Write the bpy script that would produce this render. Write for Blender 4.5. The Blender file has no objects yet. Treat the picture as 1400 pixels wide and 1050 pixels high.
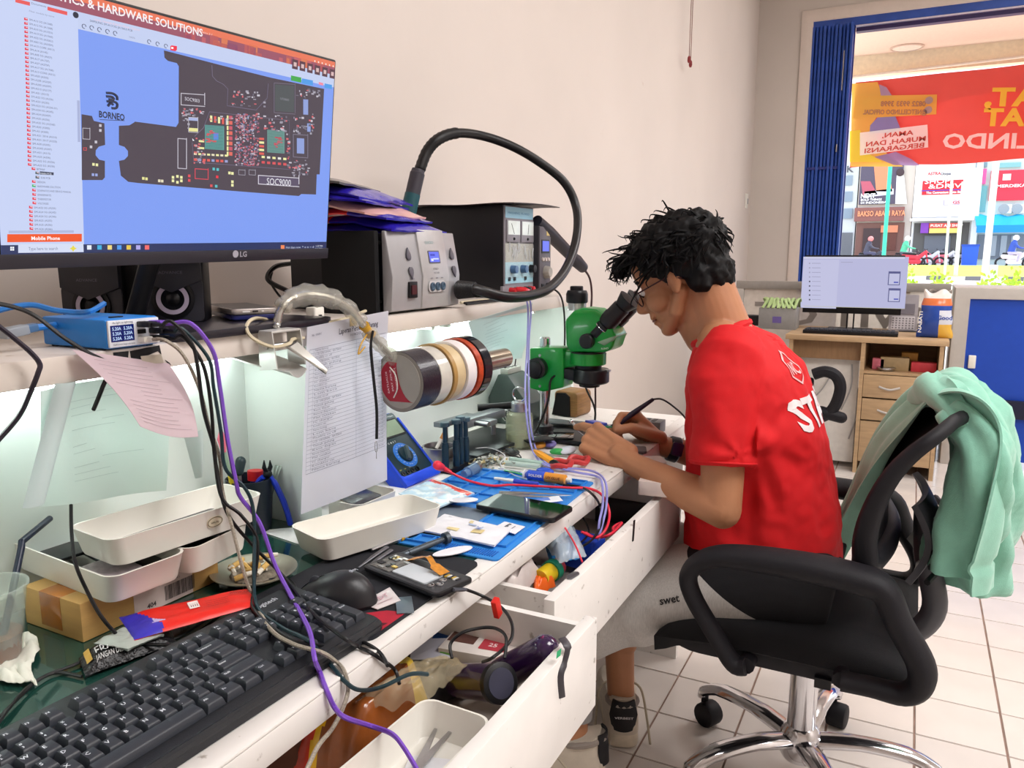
import bpy,bmesh,math,random
from mathutils import Vector,Matrix,Euler,noise
from mathutils.bvhtree import BVHTree
EXPOSURE,SKY,SUN = 0.0,2.3,8.0
V = Vector
S = bpy.context.scene
COL = S.collection
rnd = random.Random(7)
PI = math.pi

# ---------------------------------------------------------------- camera
F_PX,VPX,HZ = 1075.0,1255.0,345.0
CP = V((0,0,1.19))
pitch = math.atan((525 - HZ) / F_PX)
yaw = math.atan((VPX - 700) / F_PX * math.cos(pitch))
CF = V((-math.sin(yaw) * math.cos(pitch),math.cos(yaw) * math.cos(pitch),-math.sin(pitch)))
CR = V((math.cos(yaw),math.sin(yaw),0))
CU = CR.cross(CF)
cd = bpy.data.cameras.new('camera');cam = bpy.data.objects.new('camera',cd);COL.objects.link(cam)
cd.sensor_width = 36;cd.lens = F_PX / 1400 * 36;cd.clip_start = .02;cd.clip_end = 300
cam.matrix_world = Matrix(((CR.x,CU.x,-CF.x,CP.x),(CR.y,CU.y,-CF.y,CP.y),(CR.z,CU.z,-CF.z,CP.z),(0,0,0,1)))
S.camera = cam
S.view_settings.view_transform = 'Standard';S.view_settings.look = 'None'
S.view_settings.gamma = 1;S.view_settings.use_curve_mapping = False
S.view_settings.exposure = EXPOSURE

# ---------------------------------------------------------------- world, sun, lamps
w = bpy.data.worlds.new('sky');S.world = w;w.use_nodes = True
wn = w.node_tree.nodes;bg = wn['Background']
bg.inputs[0].default_value = (.80,.88,1,1);bg.inputs[1].default_value = SKY
sd = bpy.data.lights.new('sun','SUN');sd.energy = SUN;sd.angle = .02;sd.color = (1,.95,.86)
sun = bpy.data.objects.new('sun',sd);COL.objects.link(sun)
sun.rotation_euler = Euler((math.radians(38),0,math.radians(150)))
def area(name,loc,size,power,rot=(0,0,0),col=(1,1,1),sy=None):
    d = bpy.data.lights.new(name,'AREA');d.energy = power;d.color = col;d.size = size
    if sy: d.shape = 'RECTANGLE';d.size_y = sy
    o = bpy.data.objects.new(name,d);COL.objects.link(o);o.location = loc;o.rotation_euler = rot
    return o

area('ceiling_area_light',(1.2,1.0,3.3),1.2,70,col=(1,.98,.97),sy=1.2)
area('ceiling_area_light',(2.7,1.6,3.3),1.2,62,col=(1,.98,.97),sy=1.2)  # added fill lamp, brightens the floor and low parts on the right
area('ceiling_area_light',(1.2,4.2,3.3),1.2,62,col=(1,.98,.97),sy=1.2)

# ---------------------------------------------------------------- pixel of the photo -> point on a real plane
def ray(x,y): return CF + CR * ((x - 700) / F_PX) - CU * ((y - 525) / F_PX)
def PZ(x,y,z):
    d = ray(x,y);return CP + d * ((z - CP.z) / d.z)
def PX(x,y,X):
    d = ray(x,y);return CP + d * ((X - CP.x) / d.x)
def PY(x,y,Y):
    d = ray(x,y);return CP + d * ((Y - CP.y) / d.y)
def frame(a,b,z):
    A = PZ(*a,z);B = PZ(*b,z);x = (B - A);L = x.length;x.normalize()
    zz = V((0,0,1));y = zz.cross(x)
    return mat3(x,y,zz,A),L
def mat3(x,y,z,o): return Matrix(((x.x,y.x,z.x,o.x),(x.y,y.y,z.y,o.y),(x.z,y.z,z.z,o.z),(0,0,0,1)))
def T(x,y,z): return Matrix.Translation((x,y,z))
def RX(a): return Matrix.Rotation(math.radians(a),4,'X')
def RY(a): return Matrix.Rotation(math.radians(a),4,'Y')
def RZ(a): return Matrix.Rotation(math.radians(a),4,'Z')
def look(d,up=V((0,0,1))):           # matrix whose z axis is d
    d = V(d).normalized();x = up.cross(d)
    if x.length < 1e-4: x = V((1,0,0))
    x.normalize();return mat3(x,d.cross(x),d,V((0,0,0)))

# ---------------------------------------------------------------- colours and materials
def lin(c): return c / 12.92 if c <= .04045 else ((c + .055) / 1.055) ** 2.4
def rgb(h):
    if isinstance(h,str): h = (int(h[0:2],16),int(h[2:4],16),int(h[4:6],16))
    return tuple(lin(c / 255) for c in h)
MATS = {}
def M(name,col=None,rough=.5,metal=0,var=.06,scale=30,bump=0,bscale=200,trans=0,emit=0,alpha=1,spec=.5,coat=0,stretch=None,ior=1.45,sheen=0,streak=None,transluc=0):
    if name in MATS: return MATS[name]
    m = bpy.data.materials.new(name);m.use_nodes = True;nt = m.node_tree;N = nt.nodes;L = nt.links
    b = N['Principled BSDF'];I = b.inputs
    I['Roughness'].default_value = rough;I['Metallic'].default_value = metal
    I['Transmission Weight'].default_value = trans;I['Alpha'].default_value = alpha
    I['Specular IOR Level'].default_value = spec;I['Coat Weight'].default_value = coat;I['IOR'].default_value = ior
    if sheen: I['Sheen Weight'].default_value = sheen
    tc = N.new('ShaderNodeTexCoord');mp = N.new('ShaderNodeMapping');L.new(tc.outputs['Object'],mp.inputs[0])
    if stretch: mp.inputs['Scale'].default_value = stretch
    if col is None:
        a = N.new('ShaderNodeAttribute');a.attribute_name = 'Col';src = a.outputs['Color']
    else:
        a = N.new('ShaderNodeRGB');a.outputs[0].default_value = (*rgb(col),1);src = a.outputs[0]
    if var:
        nz = N.new('ShaderNodeTexNoise');nz.inputs['Scale'].default_value = scale;nz.inputs['Detail'].default_value = 4
        L.new(mp.outputs[0],nz.inputs['Vector'])
        mr = N.new('ShaderNodeMapRange');mr.inputs['From Min'].default_value = .3;mr.inputs['From Max'].default_value = .7
        mr.inputs['To Min'].default_value = 1 - var;mr.inputs['To Max'].default_value = 1 + var
        L.new(nz.outputs[0],mr.inputs[0])
        mx = N.new('ShaderNodeVectorMath');mx.operation = 'SCALE';L.new(src,mx.inputs[0]);L.new(mr.outputs[0],mx.inputs['Scale'])
        src = mx.outputs[0]
    if streak:                           # wear with a shape of its own: sparse stains of another colour
        sc,thr,c2 = streak
        n2 = N.new('ShaderNodeTexNoise');n2.inputs['Scale'].default_value = sc;n2.inputs['Detail'].default_value = 8
        L.new(mp.outputs[0],n2.inputs['Vector'])
        r2 = N.new('ShaderNodeMapRange');r2.inputs['From Min'].default_value = thr;r2.inputs['From Max'].default_value = thr + .06
        L.new(n2.outputs[0],r2.inputs[0])
        mm = N.new('ShaderNodeMix');mm.data_type = 'RGBA';L.new(r2.outputs[0],mm.inputs[0]);L.new(src,mm.inputs[6]);mm.inputs[7].default_value = (*rgb(c2),1)
        src = mm.outputs[2]
    if emit:
        I['Base Color'].default_value = (.005,.005,.005,1)
        L.new(src,I['Emission Color']);I['Emission Strength'].default_value = emit
    else:
        L.new(src,I['Base Color'])
    if bump:
        nb = N.new('ShaderNodeTexNoise');nb.inputs['Scale'].default_value = bscale;nb.inputs['Detail'].default_value = 3
        L.new(mp.outputs[0],nb.inputs['Vector'])
        bp = N.new('ShaderNodeBump');bp.inputs['Strength'].default_value = bump;bp.inputs['Distance'].default_value = .002
        L.new(nb.outputs[0],bp.inputs['Height']);L.new(bp.outputs[0],I['Normal'])
    if transluc:
        tr = N.new('ShaderNodeBsdfTranslucent');L.new(src,tr.inputs[0])
        mxs = N.new('ShaderNodeMixShader');mxs.inputs[0].default_value = transluc
        L.new(b.outputs[0],mxs.inputs[1]);L.new(tr.outputs[0],mxs.inputs[2]);L.new(mxs.outputs[0],N['Material Output'].inputs[0])
    MATS[name] = m;return m
def clear(name,col='FFFFFF',amount=.75,rough=.1,gl=None):     # thin clear film or glass sheet
    if name in MATS: return MATS[name]
    m = bpy.data.materials.new(name);m.use_nodes = True;nt = m.node_tree;N = nt.nodes;L = nt.links
    b = N['Principled BSDF'];b.inputs['Base Color'].default_value = (*rgb(gl or col),1);b.inputs['Roughness'].default_value = rough
    t = N.new('ShaderNodeBsdfTransparent');t.inputs[0].default_value = (*rgb(col),1)
    nz = N.new('ShaderNodeTexNoise');nz.inputs['Scale'].default_value = 25
    tc = N.new('ShaderNodeTexCoord');L.new(tc.outputs['Object'],nz.inputs['Vector'])
    mr = N.new('ShaderNodeMapRange');mr.inputs['To Min'].default_value = max(0,amount - .12);mr.inputs['To Max'].default_value = min(1,amount + .12)
    L.new(nz.outputs[0],mr.inputs[0])
    x = N.new('ShaderNodeMixShader');L.new(mr.outputs[0],x.inputs[0]);L.new(b.outputs[0],x.inputs[1]);L.new(t.outputs[0],x.inputs[2])
    L.new(x.outputs[0],N['Material Output'].inputs[0]);MATS[name] = m;return m

# ---------------------------------------------------------------- meshes
_tc = {}
def text_mesh(s,bold=0,res=2):
    k = (s,bold,res)
    if k not in _tc:
        cu = bpy.data.curves.new('t','FONT');cu.body = s;cu.size = 1;cu.resolution_u = res;cu.offset = bold
        o = bpy.data.objects.new('t',cu);me = bpy.data.meshes.new_from_object(o)
        vs = [(v.co.x,v.co.y) for v in me.vertices];fs = [tuple(p.vertices) for p in me.polygons]
        bpy.data.meshes.remove(me);bpy.data.objects.remove(o);bpy.data.curves.remove(cu)
        x0 = min((a for a,b in vs),default=0);x1 = max((a for a,b in vs),default=1)
        _tc[k] = ([(a - x0,b) for a,b in vs],fs,x1 - x0)
    return _tc[k]
def spline(P,n=8,closed=False):
    P = [V(p) for p in P];out = [];m = len(P)
    for i in range(m if closed else m - 1):
        g = lambda k: P[k % m] if closed else P[max(0,min(m - 1,k))]
        a,b,c,d = g(i - 1),g(i),g(i + 1),g(i + 2)
        for j in range(n):
            t = j / n
            out.append(.5 * ((2 * b) + (c - a) * t + (2 * a - 5 * b + 4 * c - d) * t * t + (3 * b - a - 3 * c + d) * t ** 3))
    if not closed: out.append(P[-1].copy())
    return out
class MB:
    def __init__(s,M0=None): s.v = [];s.f = [];s.c = [];s.m = [];s.M = M0 or Matrix();s.col = (1,1,1);s.mi = 0
    def at(s,M0): s.M = M0;return s
    def add(s,vs,fs,col=None):
        b = len(s.v);s.v += [s.M @ V(p) for p in vs];s.f += [tuple(i + b for i in f) for f in fs]
        c = rgb(col) if col is not None else s.col
        s.c += [c] * len(fs);s.m += [s.mi] * len(fs);return s
    def box(s,x0,y0,z0,x1,y1,z1,col=None,X=None):
        vs = [V((x,y,z)) for z in (z0,z1) for x,y in ((x0,y0),(x1,y0),(x1,y1),(x0,y1))]
        if X: vs = [X @ p for p in vs]
        return s.add(vs,[(3,2,1,0),(4,5,6,7),(0,1,5,4),(1,2,6,5),(2,3,7,6),(3,0,4,7)],col)
    def cbox(s,c,size,col=None,X=None):
        h = V(size) / 2;c = V(c);return s.box(*(c - h),*(c + h),col=col,X=X)
    def prism(s,pts,z0,z1,col=None,X=None,taper=1):
        n = len(pts);cx = sum(p[0] for p in pts) / n;cy = sum(p[1] for p in pts) / n
        vs = [V((p[0],p[1],z0)) for p in pts] + [V((cx + (p[0] - cx) * taper,cy + (p[1] - cy) * taper,z1)) for p in pts]
        if X: vs = [X @ p for p in vs]
        fs = [tuple(range(n - 1,-1,-1)),tuple(range(n,2 * n))] + [(i,(i + 1) % n,n + (i + 1) % n,n + i) for i in range(n)]
        return s.add(vs,fs,col)
    def tube(s,P,r,n=8,closed=False,cap=True,col=None,flat=1):
        P = [V(p) for p in P];m = len(P);R = r if isinstance(r,(list,tuple)) else [r] * m
        tn = []
        for i in range(m):
            a = P[(i - 1) % m] if closed else P[max(i - 1,0)];b = P[(i + 1) % m] if closed else P[min(i + 1,m - 1)]
            d = b - a;tn.append(d.normalized() if d.length > 1e-9 else V((0,0,1)))
        x = tn[0].orthogonal().normalized()
        if flat != 1: x = V((0,0,1)).cross(tn[0]);x = x.normalized() if x.length > 1e-4 else tn[0].orthogonal().normalized()
        vs = [];fs = []
        for i in range(m):
            x = (x - tn[i] * x.dot(tn[i]));
            x = x.normalized() if x.length > 1e-6 else tn[i].orthogonal().normalized()
            y = tn[i].cross(x)
            for k in range(n):
                a = 2 * PI * k / n;vs.append(P[i] + x * (math.cos(a) * R[i]) + y * (math.sin(a) * R[i] * flat))
        for i in range(m if closed else m - 1):
            j = (i + 1) % m
            for k in range(n): fs.append((i * n + k,i * n + (k + 1) % n,j * n + (k + 1) % n,j * n + k))
        if cap and not closed: fs += [tuple(range(n - 1,-1,-1)),tuple((m - 1) * n + k for k in range(n))]
        return s.add(vs,fs,col)
    def cyl(s,a,b,r0,r1=None,n=20,col=None):
        return s.tube([a,b],[r0,r0 if r1 is None else r1],n,col=col)
    def lathe(s,prof,n=24,X=None,col=None,closed=False):
        vs = [];fs = [];m = len(prof)
        for r,z in prof:
            for k in range(n):
                a = 2 * PI * k / n;vs.append(V((r * math.cos(a),r * math.sin(a),z)))
        if X: vs = [X @ p for p in vs]
        for i in range(m if closed else m - 1):
            j = (i + 1) % m
            for k in range(n): fs.append((i * n + k,i * n + (k + 1) % n,j * n + (k + 1) % n,j * n + k))
        if not closed:
            fs += [tuple(range(n - 1,-1,-1)),tuple((m - 1) * n + k for k in range(n))]
        return s.add(vs,fs,col)
    def ell(s,c,r,X=None,nu=16,nv=10,col=None):
        vs = [V((0,0,-1))];fs = []
        for j in range(1,nv):
            t = PI * j / nv
            for i in range(nu):
                a = 2 * PI * i / nu;vs.append(V((math.sin(t) * math.cos(a),math.sin(t) * math.sin(a),-math.cos(t))))
        vs.append(V((0,0,1)));e = len(vs) - 1
        for i in range(nu):
            k = (i + 1) % nu;fs.append((0,1 + k,1 + i));fs.append((e,e - nu + i,e - nu + k))
            for j in range(nv - 2): a = 1 + j * nu;fs.append((a + i,a + k,a + nu + k,a + nu + i))
        r = V((r,r,r)) if isinstance(r,(int,float)) else V(r);c = V(c)
        vs = [V((p.x * r.x,p.y * r.y,p.z * r.z)) for p in vs]
        if X: vs = [X @ p for p in vs]
        return s.add([p + c for p in vs],fs,col)
    def caps(s,a,b,r0,r1,n=12):       # capsule that tapers
        a = V(a);b = V(b);d = b - a;L = d.length;n = 26 if max(r0,r1) > .03 else n
        if L < 1e-6: return s.ell(a,r0)
        d /= L;P = [];R = []
        for k in range(5):
            t = PI / 2 * k / 4.0;P.append(a - d * r0 * math.cos(t));R.append(max(r0 * math.sin(t),r0 * .05))
        for k in range(5):
            t = PI / 2 * (1 - k / 4.0);P.append(b + d * r1 * math.cos(t));R.append(max(r1 * math.sin(t),r1 * .05))
        return s.tube(P,R,n)
    def sheet(s,fn,nu,nv,th=0,col=None):   # fn(u,v) -> point, u,v in 0..1
        g = [[V(fn(i / nu,j / nv)) for i in range(nu + 1)] for j in range(nv + 1)]
        vs = [p for r in g for p in r];w_ = nu + 1
        fs = [(j * w_ + i,j * w_ + i + 1,(j + 1) * w_ + i + 1,(j + 1) * w_ + i) for j in range(nv) for i in range(nu)]
        if th:
            ns = [V((0,0,0)) for _ in vs]
            for f in fs:
                nn = (vs[f[1]] - vs[f[0]]).cross(vs[f[3]] - vs[f[0]])
                for i in f: ns[i] += nn
            b = len(vs);vs += [p - (nn.normalized() if nn.length > 0 else V((0,0,1))) * th for p,nn in zip(vs,ns)]
            fs += [tuple(b + i for i in f[::-1]) for f in fs]
            rim = [i for i in range(w_)] + [j * w_ + nu for j in range(1,nv + 1)] + [nv * w_ + i for i in range(nu - 1,-1,-1)] + [j * w_ for j in range(nv - 1,0,-1)]
            for k in range(len(rim)):
                a,c = rim[k],rim[(k + 1) % len(rim)];fs.append((c,a,b + a,b + c))
        return s.add(vs,fs,col)
    def text(s,t,o,xd=(1,0,0),yd=(0,1,0),size=.01,col=None,fit=None,bold=0,center=False,mirror=False,res=2):
        vs,fs,wd = text_mesh(t,bold,res);o = V(o);xd = V(xd).normalized();yd = V(yd).normalized()
        sx = size if fit is None else fit / max(wd,1e-6)
        off = -wd * sx / 2 if center else 0
        if mirror: return s.add([o + xd * (off + (wd - a) * sx) + yd * (b * size) for a,b in vs],[f[::-1] for f in fs],col)
        return s.add([o + xd * (off + a * sx) + yd * (b * size) for a,b in vs],fs,col)
    def mesh(s,name,smooth=35,bevel=0,seg=2,weld=False):
        me = bpy.data.meshes.new(name);me.from_pydata(s.v,[],s.f)
        if 1:
            ca = me.color_attributes.new('Col','FLOAT_COLOR','CORNER');buf = []
            for f,c in zip(s.f,s.c): buf += [c[0],c[1],c[2],1.0] * len(f)
            ca.data.foreach_set('color',buf)
        me.polygons.foreach_set('material_index',s.m)
        if bevel:
            bm = bmesh.new();bm.from_mesh(me)
            if weld: bmesh.ops.remove_doubles(bm,verts=bm.verts,dist=1e-5)
            ed = [e for e in bm.edges if len(e.link_faces) == 2 and e.calc_face_angle(0) > math.radians(32)]
            bmesh.ops.bevel(bm,geom=ed,offset=bevel,segments=seg,profile=.5,affect='EDGES',clamp_overlap=True)
            bm.to_mesh(me);bm.free()
        me.validate()
        if smooth:
            me.polygons.foreach_set('use_smooth',[True] * len(me.polygons));me.set_sharp_from_angle(angle=math.radians(smooth))
        me.update();return me
    def build(s,name,mats,parent=None,world=False,smooth=35,bevel=0,seg=2,label=None,kind=None,weld=False,local=None):
        WMp = WM[parent] if parent is not None else None
        if parent is not None and world: inv = WMp.inverted();s.v = [inv @ p for p in s.v]
        loc = None
        if parent is None and local is None:
            lo = [min(p[i] for p in s.v) for i in range(3)];hi = [max(p[i] for p in s.v) for i in range(3)]
            loc = V(((lo[0] + hi[0]) / 2,(lo[1] + hi[1]) / 2,lo[2]));s.v = [p - loc for p in s.v]
        me = s.mesh(name,smooth,bevel,seg,weld)
        for m in (mats if isinstance(mats,(list,tuple)) else [mats]): me.materials.append(m)
        o = bpy.data.objects.new(name,me);COL.objects.link(o)
        if parent is not None: o.parent = parent;WM[o] = WMp.copy()
        elif local is not None: o.matrix_world = local;WM[o] = local.copy()
        else: o.location = loc;WM[o] = Matrix.Translation(loc)
        if label: o['label'] = label
        if kind: o['kind'] = kind
        return o
WM = {}
def tag(o,label,cat,group=None):
    o['label'] = label;o['category'] = cat
    if group: o['group'] = group
    return o
def thing(name,label,cat,Mx=None,group=None):
    o = bpy.data.objects.new(name,None);COL.objects.link(o);o.empty_display_size = .02
    Mx = Mx if isinstance(Mx,Matrix) else Matrix.Translation(V(Mx if Mx is not None else (0,0,0)))
    o.matrix_world = Mx;WM[o] = Mx.copy();return tag(o,label,cat,group)
def struct(o): o['kind'] = 'structure';return o
def clone(o,Mx,label=None,parent=None):
    c = o.copy();COL.objects.link(c)
    if parent is not None: c.parent = parent
    else: c.matrix_world = Mx
    if label: c['label'] = label
    for ch in list(o.children): clone(ch,None,parent=c)
    return c
def remesh(mb,voxel,smooth_it=4,fac=.5):
    me = mb.mesh('tmp',smooth=0);o = bpy.data.objects.new('tmp',me);COL.objects.link(o)
    r = o.modifiers.new('r','REMESH');r.mode = 'VOXEL';r.voxel_size = voxel
    if smooth_it: k = o.modifiers.new('s','SMOOTH');k.factor = fac;k.iterations = smooth_it
    dg = bpy.context.evaluated_depsgraph_get();out = bpy.data.meshes.new_from_object(o.evaluated_get(dg))
    bpy.data.objects.remove(o);bpy.data.meshes.remove(me);return out
def from_mesh(me):
    b = MB();b.v = [v.co.copy() for v in me.vertices];b.f = [tuple(p.vertices) for p in me.polygons];b.c = [(1,1,1)] * len(b.f);b.m = [0] * len(b.f)
    return b
def rrect(x0,y0,x1,y1,r,n=4):
    out = []
    for cx,cy,a0 in ((x1 - r,y0 + r,-90),(x1 - r,y1 - r,0),(x0 + r,y1 - r,90),(x0 + r,y0 + r,180)):
        for k in range(n + 1):
            a = math.radians(a0 + 90 * k / n);out.append((cx + r * math.cos(a),cy + r * math.sin(a)))
    return out
def tray_mesh(b,Mx,L,W,H,r=.02,th=.003,flare=1.12,n=5):   # open tray with round corners, floor inside
    o0 = rrect(-L / 2,-W / 2,L / 2,W / 2,r,n);m = len(o0)
    def ring(sx,sy,z): return [Mx @ V((p[0] * sx,p[1] * sy,z)) for p in o0]
    a = 1 / flare;ti = 1 - 2 * th / L;tj = 1 - 2 * th / W
    rings = [ring(a,a,0),ring(a * 1.02,a * 1.02,.004),ring(1,1,H - .001),ring(1.005,1.01,H),ring(ti,tj,H),ring(a * ti,a * tj,.006),ring(a * ti * .96,a * tj * .94,.003)]
    vs = [p for R in rings for p in R];fs = [tuple(range(m - 1,-1,-1)),tuple((len(rings) - 1) * m + k for k in range(m))]
    for i in range(len(rings) - 1):
        for k in range(m): fs.append((i * m + k,i * m + (k + 1) % m,(i + 1) * m + (k + 1) % m,(i + 1) * m + k))
    return b.add(vs,fs)
def cable(name,label,P,r=.002,mat=None,cat='cable',group=None,n=6,sub=8,parent=None):
    b = MB().tube(spline(P,sub),r,n)
    o = b.build(name,mat or BLACK_RUBBER,parent,world=parent is not None)
    if parent is None: tag(o,label,cat,group)
    return o
# ================================================================ shared materials
BLACK_RUBBER = M('black_rubber','0B0B0F',.45,var=.1)
BLACK_PL = M('black_plastic','0D0D12',.42,var=.08,bump=.08,spec=.4,bscale=900)
DARK_PL = M('dark_grey_plastic','2B2B33',.5,var=.08,bump=.1,bscale=700)
WHITE_PL = M('white_plastic','EDEBE2',.32,var=.02)
GREY_PL = M('grey_plastic','9A9A9E',.45,var=.04)
CHROME = M('chrome','D8D8DC',.13,metal=1,var=.03)
STEEL = M('brushed_steel','B4B4B6',.3,metal=1,var=.1,scale=60)
PRINT = M('coloured_print',None,.45,var=.02)
GLOSS = M('glossy_coloured',None,.18,var=.02)
MATTE = M('matte_coloured',None,.75,var=.06)
METALC = M('coloured_metal',None,.3,metal=1,var=.05)
SCREEN = M('lit_screen',None,.25,emit=1.0,var=0)
SCREEN2 = M('lit_screen_far',None,.3,emit=.9,var=0)
PAPER = M('printed_paper',None,.8,var=.015,scale=9,transluc=.5)
LAMIN = M('white_laminate','E9E5E1',.38,var=.03,scale=14,streak=(42,.66,'A8A098'),bump=.05,bscale=60)
FILM = clear('clear_film','FFFFFF',.55,.12,'E8ECF0')
FILMW = clear('milky_film','F4F2EC',.32,.25,'E6E4DC')
GLASS = clear('window_glass','F6FAFA',.92,.02)
WALLM = M('cream_wall_paint','D8CEC7',.62,var=.035,scale=1.6,bump=.12,bscale=35,streak=(9,.74,'C9B8AD'))
WALLG = M('grey_cream_wall_paint','CDC4BC',.65,var=.03,scale=2,bump=.1,bscale=35)

# ================================================================ the room shell
XW,YF = -1.3,7.0
KF = YF / 6.4;zf = lambda z: 1.19 + (z - 1.19) * KF      # heights read off the far wall
XR,YB,ZC = 3.7,-2.3,3.45
b = MB().box(XW - .15,YB,-.02,XW,YF + .15,ZC);struct(b.build('wall_left',WALLM))
b = MB().box(XW,YF,0,-.94,YF + .15,ZC).box(-.94,YF,3.04,XR,YF + .15,ZC);struct(b.build('wall_far',WALLG))
b = MB().box(XR,YB,0,XR + .15,YF + .15,ZC);struct(b.build('wall_right',WALLG))
b = MB().box(XW,YB - .15,0,XR,YB,ZC);struct(b.build('wall_back',WALLG))
b = MB().box(XW,YB,ZC,XR,YF + .15,ZC + .12);struct(b.build('ceiling',M('ceiling_paint','E6DED8',.8,var=.02)))
b = MB().prism([(-.963,0),(-.875,0),(-.875,2.995),(XR,2.995),(XR,3.083),(-.963,3.083)],0,.02,X=T(0,YF,0) @ RX(90));struct(b.build('trim_1',M('trim_paint','D9CCC2',.5,var=.02),bevel=.004))
b = MB().box(XW,YF - .014,0,-.963,YF,.09);struct(b.build('baseboard_far',M('baseboard','C9BCB2',.4,var=.04)))
# floor of square ceramic tiles, 0.2 m, joints recessed
g0 = PZ(1250,1003,0);TS = .2
GROUT = M('brown_grout','8D7468',.85,var=.25,scale=20)
TILE = M('cream_ceramic_tile','E0D8D2',.16,var=.05,scale=5,streak=(55,.74,'B09A8C'),coat=.25)
fl = struct(MB().box(XW,YB,-.06,XR,YF,-.003).build('floor',GROUT))
tb = MB();e = TS / 2 - .0022
tb.add([(-e,-e,-.003),(e,-e,-.003),(e,e,-.003),(-e,e,-.003),(-e + .001,-e + .001,0),(e - .001,-e + .001,0),(e - .001,e - .001,0),(-e + .001,e - .001,0)],
       [(4,5,6,7),(0,1,5,4),(1,2,6,5),(2,3,7,6),(3,0,4,7)])
tile_me = tb.mesh('tile',smooth=0);tile_me.materials.append(TILE)
cand = []
for i in range(-8,20):
    for j in range(-22,25):
        x = g0.x + (i + .5) * TS;y = g0.y + (j + .5) * TS
        if x < XW + .02 or x > XR - .1 or y < YB or y > YF - .05: continue
        d = V((x,y,0)) - CP;dz = d.dot(CF)
        vis = dz > .3 and -.05 * dz < (d.dot(CR)) / dz * F_PX + 120 + 50 and abs(d.dot(CR)) / dz * F_PX < 760 and x > -.75
        cand.append((not vis,d.length,x,y))
cand.sort();rest = MB()
for k,(nv,dd,x,y) in enumerate(cand):
    if k < 300 and not nv:
        o = bpy.data.objects.new('tile',tile_me);COL.objects.link(o);o.parent = fl;o.location = V((x,y,rnd.uniform(-.0004,.0004))) - WM[fl].translation
    else:
        rest.at(T(x,y,0)).add(tb.v,tb.f)
rest.build('tile_field',TILE,fl,world=True,smooth=0,kind='stuff')

# folding shutter, gathered at the left of the opening: each slat a part
BLUE = M('blue_painted_steel','2A4FA6',.4,var=.12,scale=12,bump=.1,bscale=60)
BLUE_D = M('dark_blue_steel','26307A',.45,var=.1)
sh = thing('folding_shutter','blue steel folding shutter gathered at the left side of the street opening','shutter',(-.73,YF + .03,0))
n = 11
sm = MB().prism([(-.0105,-.045),(-.004,-.05),(.004,-.05),(.0105,-.045),(.0125,.03),(-.0125,.03)],.02,2.95).mesh('slat',smooth=25);sm.materials.append(BLUE)
for k in range(n):
    o = bpy.data.objects.new('slat',sm);COL.objects.link(o);o.parent = sh;o.location = (-.14 + k * .0285,.012 * math.sin(k * 1.7) - (.02 if k > 8 else 0),0)
MB().box(-.145,.0,.02,.165,.03,2.95).build('backing',BLUE_D,sh)
for zz in (.9,1.85): MB().box(-.13,-.056,zz,.15,-.05,zz + .022).build('stay_bar',BLUE_D,sh)
MB().box(.095,-.058,2.45,.10,-.052,2.75).build('lock_rod',CHROME,sh)
MB().box(.085,-.07,1.98,.093,-.05,2.04).build('handle',CHROME,sh)
b = MB().box(-.875,YF + .0,2.935,XR,YF + .1,2.995);st = struct(b.build('trim_2',BLUE))
b = MB().box(-.56,YF + .02,2.89,XR,YF + .09,2.92);struct(b.build('trim_3',M('dark_blue_track','2C1C50',.5)))  # dark violet-blue strip below the blue beam
b = MB().box(-.56,YF + .0,2.923,XR,YF + .012,2.933);struct(b.build('trim_4',M('pale_track_lip','D8D0E0',.4)))

# wall switch, hanging cord
q = PX(1020,275,XW)
t = thing('wall_switch','small white wall switch on the cream wall near its far corner','switch',(XW,q.y,q.z))
MB().box(0,-.045,-.06,.008,.045,.06).build('plate',WHITE_PL,t,bevel=.003);MB().box(.008,.012,-.022,.013,.034,.022).build('rocker',GREY_PL,t)
q0 = PX(947,-40,-1.25);q1 = PX(942,84,-1.25);q2 = PX(944,90,-1.25)
t = thing('pull_cord','thin twin cord with red tips hanging down the upper wall','cord',(q1.x,q1.y,q1.z))
for q,dy in ((q1,0),(q2,.03)):
    top = V((q.x,q.y + .012,ZC));MB().tube([top,q],.0022,5).build('string',M('brown_string','7A5148',.8),t,world=True)
    MB().lathe([(.004,.03),(.009,.022),(.010,.004),(.006,-.008)],8,Matrix.Translation(q)).build('tip',M('red_tip','7E1E22',.4),t,world=True)

# ================================================================ outside: awning soffit, banner, street
b = MB().box(-4,YF + .15,3.15,6,9.15,3.2);struct(b.build('trim_5',M('soffit_paint','E3C9B6',.8,var=.03)));zl = PY(1170,106,9.1).z;struct(MB().box(-4,9.08,zl,6,9.2,3.15).build('trim_6',M('soffit_lip','E8D8B8',.8)))
q = PZ(1240,65,3.145)
t = thing('soffit_light','round recessed lamp in the canopy ceiling above the banner','ceiling light',(q.x,q.y,3.15))
MB().lathe([(.15,0),(.15,-.012),(.135,-.016),(.13,-.008),(.13,0)],32,closed=True).build('ring',M('lamp_ring','C9AE9C',.5),t)
MB().lathe([(.128,0),(.128,-.009),(.1,-.012)],32).build('diffuser',M('lamp_diffuser','EBD8C8',.5),t)
YBN = 9.0
def bn(x,y): return PY(x,y,YBN)
BAN = M('banner_vinyl',None,.5,var=.03,scale=3,transluc=.45)
t = thing('shop_banner','red and yellow vinyl banner with mirrored lettering hanging outside the opening','banner',(bn(1168,228).x + 1,YBN,bn(1168,228).z))
x0 = bn(1164,200).x;x1 = x0 + 3.4;zt = bn(1168,113).z;zb = bn(1164,229).z
def wavy(u,v): x = x0 + u * (x1 - x0);return V((x,YBN + .012 * math.sin(u * 23) + .01 * math.sin(v * 5 + u * 9),zb + v * (zt - zb + .07 * u) + .012 * math.sin(u * 17) * (1 - v)))
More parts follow.
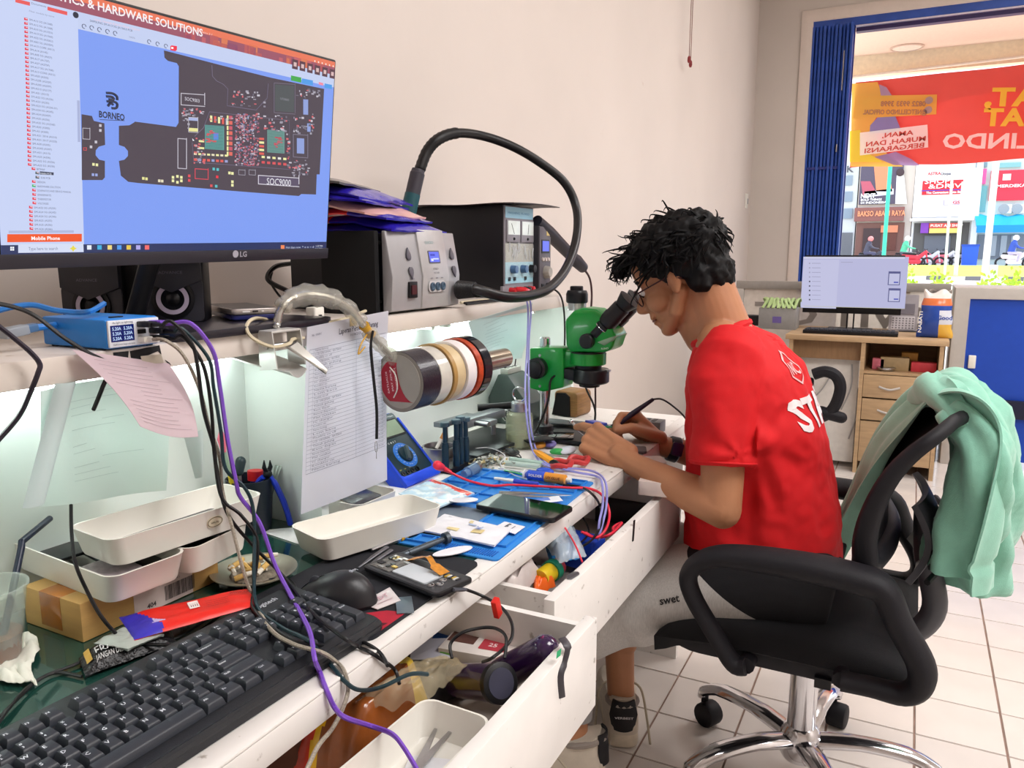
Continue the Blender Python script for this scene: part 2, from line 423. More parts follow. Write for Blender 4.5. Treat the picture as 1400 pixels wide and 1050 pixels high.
MB().sheet(wavy,60,12,.002,'DC655C').build('sheet',BAN,t,world=True)
ym = YBN - .03
def flat(bb,pts,col,dy=0): bb.add([V((p.x,ym - dy,p.z)) for p in [bn(*q) for q in pts]],[tuple(range(len(pts)))],col)
b = MB()
flat(b,[(1165,115),(1200,113),(1206,130),(1205,150),(1190,175),(1215,214),(1235,228),(1163,228)],'E8BC58')
flat(b,[(1202,116),(1212,120),(1222,135),(1205,134)],'B09AB8',.001)
flat(b,[(1190,172),(1200,161),(1224,159),(1232,178),(1212,182),(1189,183)],'8F8FC4',.001)
flat(b,[(1196,215),(1225,208),(1246,218),(1258,227),(1222,226)],'A88FBE',.001)
flat(b,[(1162,180),(1176,178),(1190,212),(1207,222),(1162,222)],'F2E04A',.001)
flat(b,[(1170,132),(1281,130),(1280,157),(1166,163)],'EABB55',.002)
flat(b,[(1176,182),(1268,171),(1269,202),(1176,213)],'FBF4EE',.003)
b.build('print',BAN,t,world=True)
b = MB()
def btx(s,p,h,col,fit=None,bold=.02,tilt=0):    # mirrored: the lettering faces the street
    q = bn(*p);q2 = bn(p[0] + 40,p[1] + tilt);xd = V((q2.x - q.x,0,q2.z - q.z)).normalized();s_ = (q - CP).dot(CF) / F_PX
    b.text(s,(q.x,ym - .006,q.z),xd,(0,0,1),h * s_ * 1.33,col,None if fit is None else fit * s_,bold,mirror=True)
btx('0822 9933 3998',(1204,146),7,'B58A6A',55,.03);btx('@NETCELLINDO OFFICIAL',(1180,157),6.5,'B58A6A',78,.03)
btx('AMAN,',(1206,189),6.4,'CF5A4E',38,.02,-4);btx('MURAH, DAN',(1184,201),6.4,'CF5A4E',72,.02,-4);btx('BERGARANSI',(1182,210),6.4,'CF5A4E',72,.02,-4)
btx('TAT,',(1345,145),24,'F2D548',88,.04);btx('TAHAT',(1343,172),23,'F2D548',120,.04);btx('NETCELLINDO',(1288,203),20,'FBEFEA',222,.03)
for (cx,cy) in ((1270,138),(1269,151)):
    c = bn(cx,cy);b.add([V((c.x + .035 * math.cos(a * PI / 8),ym - .006,c.z + .035 * math.sin(a * PI / 8))) for a in range(16)],[tuple(range(16))],'B9A0A0')
b.build('lettering',BAN,t,world=True)
MB().tube([V((x0 - .3,YBN,zt + .05)),V((x1,YBN,zt + .16))],.014,6).build('rail',M('pale_pipe','D9C7B4',.5),t,world=True)

# ground outside
b = MB().box(-40,YF + .15,-.12,60,90,-.02);struct(b.build('trim_8',M('pale_road','D8D2CC',.9,var=.06,scale=.3)))
YK = 33.0
kerb = thing('kerb','painted black and white kerb along the far grass strip','kerb',(5,YK,0))
kw = MB().box(-.62,0,0,.62,.2,.32).mesh('kerb_stone',smooth=0);kw.materials.append(M('white_kerb','E8E4E0',.8))
kb = MB().box(-.31,-.02,.19,.31,.2,.34).mesh('black_kerb_stone',smooth=0);kb.materials.append(M('black_kerb','6A6A70',.8))
for k in range(-8,10):
    for me,dx in ((kw,0),(kb,0)):
        o = bpy.data.objects.new(me.name,me);COL.objects.link(o);o.parent = kerb;o.location = (k * 1.25 - .6,0,0)
def mound(u,v): return V((-12 + u * 40,YK + .2 + v * 9.5,.31 + .28 * v))
GRASS = M('grass_green','A9BF3C',.9,var=.3,scale=3)
g = MB().sheet(mound,30,8,.25).build('grass_strip',GRASS);g['kind'] = 'stuff';tag(g,'bright grass strip across the street behind the kerb','grass')
YS = 55.0
struct(MB().box(-20,43,-.02,40,60,.35).build('trim_7',M('pale_pavement','CFC9C4',.9,var=.05,scale=.4)))
def fq(x,y): return PY(x,y,YS)
def bldg(name,label,xa,xb,ztop_px,col):
    A = fq(xa,345);B_ = fq(xb,345);h = fq((xa + xb) / 2,ztop_px).z
    t = thing(name,label,'building',((A.x + B_.x) / 2,YS,0))
    MB().box(A.x + .02,YS,0,B_.x - .02,YS + 6,h).build('wall',M(name + col,col,.8,var=.05,scale=.5),t,world=True)
    return t
def panel(t,name,x0,y0,x1,y1,col,dep=.1,off=0,mat=None,smooth=0):
    a = fq(x0,y1);c = fq(x1,y0)
    return MB().box(a.x,YS - dep - off,a.z,c.x,YS - off + .01,c.z,col).build(name,mat or MATTE,t,world=True,smooth=smooth)
def ptext(t,s,x,y,wpx,hpx,col,off=.2,bold=.03):
    q = fq(x,y);k = (q - CP).dot(CF) / F_PX
    MB().text(s,(q.x,YS - off,q.z),(1,0,0),(0,0,1),hpx * k * 1.35,col,wpx * k,bold).build('lettering',MATTE,t,world=True,smooth=0)
t = bldg('shop_building','pale grey shop building at the far left of the street view',1100,1167,180,'C8CCD0')
for y in (240,262,285): panel(t,'window',1150,y,1166,y + 14,'8896A8')
panel(t,'storefront',1140,318,1166,352,'6E7076');ptext(t,'K',1158,236,9,9,'5A5A66')
t = bldg('shop_building','brown shop building with a dark photo billboard and red-brown fascia',1167.5,1243,190,'CFC3BC')
panel(t,'billboard',1174,200,1238,280,'5A5266',.15)
for (px,col) in (([(1195,228),(1215,228),(1220,262),(1198,262)],'D98C6A'),([(1226,240),(1236,240),(1240,279),(1224,279)],'EFEAF2'),([(1177,248),(1190,248),(1200,266),(1180,268)],'B85C70'),([(1182,262),(1222,258),(1222,266),(1182,270)],'CFCBE0')):
    MB().add([V((p.x,YS - .17,p.z)) for p in [fq(*q) for q in px]],[(3,2,1,0)],col).build('billboard_picture',MATTE,t,world=True,smooth=0)
MB().ell(V((fq(1231,236).x,YS - .2,fq(1231,236).z)),(.22,.06,.24),col='4A3A40').build('billboard_picture',MATTE,t,world=True)
ptext(t,'NEXT',1177,271,18,6,'F4F2F4');ptext(t,'BOLD THINGS',1177,275,26,3,'F4F2F4');ptext(t,'DI INDONESIA',1177,279,32,3,'F4F2F4')
panel(t,'fascia',1168,283,1237,303,'8C5C58',.35);ptext(t,'BAKSO ABADI RAYA',1173,296,58,7,'F29A72',.4)
panel(t,'storefront',1168,304,1237,352,'7A5750');panel(t,'doorway',1178,312,1205,352,'4A3A3C',.1,.06);panel(t,'doorway',1210,318,1226,342,'6A4038',.1,.06);panel(t,'signboard',1204,308,1228,318,'D98A6A',.1,.1)
t = bldg('shop_building','white panelled shop building with a red and blue sign across the street',1243.5,1331,190,'EDEDEF')
panel(t,'white_panel',1247,215,1325,297,'F7F5F5',.2)
panel(t,'sign',1260,246,1317,267,'E2323E',.3);panel(t,'sign_stripe',1260,259,1317,262,'4A4ABE',.33)
ptext(t,'SHOP',1264,252,30,6,'FFFFFF',.36,.01);ptext(t,'&DRIVE',1269,258.5,46,6,'FFFFFF',.36,.01);ptext(t,'The Convenient Auto Store',1266,265.5,46,3,'FFFFFF',.35)
ptext(t,'ASTRA',1268,240,16,4,'D04050',.25);ptext(t,'Otoparts',1286,240,16,4,'5A5A6A',.25)
panel(t,'badge',1289,273,1315,281,'B8B0C8',.25);panel(t,'badge',1291,274,1313,280,'EDE6EE',.25,.03);ptext(t,'GS',1302,279,9,4,'C04860',.32)
panel(t,'canopy_edge',1244,298,1331,303,'F3F1F1',.8)
panel(t,'storefront',1246,304,1326,354,'62605F');panel(t,'roller_door',1262,322,1300,350,'70747E',.1,.06)
panel(t,'banner',1258,305,1270,319,'8A4AB8',.1,.4);panel(t,'banner',1270,305,1312,312,'E8605A',.1,.4);panel(t,'banner',1270,312,1312,319,'F4D67A',.1,.4)
ptext(t,'PUSAT AKI SHOP',1272,310.5,38,3.5,'FFF2EA',.55)
t = bldg('shop_building','teal and white shop building with pink and red banners and a blue awning',1331.5,1440,190,'C4D4D6')
panel(t,'column',1332,220,1336,352,'ECEEF0',.4)
panel(t,'pink_banner',1335,231,1349,252,'E85A9A',.2);panel(t,'window',1334,222,1350,229,'7890A0');panel(t,'window',1358,222,1396,230,'7FB0B8')
panel(t,'window',1334,254,1350,290,'6FA6AE');panel(t,'red_banner',1351,232,1405,275,'E43A4E',.2)
panel(t,'crest',1370,238,1382,247,'F4DADA',.1,.15);ptext(t,'MERDEKA',1362,257,34,4,'FFE6E6',.3)
for x in (1367,1385): panel(t,'air_conditioner',x,280,x + 16,292,'EFEFEF',.4)
for x in (1371.5,1389.5):
    c = fq(x,286);MB().lathe([(.28,0),(.28,.04),(.2,.05)],14,Matrix.Translation(V((c.x,YS - .4,c.z))) @ RX(90),'9AA0A8').build('fan_grille',MATTE,t,world=True)
def awn(u,v):
    a = fq(1332 + u * 110,295 + v * 16);return V((a.x,YS - .2 - 1.5 * v + .05 * math.sin(u * 40),a.z + .06 * math.sin(u * 26 + v * 3)))
MB().sheet(awn,40,5,.03,'2FB8E6').build('awning',MATTE,t,world=True);panel(t,'awning_valance',1332,308,1445,319,'1E8AD8',.06,1.7)
panel(t,'storefront',1334,320,1440,354,'7A828E');
for x in (1352,1366,1380): panel(t,'door_pane',x,322,x + 11,350,'A9B2BC',.1,.06)
def pole(name,label,a,b_,wpx,Y,col):
    A = PY(*a,Y);B_ = PY(*b_,Y);r = wpx * (A - CP).dot(CF) / F_PX / 2
    d = (B_ - A);ext = B_ + d * (max(0,(B_.z)) / max(-d.z,.01)) if d.z < 0 else B_
    o = MB().tube([A - d * .6,ext],[r * .95,r],12).build(name,M('pole_' + col,col,.5,var=.1,scale=4));return tag(o,label,'pole')
pole('street_pole','teal painted pole standing before the brown shop',(1217,230),(1208,352),5.5,20,'3FB8A0')
pole('utility_pole','thick pale concrete pole before the blue awning',(1361,232),(1346,378),9,27,'C8C4C2')
pole('lamp_post','thin pale post with no marks left of the signboard middle',(1302,240),(1293,355),3.4,34.5,'E4E2E6')
pole('street_pole','pale grey post standing at the grass right of the thin one',(1314,290),(1308,358),5.5,34,'DADADE')
q = PY(1357,386,24)
tag(MB().box(q.x - .09,q.y,-.02,q.x + .09,q.y + .12,PY(1357,362,24).z,'BDB6BC').build('bollard',MATTE),'short grey bollard beside the thick concrete pole','bollard')
# motorcycles and riders on the street
def wheel(bb,x,z,r):
    bb.tube([(x + r * math.cos(a * PI / 8),0,z + r * math.sin(a * PI / 8)) for a in range(16)],.055,6,closed=True,col='222228')
def bike(px,py,label,col,rider=None,rl=None,Y=50,flip=1,helmet='F0F0F0',top='3F9A7A',leg='4A4A66'):
    q = PY(px,py,Y);Mx = Matrix.Translation((q.x,Y,.35)) @ Matrix.Diagonal((flip,1,1,1));t = thing('motorcycle',label,'motorcycle',Mx)
    b = MB();wheel(b,-.62,.28,.27);b.build('wheel',MATTE,t);b = MB();wheel(b,.62,.28,.27);b.build('wheel',MATTE,t)
    b = MB();b.caps((-.55,0,.62),(.1,0,.58),.13,.12).caps((.1,0,.5),(.5,0,.85),.11,.09).caps((.5,0,.9),(.62,0,.32),.05,.04).caps((-.3,0,.35),(.2,0,.35),.14,.12);b.c = [rgb(col)] * len(b.f);b.build('body',MATTE,t)
    MB().caps((-.55,0,.76),(.0,0,.74),.07,.08).build('seat',BLACK_PL,t)
    MB().tube([(.42,-.32,1.02),(.48,0,.95),(.42,.32,1.02)],.02,6).build('handlebar',BLACK_PL,t)
    if rider:
        r = thing('person',rl,'person',Mx)
        b = MB().caps((-.25,0,.82),(-.12,0,1.3),.16,.17).caps((-.1,0,1.35),(-.06,0,1.55),.07,.09)
        for s in (-1,1): b.caps((-.12,.2 * s,1.32),(.1,.26 * s,1.1),.07,.055).caps((.1,.26 * s,1.1),(.4,.3 * s,1.04),.055,.04).caps((-.2,.1 * s,.82),(.22,.17 * s,.78),.1,.085).caps((.22,.17 * s,.78),(.08,.18 * s,.36),.08,.05)
        me = remesh(b,.045,3);bb = from_mesh(me);bb.c = [rgb(top) if bb.v[f[0]].z > .88 else rgb(leg) for f in bb.f];bb.build('body',MATTE,r)
        MB().ell((-.05,0,1.6),(.15,.13,.15),col=helmet).build('helmet',MATTE,r)
    return t
bike(1190,352,'dark motorcycle ridden past the brown shop','4A4A58',1,'rider in a pink helmet and dark jacket before the brown shop',helmet='E88A8A',top='4A4A5C')
bike(1240,355,'dark scooter ridden past the white shop by a green-clad rider','4A3A40',1,'rider in a white helmet and green jacket right of the far monitor',helmet='F4F4F4',top='5ABF9A',leg='5A5A6A')
bike(1388,354,'white scooter ridden past the glass doors by a blue-clad rider','E6DEDE',1,'rider in a white helmet and blue jacket before the glass doors',helmet='F4F4F4',top='3A56B0',leg='B8B0C8')
bike(1250,362,'red scooter parked at the grass near the left riders','C83A4A',Y=48)
for k,x in enumerate((1268,1278,1289,1300)):
    bike(x,356,('silver','pink-red','white','grey')[k] + ' motorcycle parked in the row before the white shop',('C9C9D2','D26A7A','D8D8E0','8A8A96')[k],Y=51 + k,flip=(-1) ** k).__setitem__('group','parked motorcycles before the white shop')
q = PY(1325,356,48)
t = thing('rubbish_bin','blue street bin standing at the foot of the awning building','bin',(q.x,48,.30))
MB().prism([(-.33,-.3),(.33,-.3),(.33,.3),(-.33,.3)],.05,1.2,'2A56C8',taper=1.12).build('body',MATTE,t);MB().box(-.4,-.36,1.2,.4,.36,1.3,'2448A8').build('lid',MATTE,t)
# leafy shrubs along the pavement
LEAF = M('bright_leaf','A8C83C',.6,var=.35,scale=8)
for k,(x,y,wd,lab) in enumerate(((1158,385,22,'low bright green shrub at the foot of the shutter'),(1242,388,14,'small bright shrub just right of the far monitor top'),(1285,388,24,'bright green shrub behind the low partition'),(1352,391,28,'bright green shrub behind the grey-framed blue booth'),(1388,389,16,'small bright shrub at the right end above the booth'))):
    Y = 19.0;q = PY(x,y,Y);s_ = (q - CP).dot(CF) / F_PX;t = thing('shrub',lab,'plant',(q.x,Y,0));b = MB()
    for _ in range(60):
        a = V((q.x + rnd.gauss(0,.28) * wd * s_,Y + rnd.uniform(-.3,.3),q.z - .12 + abs(rnd.gauss(0,.16))));d = V((rnd.uniform(-1,1),rnd.uniform(-1,1),rnd.uniform(.2,1))).normalized() * .12;u = d.cross(V((rnd.random(),1,.3))).normalized() * .035
        b.add([a,a + d * .5 + u,a + d,a + d * .5 - u],[(0,1,2,3)])
    b.build('foliage',LEAF,t,world=True)
    MB().tube([(q.x,Y,-.02),(q.x,Y,q.z)],.05,6).build('stem',M('bark','6A5A44',.9),t,world=True)
# ================================================================ workbench
TOP,XF,XB = .73,-.53,-1.02
ZS,ZSB,XS = 1.072,1.040,-.87          # shelf top, shelf underside, shelf front
Y0,Y1 = -.55,2.13
wb = thing('workbench','long white workbench with a dark green glass inlay and two pulled-out drawers along the wall','workbench',(-.8,.8,0))
MB().box(XB - .01,Y0,TOP - .038,XF,Y1 + .05,TOP - .004).build('bench_top',LAMIN,wb,world=True,bevel=.002)
GREEN = M('green_glass_inlay','1C4038',.1,var=.12,scale=8,coat=.6)
MB().box(XB,Y0,TOP - .004,XF - .036,1.0,TOP - .0005).build('glass_inlay',GREEN,wb,world=True)
MB().box(XF - .034,Y0,TOP - .004,XF,Y1 + .05,TOP).build('edge_band',LAMIN,wb,world=True,bevel=.0015)
MB().box(XB,1.0,TOP - .004,XF - .034,Y1 + .05,TOP - .0005).build('top_board',LAMIN,wb,world=True)
for y in (Y0,.975,1.72,Y1 + .02): MB().box(XB,y,0,XF - (.02 if y < 0 or y > 2 else .22),y + .02,TOP - .038).build('side_panel',LAMIN,wb,world=True)
MB().box(XB,Y0,0,XB + .012,Y1,TOP - .04).build('rear_panel',LAMIN,wb,world=True)
def drawer(xf,ya,yb,zt,hf,skew,dep=.4,bare=0):
    # front board plus three low boards and a bottom; front slightly skewed
    d = MB();k = math.tan(math.radians(skew))
    P = lambda y: xf - k * (yb - y)
    d.add([V((P(y) + dx,y,z)) for z in (zt - hf,zt) for y,dx in ((ya,-.018),(ya,0),(yb,0),(yb,-.018))],[(3,2,1,0),(4,5,6,7),(0,1,5,4),(1,2,6,5),(2,3,7,6),(3,0,4,7)])
    dr = d.build('drawer',LAMIN,wb,world=True,bevel=.001)
    xb = xf - dep
    for y,s in ((ya + .02,0),(yb - .032,1)):
        MB().box(xb,y,zt - hf + .015,P(y) - .019,y + .012,zt - .002).build('side_board',LAMIN,dr,world=True,label='thin white drawer side')
    MB().box(xb,ya + .02,zt - hf + .012,xf - k * (yb - ya) - .018,yb - .02,zt - hf + .02).build('drawer_floor',M('drawer_floor','B9AEA6',.6,var=.15,scale=9),dr,world=True)
    return dr
drawer(-.366,.28,.985,.680,.135,0)
drawer(-.441,1.005,1.715,.680,.135,0)

# ================================================================ wall shelf with lit niches under it
SHELF = M('shelf_laminate','D9CFC6',.4,var=.05,scale=6,streak=(22,.70,'B7A898'))
PANEL = M('pale_panel','E4ECE8',.35,var=.03,scale=5)
ws = thing('wall_shelf','long white shelf on lit panels above the workbench','shelf',(-1.0,.8,ZSB))
MB().box(XW,Y0,ZSB,XS,Y1,ZS).build('shelf_board',SHELF,ws,world=True,bevel=.0015)
MB().box(XB - .012,Y0,TOP - .004,XB,Y1,ZSB).build('rear_panel',PANEL,ws,world=True)
MB().box(XB,.985,TOP,XS + .01,1.003,ZSB).build('divider',PANEL,ws,world=True,bevel=.001)
MB().box(XB,Y1 - .02,TOP,XS - .01,Y1,ZSB).build('end_panel',PANEL,ws,world=True)
MB().box(XB,Y0,TOP,XB + .012,.985,TOP + .022).build('rear_skirting',LAMIN,ws,world=True)
LED = M('led_tube','EEFCF8',.3,emit=15.0,var=0)
for ya,yb in ((-.3,.40),(.44,.96),(1.04,1.52),(1.58,2.06)):
    l = thing('led_tube',{-.3: 'white light tube under the shelf, at the left frame edge',.44: 'white light tube under the shelf behind the hanging papers',1.04: 'white light tube under the shelf right of the divider',1.58: 'white light tube under the shelf behind the green microscope'}[ya],'lamp',(-.985,(ya + yb) / 2,ZSB))
    MB().tube([(-.985,ya + .012,ZSB - .013),(-.985,yb - .012,ZSB - .013)],.008,10).build('tube',LED,l,world=True)
    for y in (ya,yb - .012): MB().box(-.997,y,ZSB - .024,-.973,y + .012,ZSB).build('end_cap',WHITE_PL,l,world=True)

# ================================================================ big monitor
BR = PX(447,352,-.917);vp = ray(1340,321).normalized()
TRr = ray(460,82);r1 = ray(447,352);kk = (r1.dot(vp)) / (TRr.dot(vp));d1 = (BR - CP).length / r1.length
TR_ = CP + TRr * (kk * d1);up = (TR_ - BR).normalized();ex = (vp - up * vp.dot(up)).normalized();nz = ex.cross(up)
MW,MH = .541,(TR_ - BR).length
BL = BR - ex * MW
MM = mat3(ex,up,nz,BL);MI = MM.inverted()
mon = thing('desktop_monitor','large black desktop monitor on the shelf showing a dark circuit board layout','monitor',MM)
def SL(x,y,lay=0):            # photo pixel -> point on the screen glass, monitor coordinates
    d = ray(x,y);n_ = nz;t_ = (BL - CP).dot(n_) / d.dot(n_);p = MI @ (CP + d * t_);p.z = .0006 + lay * .00025;return p
MB().box(0,0,-.022,MW,MH,0).build('casing',BLACK_PL,mon,bevel=.003)
CHN = SL(201,344).y
MB().box(.0,-.001,-.001,MW,CHN,.0025).build('chin',M('chin_black','23202B',.4,bump=.15,bscale=900),mon,bevel=.001)
b = MB();
b.lathe([(.0055,0),(.0055,.0004)],20,T(.34,.0105,.0026),'A9A6B2').text('LG',(.3485,.0062,.003),size=.0115,col='A9A6B2',bold=.02)
b.build('brand_mark',PRINT,mon,smooth=0)
sc = MB()
def q4(pts,col,lay): sc.add([SL(x,y,lay) for x,y in pts][::-1],[tuple(range(len(pts)))],col)
def stx(s,x,y,hpx,col,lay,wpx=None,bold=0,bb=None):
    p = SL(x,y,lay);u = (SL(x,y - 1,lay) - p).length;h = hpx * u * 1.38
    f = None if wpx is None else abs(SL(x + wpx,y,lay).x - p.x)
    (bb or sc).text(s,p,size=h,col=col,fit=f,bold=bold)
x0,y0_,x1,y1_ = .004,CHN,MW - .004,MH - .004
def rc(a,c,e_,f,col,lay): sc.add([(a,c,.0006 + lay * .00025),(e_,c,.0006 + lay * .00025),(e_,f,.0006 + lay * .00025),(a,f,.0006 + lay * .00025)],[(0,1,2,3)],col)
ytb = SL(201,333).y;xsb = SL(112,250).x;yhead = SL(300,70).y
yh2 = (SL(110,20).y + SL(455,100).y) / 2;yt2 = (SL(110,42).y + SL(450,117).y) / 2
rc(x0,y0_,x1,y1_,'7D9DF2',0)
rc(x0,y0_,x1,ytb,'22305E',1);rc(x0,ytb,xsb,yh2,'C6D2F4',1)
rc(xsb,yt2,x1,yh2,'C3CFF0',1)
rc(x0,yh2,x1,y1_,'9C5468',1);rc(x0,y1_ - .0085,x1,y1_,'E8785A',2)
for k in range(26):     # flames of the header picture
    a = rnd.uniform(.24,.52);h0 = rnd.uniform(.004,.014);rc(a,yh2,a + rnd.uniform(.006,.02),yh2 + h0,('C0606A','B85A5E','8E4E6C','D87A58')[k % 4],2)
stx('SCHEMATICS & HARDWARE SOLUTIONS',20,-15,13.0,'F6EEF2',4,None,.02)
stx('Layout, Schematic & Service Manual - Diagrams',128,27.5,3,'F0C8D4',4,62)
stx('Borneo Schematics 5.1',247,37.5,2.6,'F4D8D8',4,42)
for k in range(6):
    p = SL(402 + k * 10.2,88 + k * 2.6);sc.add([(p.x - .006,p.y - .007,.0022),(p.x + .006,p.y - .007,.0022),(p.x + .006,p.y + .007,.0022),(p.x - .006,p.y + .007,.0022)],[(0,1,2,3)],'5A3A48');sc.add([(p.x - .003,p.y - .003,.0024),(p.x + .003,p.y - .003,.0024),(p.x + .003,p.y + .003,.0024),(p.x - .003,p.y + .003,.0024)],[(0,1,2,3)],'D8B8B8')
for k in range(6): p = SL(429 + k * 5,83.5 + k * 1.4);sc.add([(p.x - .0012,p.y - .0012,.0024),(p.x + .0012,p.y - .0012,.0024),(p.x + .0012,p.y + .0012,.0024),(p.x - .0012,p.y + .0012,.0024)],[(0,1,2,3)],'FFE8E0')
q4([(397,103),(411,106),(411,113),(397,110)],'3FA84A',3);q4([(412,107),(427,110),(427,117),(412,114)],'4C9CE8',3);q4([(443,114),(453,116),(453,122),(443,120)],'4C9CE8',3);q4([(435,112),(441,113.5),(441,117),(435,115.5)],'F08AA0',3)
q4([(232,63),(234,62),(241,63),(241,68),(239,70),(232,68.5)],'F0304A',3);q4([(233,64),(236,64.5),(236,67),(233,66.6)],'FFFFFF',4)
for x,y in ((114,36),(124.5,38),(135,40.5),(146,43),(156.5,45.5),(203,57),(214.5,60),(226,63)):
    p = SL(x,y,3);sc.tube([(p.x + .0024 * math.cos(a * PI / 5),p.y + .0024 * math.sin(a * PI / 5),.0014) for a in range(9)],.00045,4,col='5A607A')
stx('SAMSUNG SM-A13 5G (A136U) PCB',122,29.5,3,'4A506A',3,58);stx('100%',176,51.5,2.4,'8A90A8',3,8)
q4([(20,-2),(40,3),(40,8),(20,3)],'E85A5A',3);q4([(64,9),(91,16),(91,21),(64,14)],'E85A5A',3)
p = SL(102.5,20.5,3);sc.lathe([(.0035,.0014),(.0035,.0017)],12,T(p.x,p.y,0),'2A2E40');stx('Documents',42,5.5,2.8,'6A7088',3,20);stx('Filter models by name',39,16,2.4,'8A90A8',3,34)
names = ['SM-A13 5G (A136B)','SM-A12 5G (A126B)','SM-A10 5G (A102U)','SM-A13 5G (A1360)','SM-A32 5G (A326U)','SM-A03 5G (A035M)','SM-A13 CORE (A013)','SM-A14 (A145)','SM-A05 5G (A057)','SM-A17 (A175F)','SM-A27 (A275F)','SM-A17 5G (A176B)','SM-A13 CORE (A012)','SM-A20 (A205)','SM-A20E (A202F)','SM-A20S (A207F)','SM-A21S (A217F)','SM-A21 (A215)','SM-A22 5G (A226)','SM-A23 (A235)','SM-A23 5G (A236-01)','SM-A24 5G (A245)','SM-A24 (A245F)','SM-A25 (A256)','SM-A25 5G (A256E)','SM-A30 (A305)','SM-A3 (A300)','SM-A31 2016 (A310)','SM-A31 2017 (A320)','SM-A30 (A305)','SM-A30S (A307)','SM-A31 (A315)','SM-A33 (A336)','SM-A32 5G (A326)','SM-A33 5G (A336)']
rows = [(n_,0) for n_ in names] + [('BITMAP',1),('MAIN PCB',2),('SUB PCB',2),('DESIGN',1),('HARDWARE SOLUTION',1),('SCHEMATICS AND SERVICE MANUAL',1),('SPAREPARTS',1),('THERMISTOR',1),('VOLTAGES',1),('SM-A22 5G (A226)',0),('SM-A24 5G (A245)',0),('SM-A24 5G (A246)',0),('SM-A25 (A255)',0),('SM-A35 (A356)',0),('SM-A26 (A266)',0)]
for k,(s,lv) in enumerate(rows):
    f = k / (len(rows) - 1);y = 23.5 + f * (312 - 23.5);x = 32 + 7.5 * f + lv * 5;
    y += 2.2 * (1 - f)
    c_ = 'E0304A' if s not in ('HARDWARE SOLUTION','MAIN PCB','SUB PCB') else ('2FB870' if s[0] == 'H' else '4A5A60')
    q4([(x,y - 1.7),(x + 5,y - 1.0),(x + 5,y + 2.4),(x,y + 1.7)],c_,3);q4([(x + 1.6,y - .9),(x + 4.6,y - .5),(x + 4.6,y + .6),(x + 1.6,y + .2)],'F4D0D8',4)
    if s == 'MAIN PCB': q4([(x + 6,y - 2),(x + 25,y - .4),(x + 25,y + 3.4),(x + 6,y + 2.4)],'3A4058',3)
    stx(s,x + 7,y + 2.2,2.7,'E8ECF8' if s == 'MAIN PCB' else '59607C',4,min(46,len(s) * 1.85))
q4([(9,320),(111,319.5),(111,330),(9,331)],'F0541E',3);stx('Mobile Phone',42,328,5.2,'FFFFFF',4,39,.02)
q4([(11,315.2),(100,314.6),(100,318),(11,318.6)],'AEB8DC',3);q4([(104.5,137),(108,137.4),(109,194),(105.5,194)],'A8B2D8',3)
q4([(24,333.5),(113,333),(113.5,344.5),(24,345.5)],'D4DDF4',3);stx('Type here to search',38,342,4.6,'70789A',4,40)
for dx in (0,2.9):
    for dy in (0,2.9): q4([(13 + dx,337 + dy),(15.4 + dx,337 + dy),(15.4 + dx,339.4 + dy),(13 + dx,339.4 + dy)],'F4F8FF',4)
q4([(97,338),(99,335),(101,338),(104,339.5),(101,341),(99,344),(97,341),(94,339.5)],'E6D84A',4)
for x,c_ in ((121,'E8EEF8'),(135,'3AB0E0'),(149,'F0D880'),(162,'4A9CF0'),(175,'E8C84A'),(188,'B0A8E8'),(200,'F06A6A')):
    q4([(x - 3,335),(x + 3,335),(x + 3,341),(x - 3,341)],c_,4)
q4([(383,335),(388,335),(388,340),(383,340)],'F08A5A',4);stx('Hot days now',390,339.5,3,'C8D2EA',4,20);stx('^ o x ~ d',412,339,3,'C8D2EA',4,16);stx('1:37 PM',431,337.5,2.4,'DDE4F4',4,9);stx('9/16/2024',430,341,2.4,'DDE4F4',4,10)
C0 = lambda pts: [(x * .3357,y * .3357) for x,y in pts]
q4(C0([(665,205),(668,235),(682,248),(718,257),(726,270),(725,500),(715,517),(547,495),(545,498),(525,510),(482,512),(482,590),(505,598),(519,615),(519,635),(505,650),(482,655),(490,715),(520,740),(560,745),(980,780),(1215,798),(1225,790),(1285,792),(1288,710),(1300,710),(1318,362),(1100,316),(900,266)]),'4C434F',2)
q4(C0([(330,465),(372,472),(380,492),(423,502),(426,590),(400,597),(388,612),(387,632),(402,650),(425,655),(425,722),(415,733),(331,733)]),'4C434F',2)
def ob(x0_,y0__,x1_,y1__,col,w_=1.0,lay=4):   # outlined box in crop pixels
    for a in ((x0_,y0__,x1_,y0__ + w_ * 3),(x0_,y1__ - w_ * 3,x1_,y1__),(x0_,y0__,x0_ + w_ * 3,y1__),(x1_ - w_ * 3,y0__,x1_,y1__)):
        k_ = .07 * (a[2] - a[0]);q4(C0([(a[0],a[1]),(a[2],a[1] + k_),(a[2],a[3] + k_),(a[0],a[3])]),col,lay)
def fb(x,y,w_,h,col,lay=4): q4(C0([(x,y),(x + w_,y + w_ * .07),(x + w_,y + h + w_ * .07),(x,y + h)]),col,lay)
ob(733,378,832,428,'C8C4D0');stx('SOC9003',251.5,137,5,'D8D4E0',5,20)
fb(1048,716,166,34,'5A5068',3);ob(1048,712,1216,750,'D8D4E0');stx('SOC9000',363.5,252,9.5,'E8E6EE',5,33)
ob(720,562,758,686,'C8C4D0');ob(790,685,846,728,'E04A5A');fb(832,508,78,98,'5E9E9A',3);fb(1086,528,70,92,'6A9A94',3)
for k in range(16): fb(834,511 + k * 6,72,2,'3E6668',4);fb(1088,531 + k * 5.6,64,2,'4A6C6A',4)
for k in range(14): fb(834 + rnd.randint(0,40),530 + rnd.randint(0,50),rnd.randint(6,18),5,'D0505A',5);fb(1104 + rnd.randint(0,36),550 + rnd.randint(0,50),rnd.randint(6,14),5,'C05060',5)
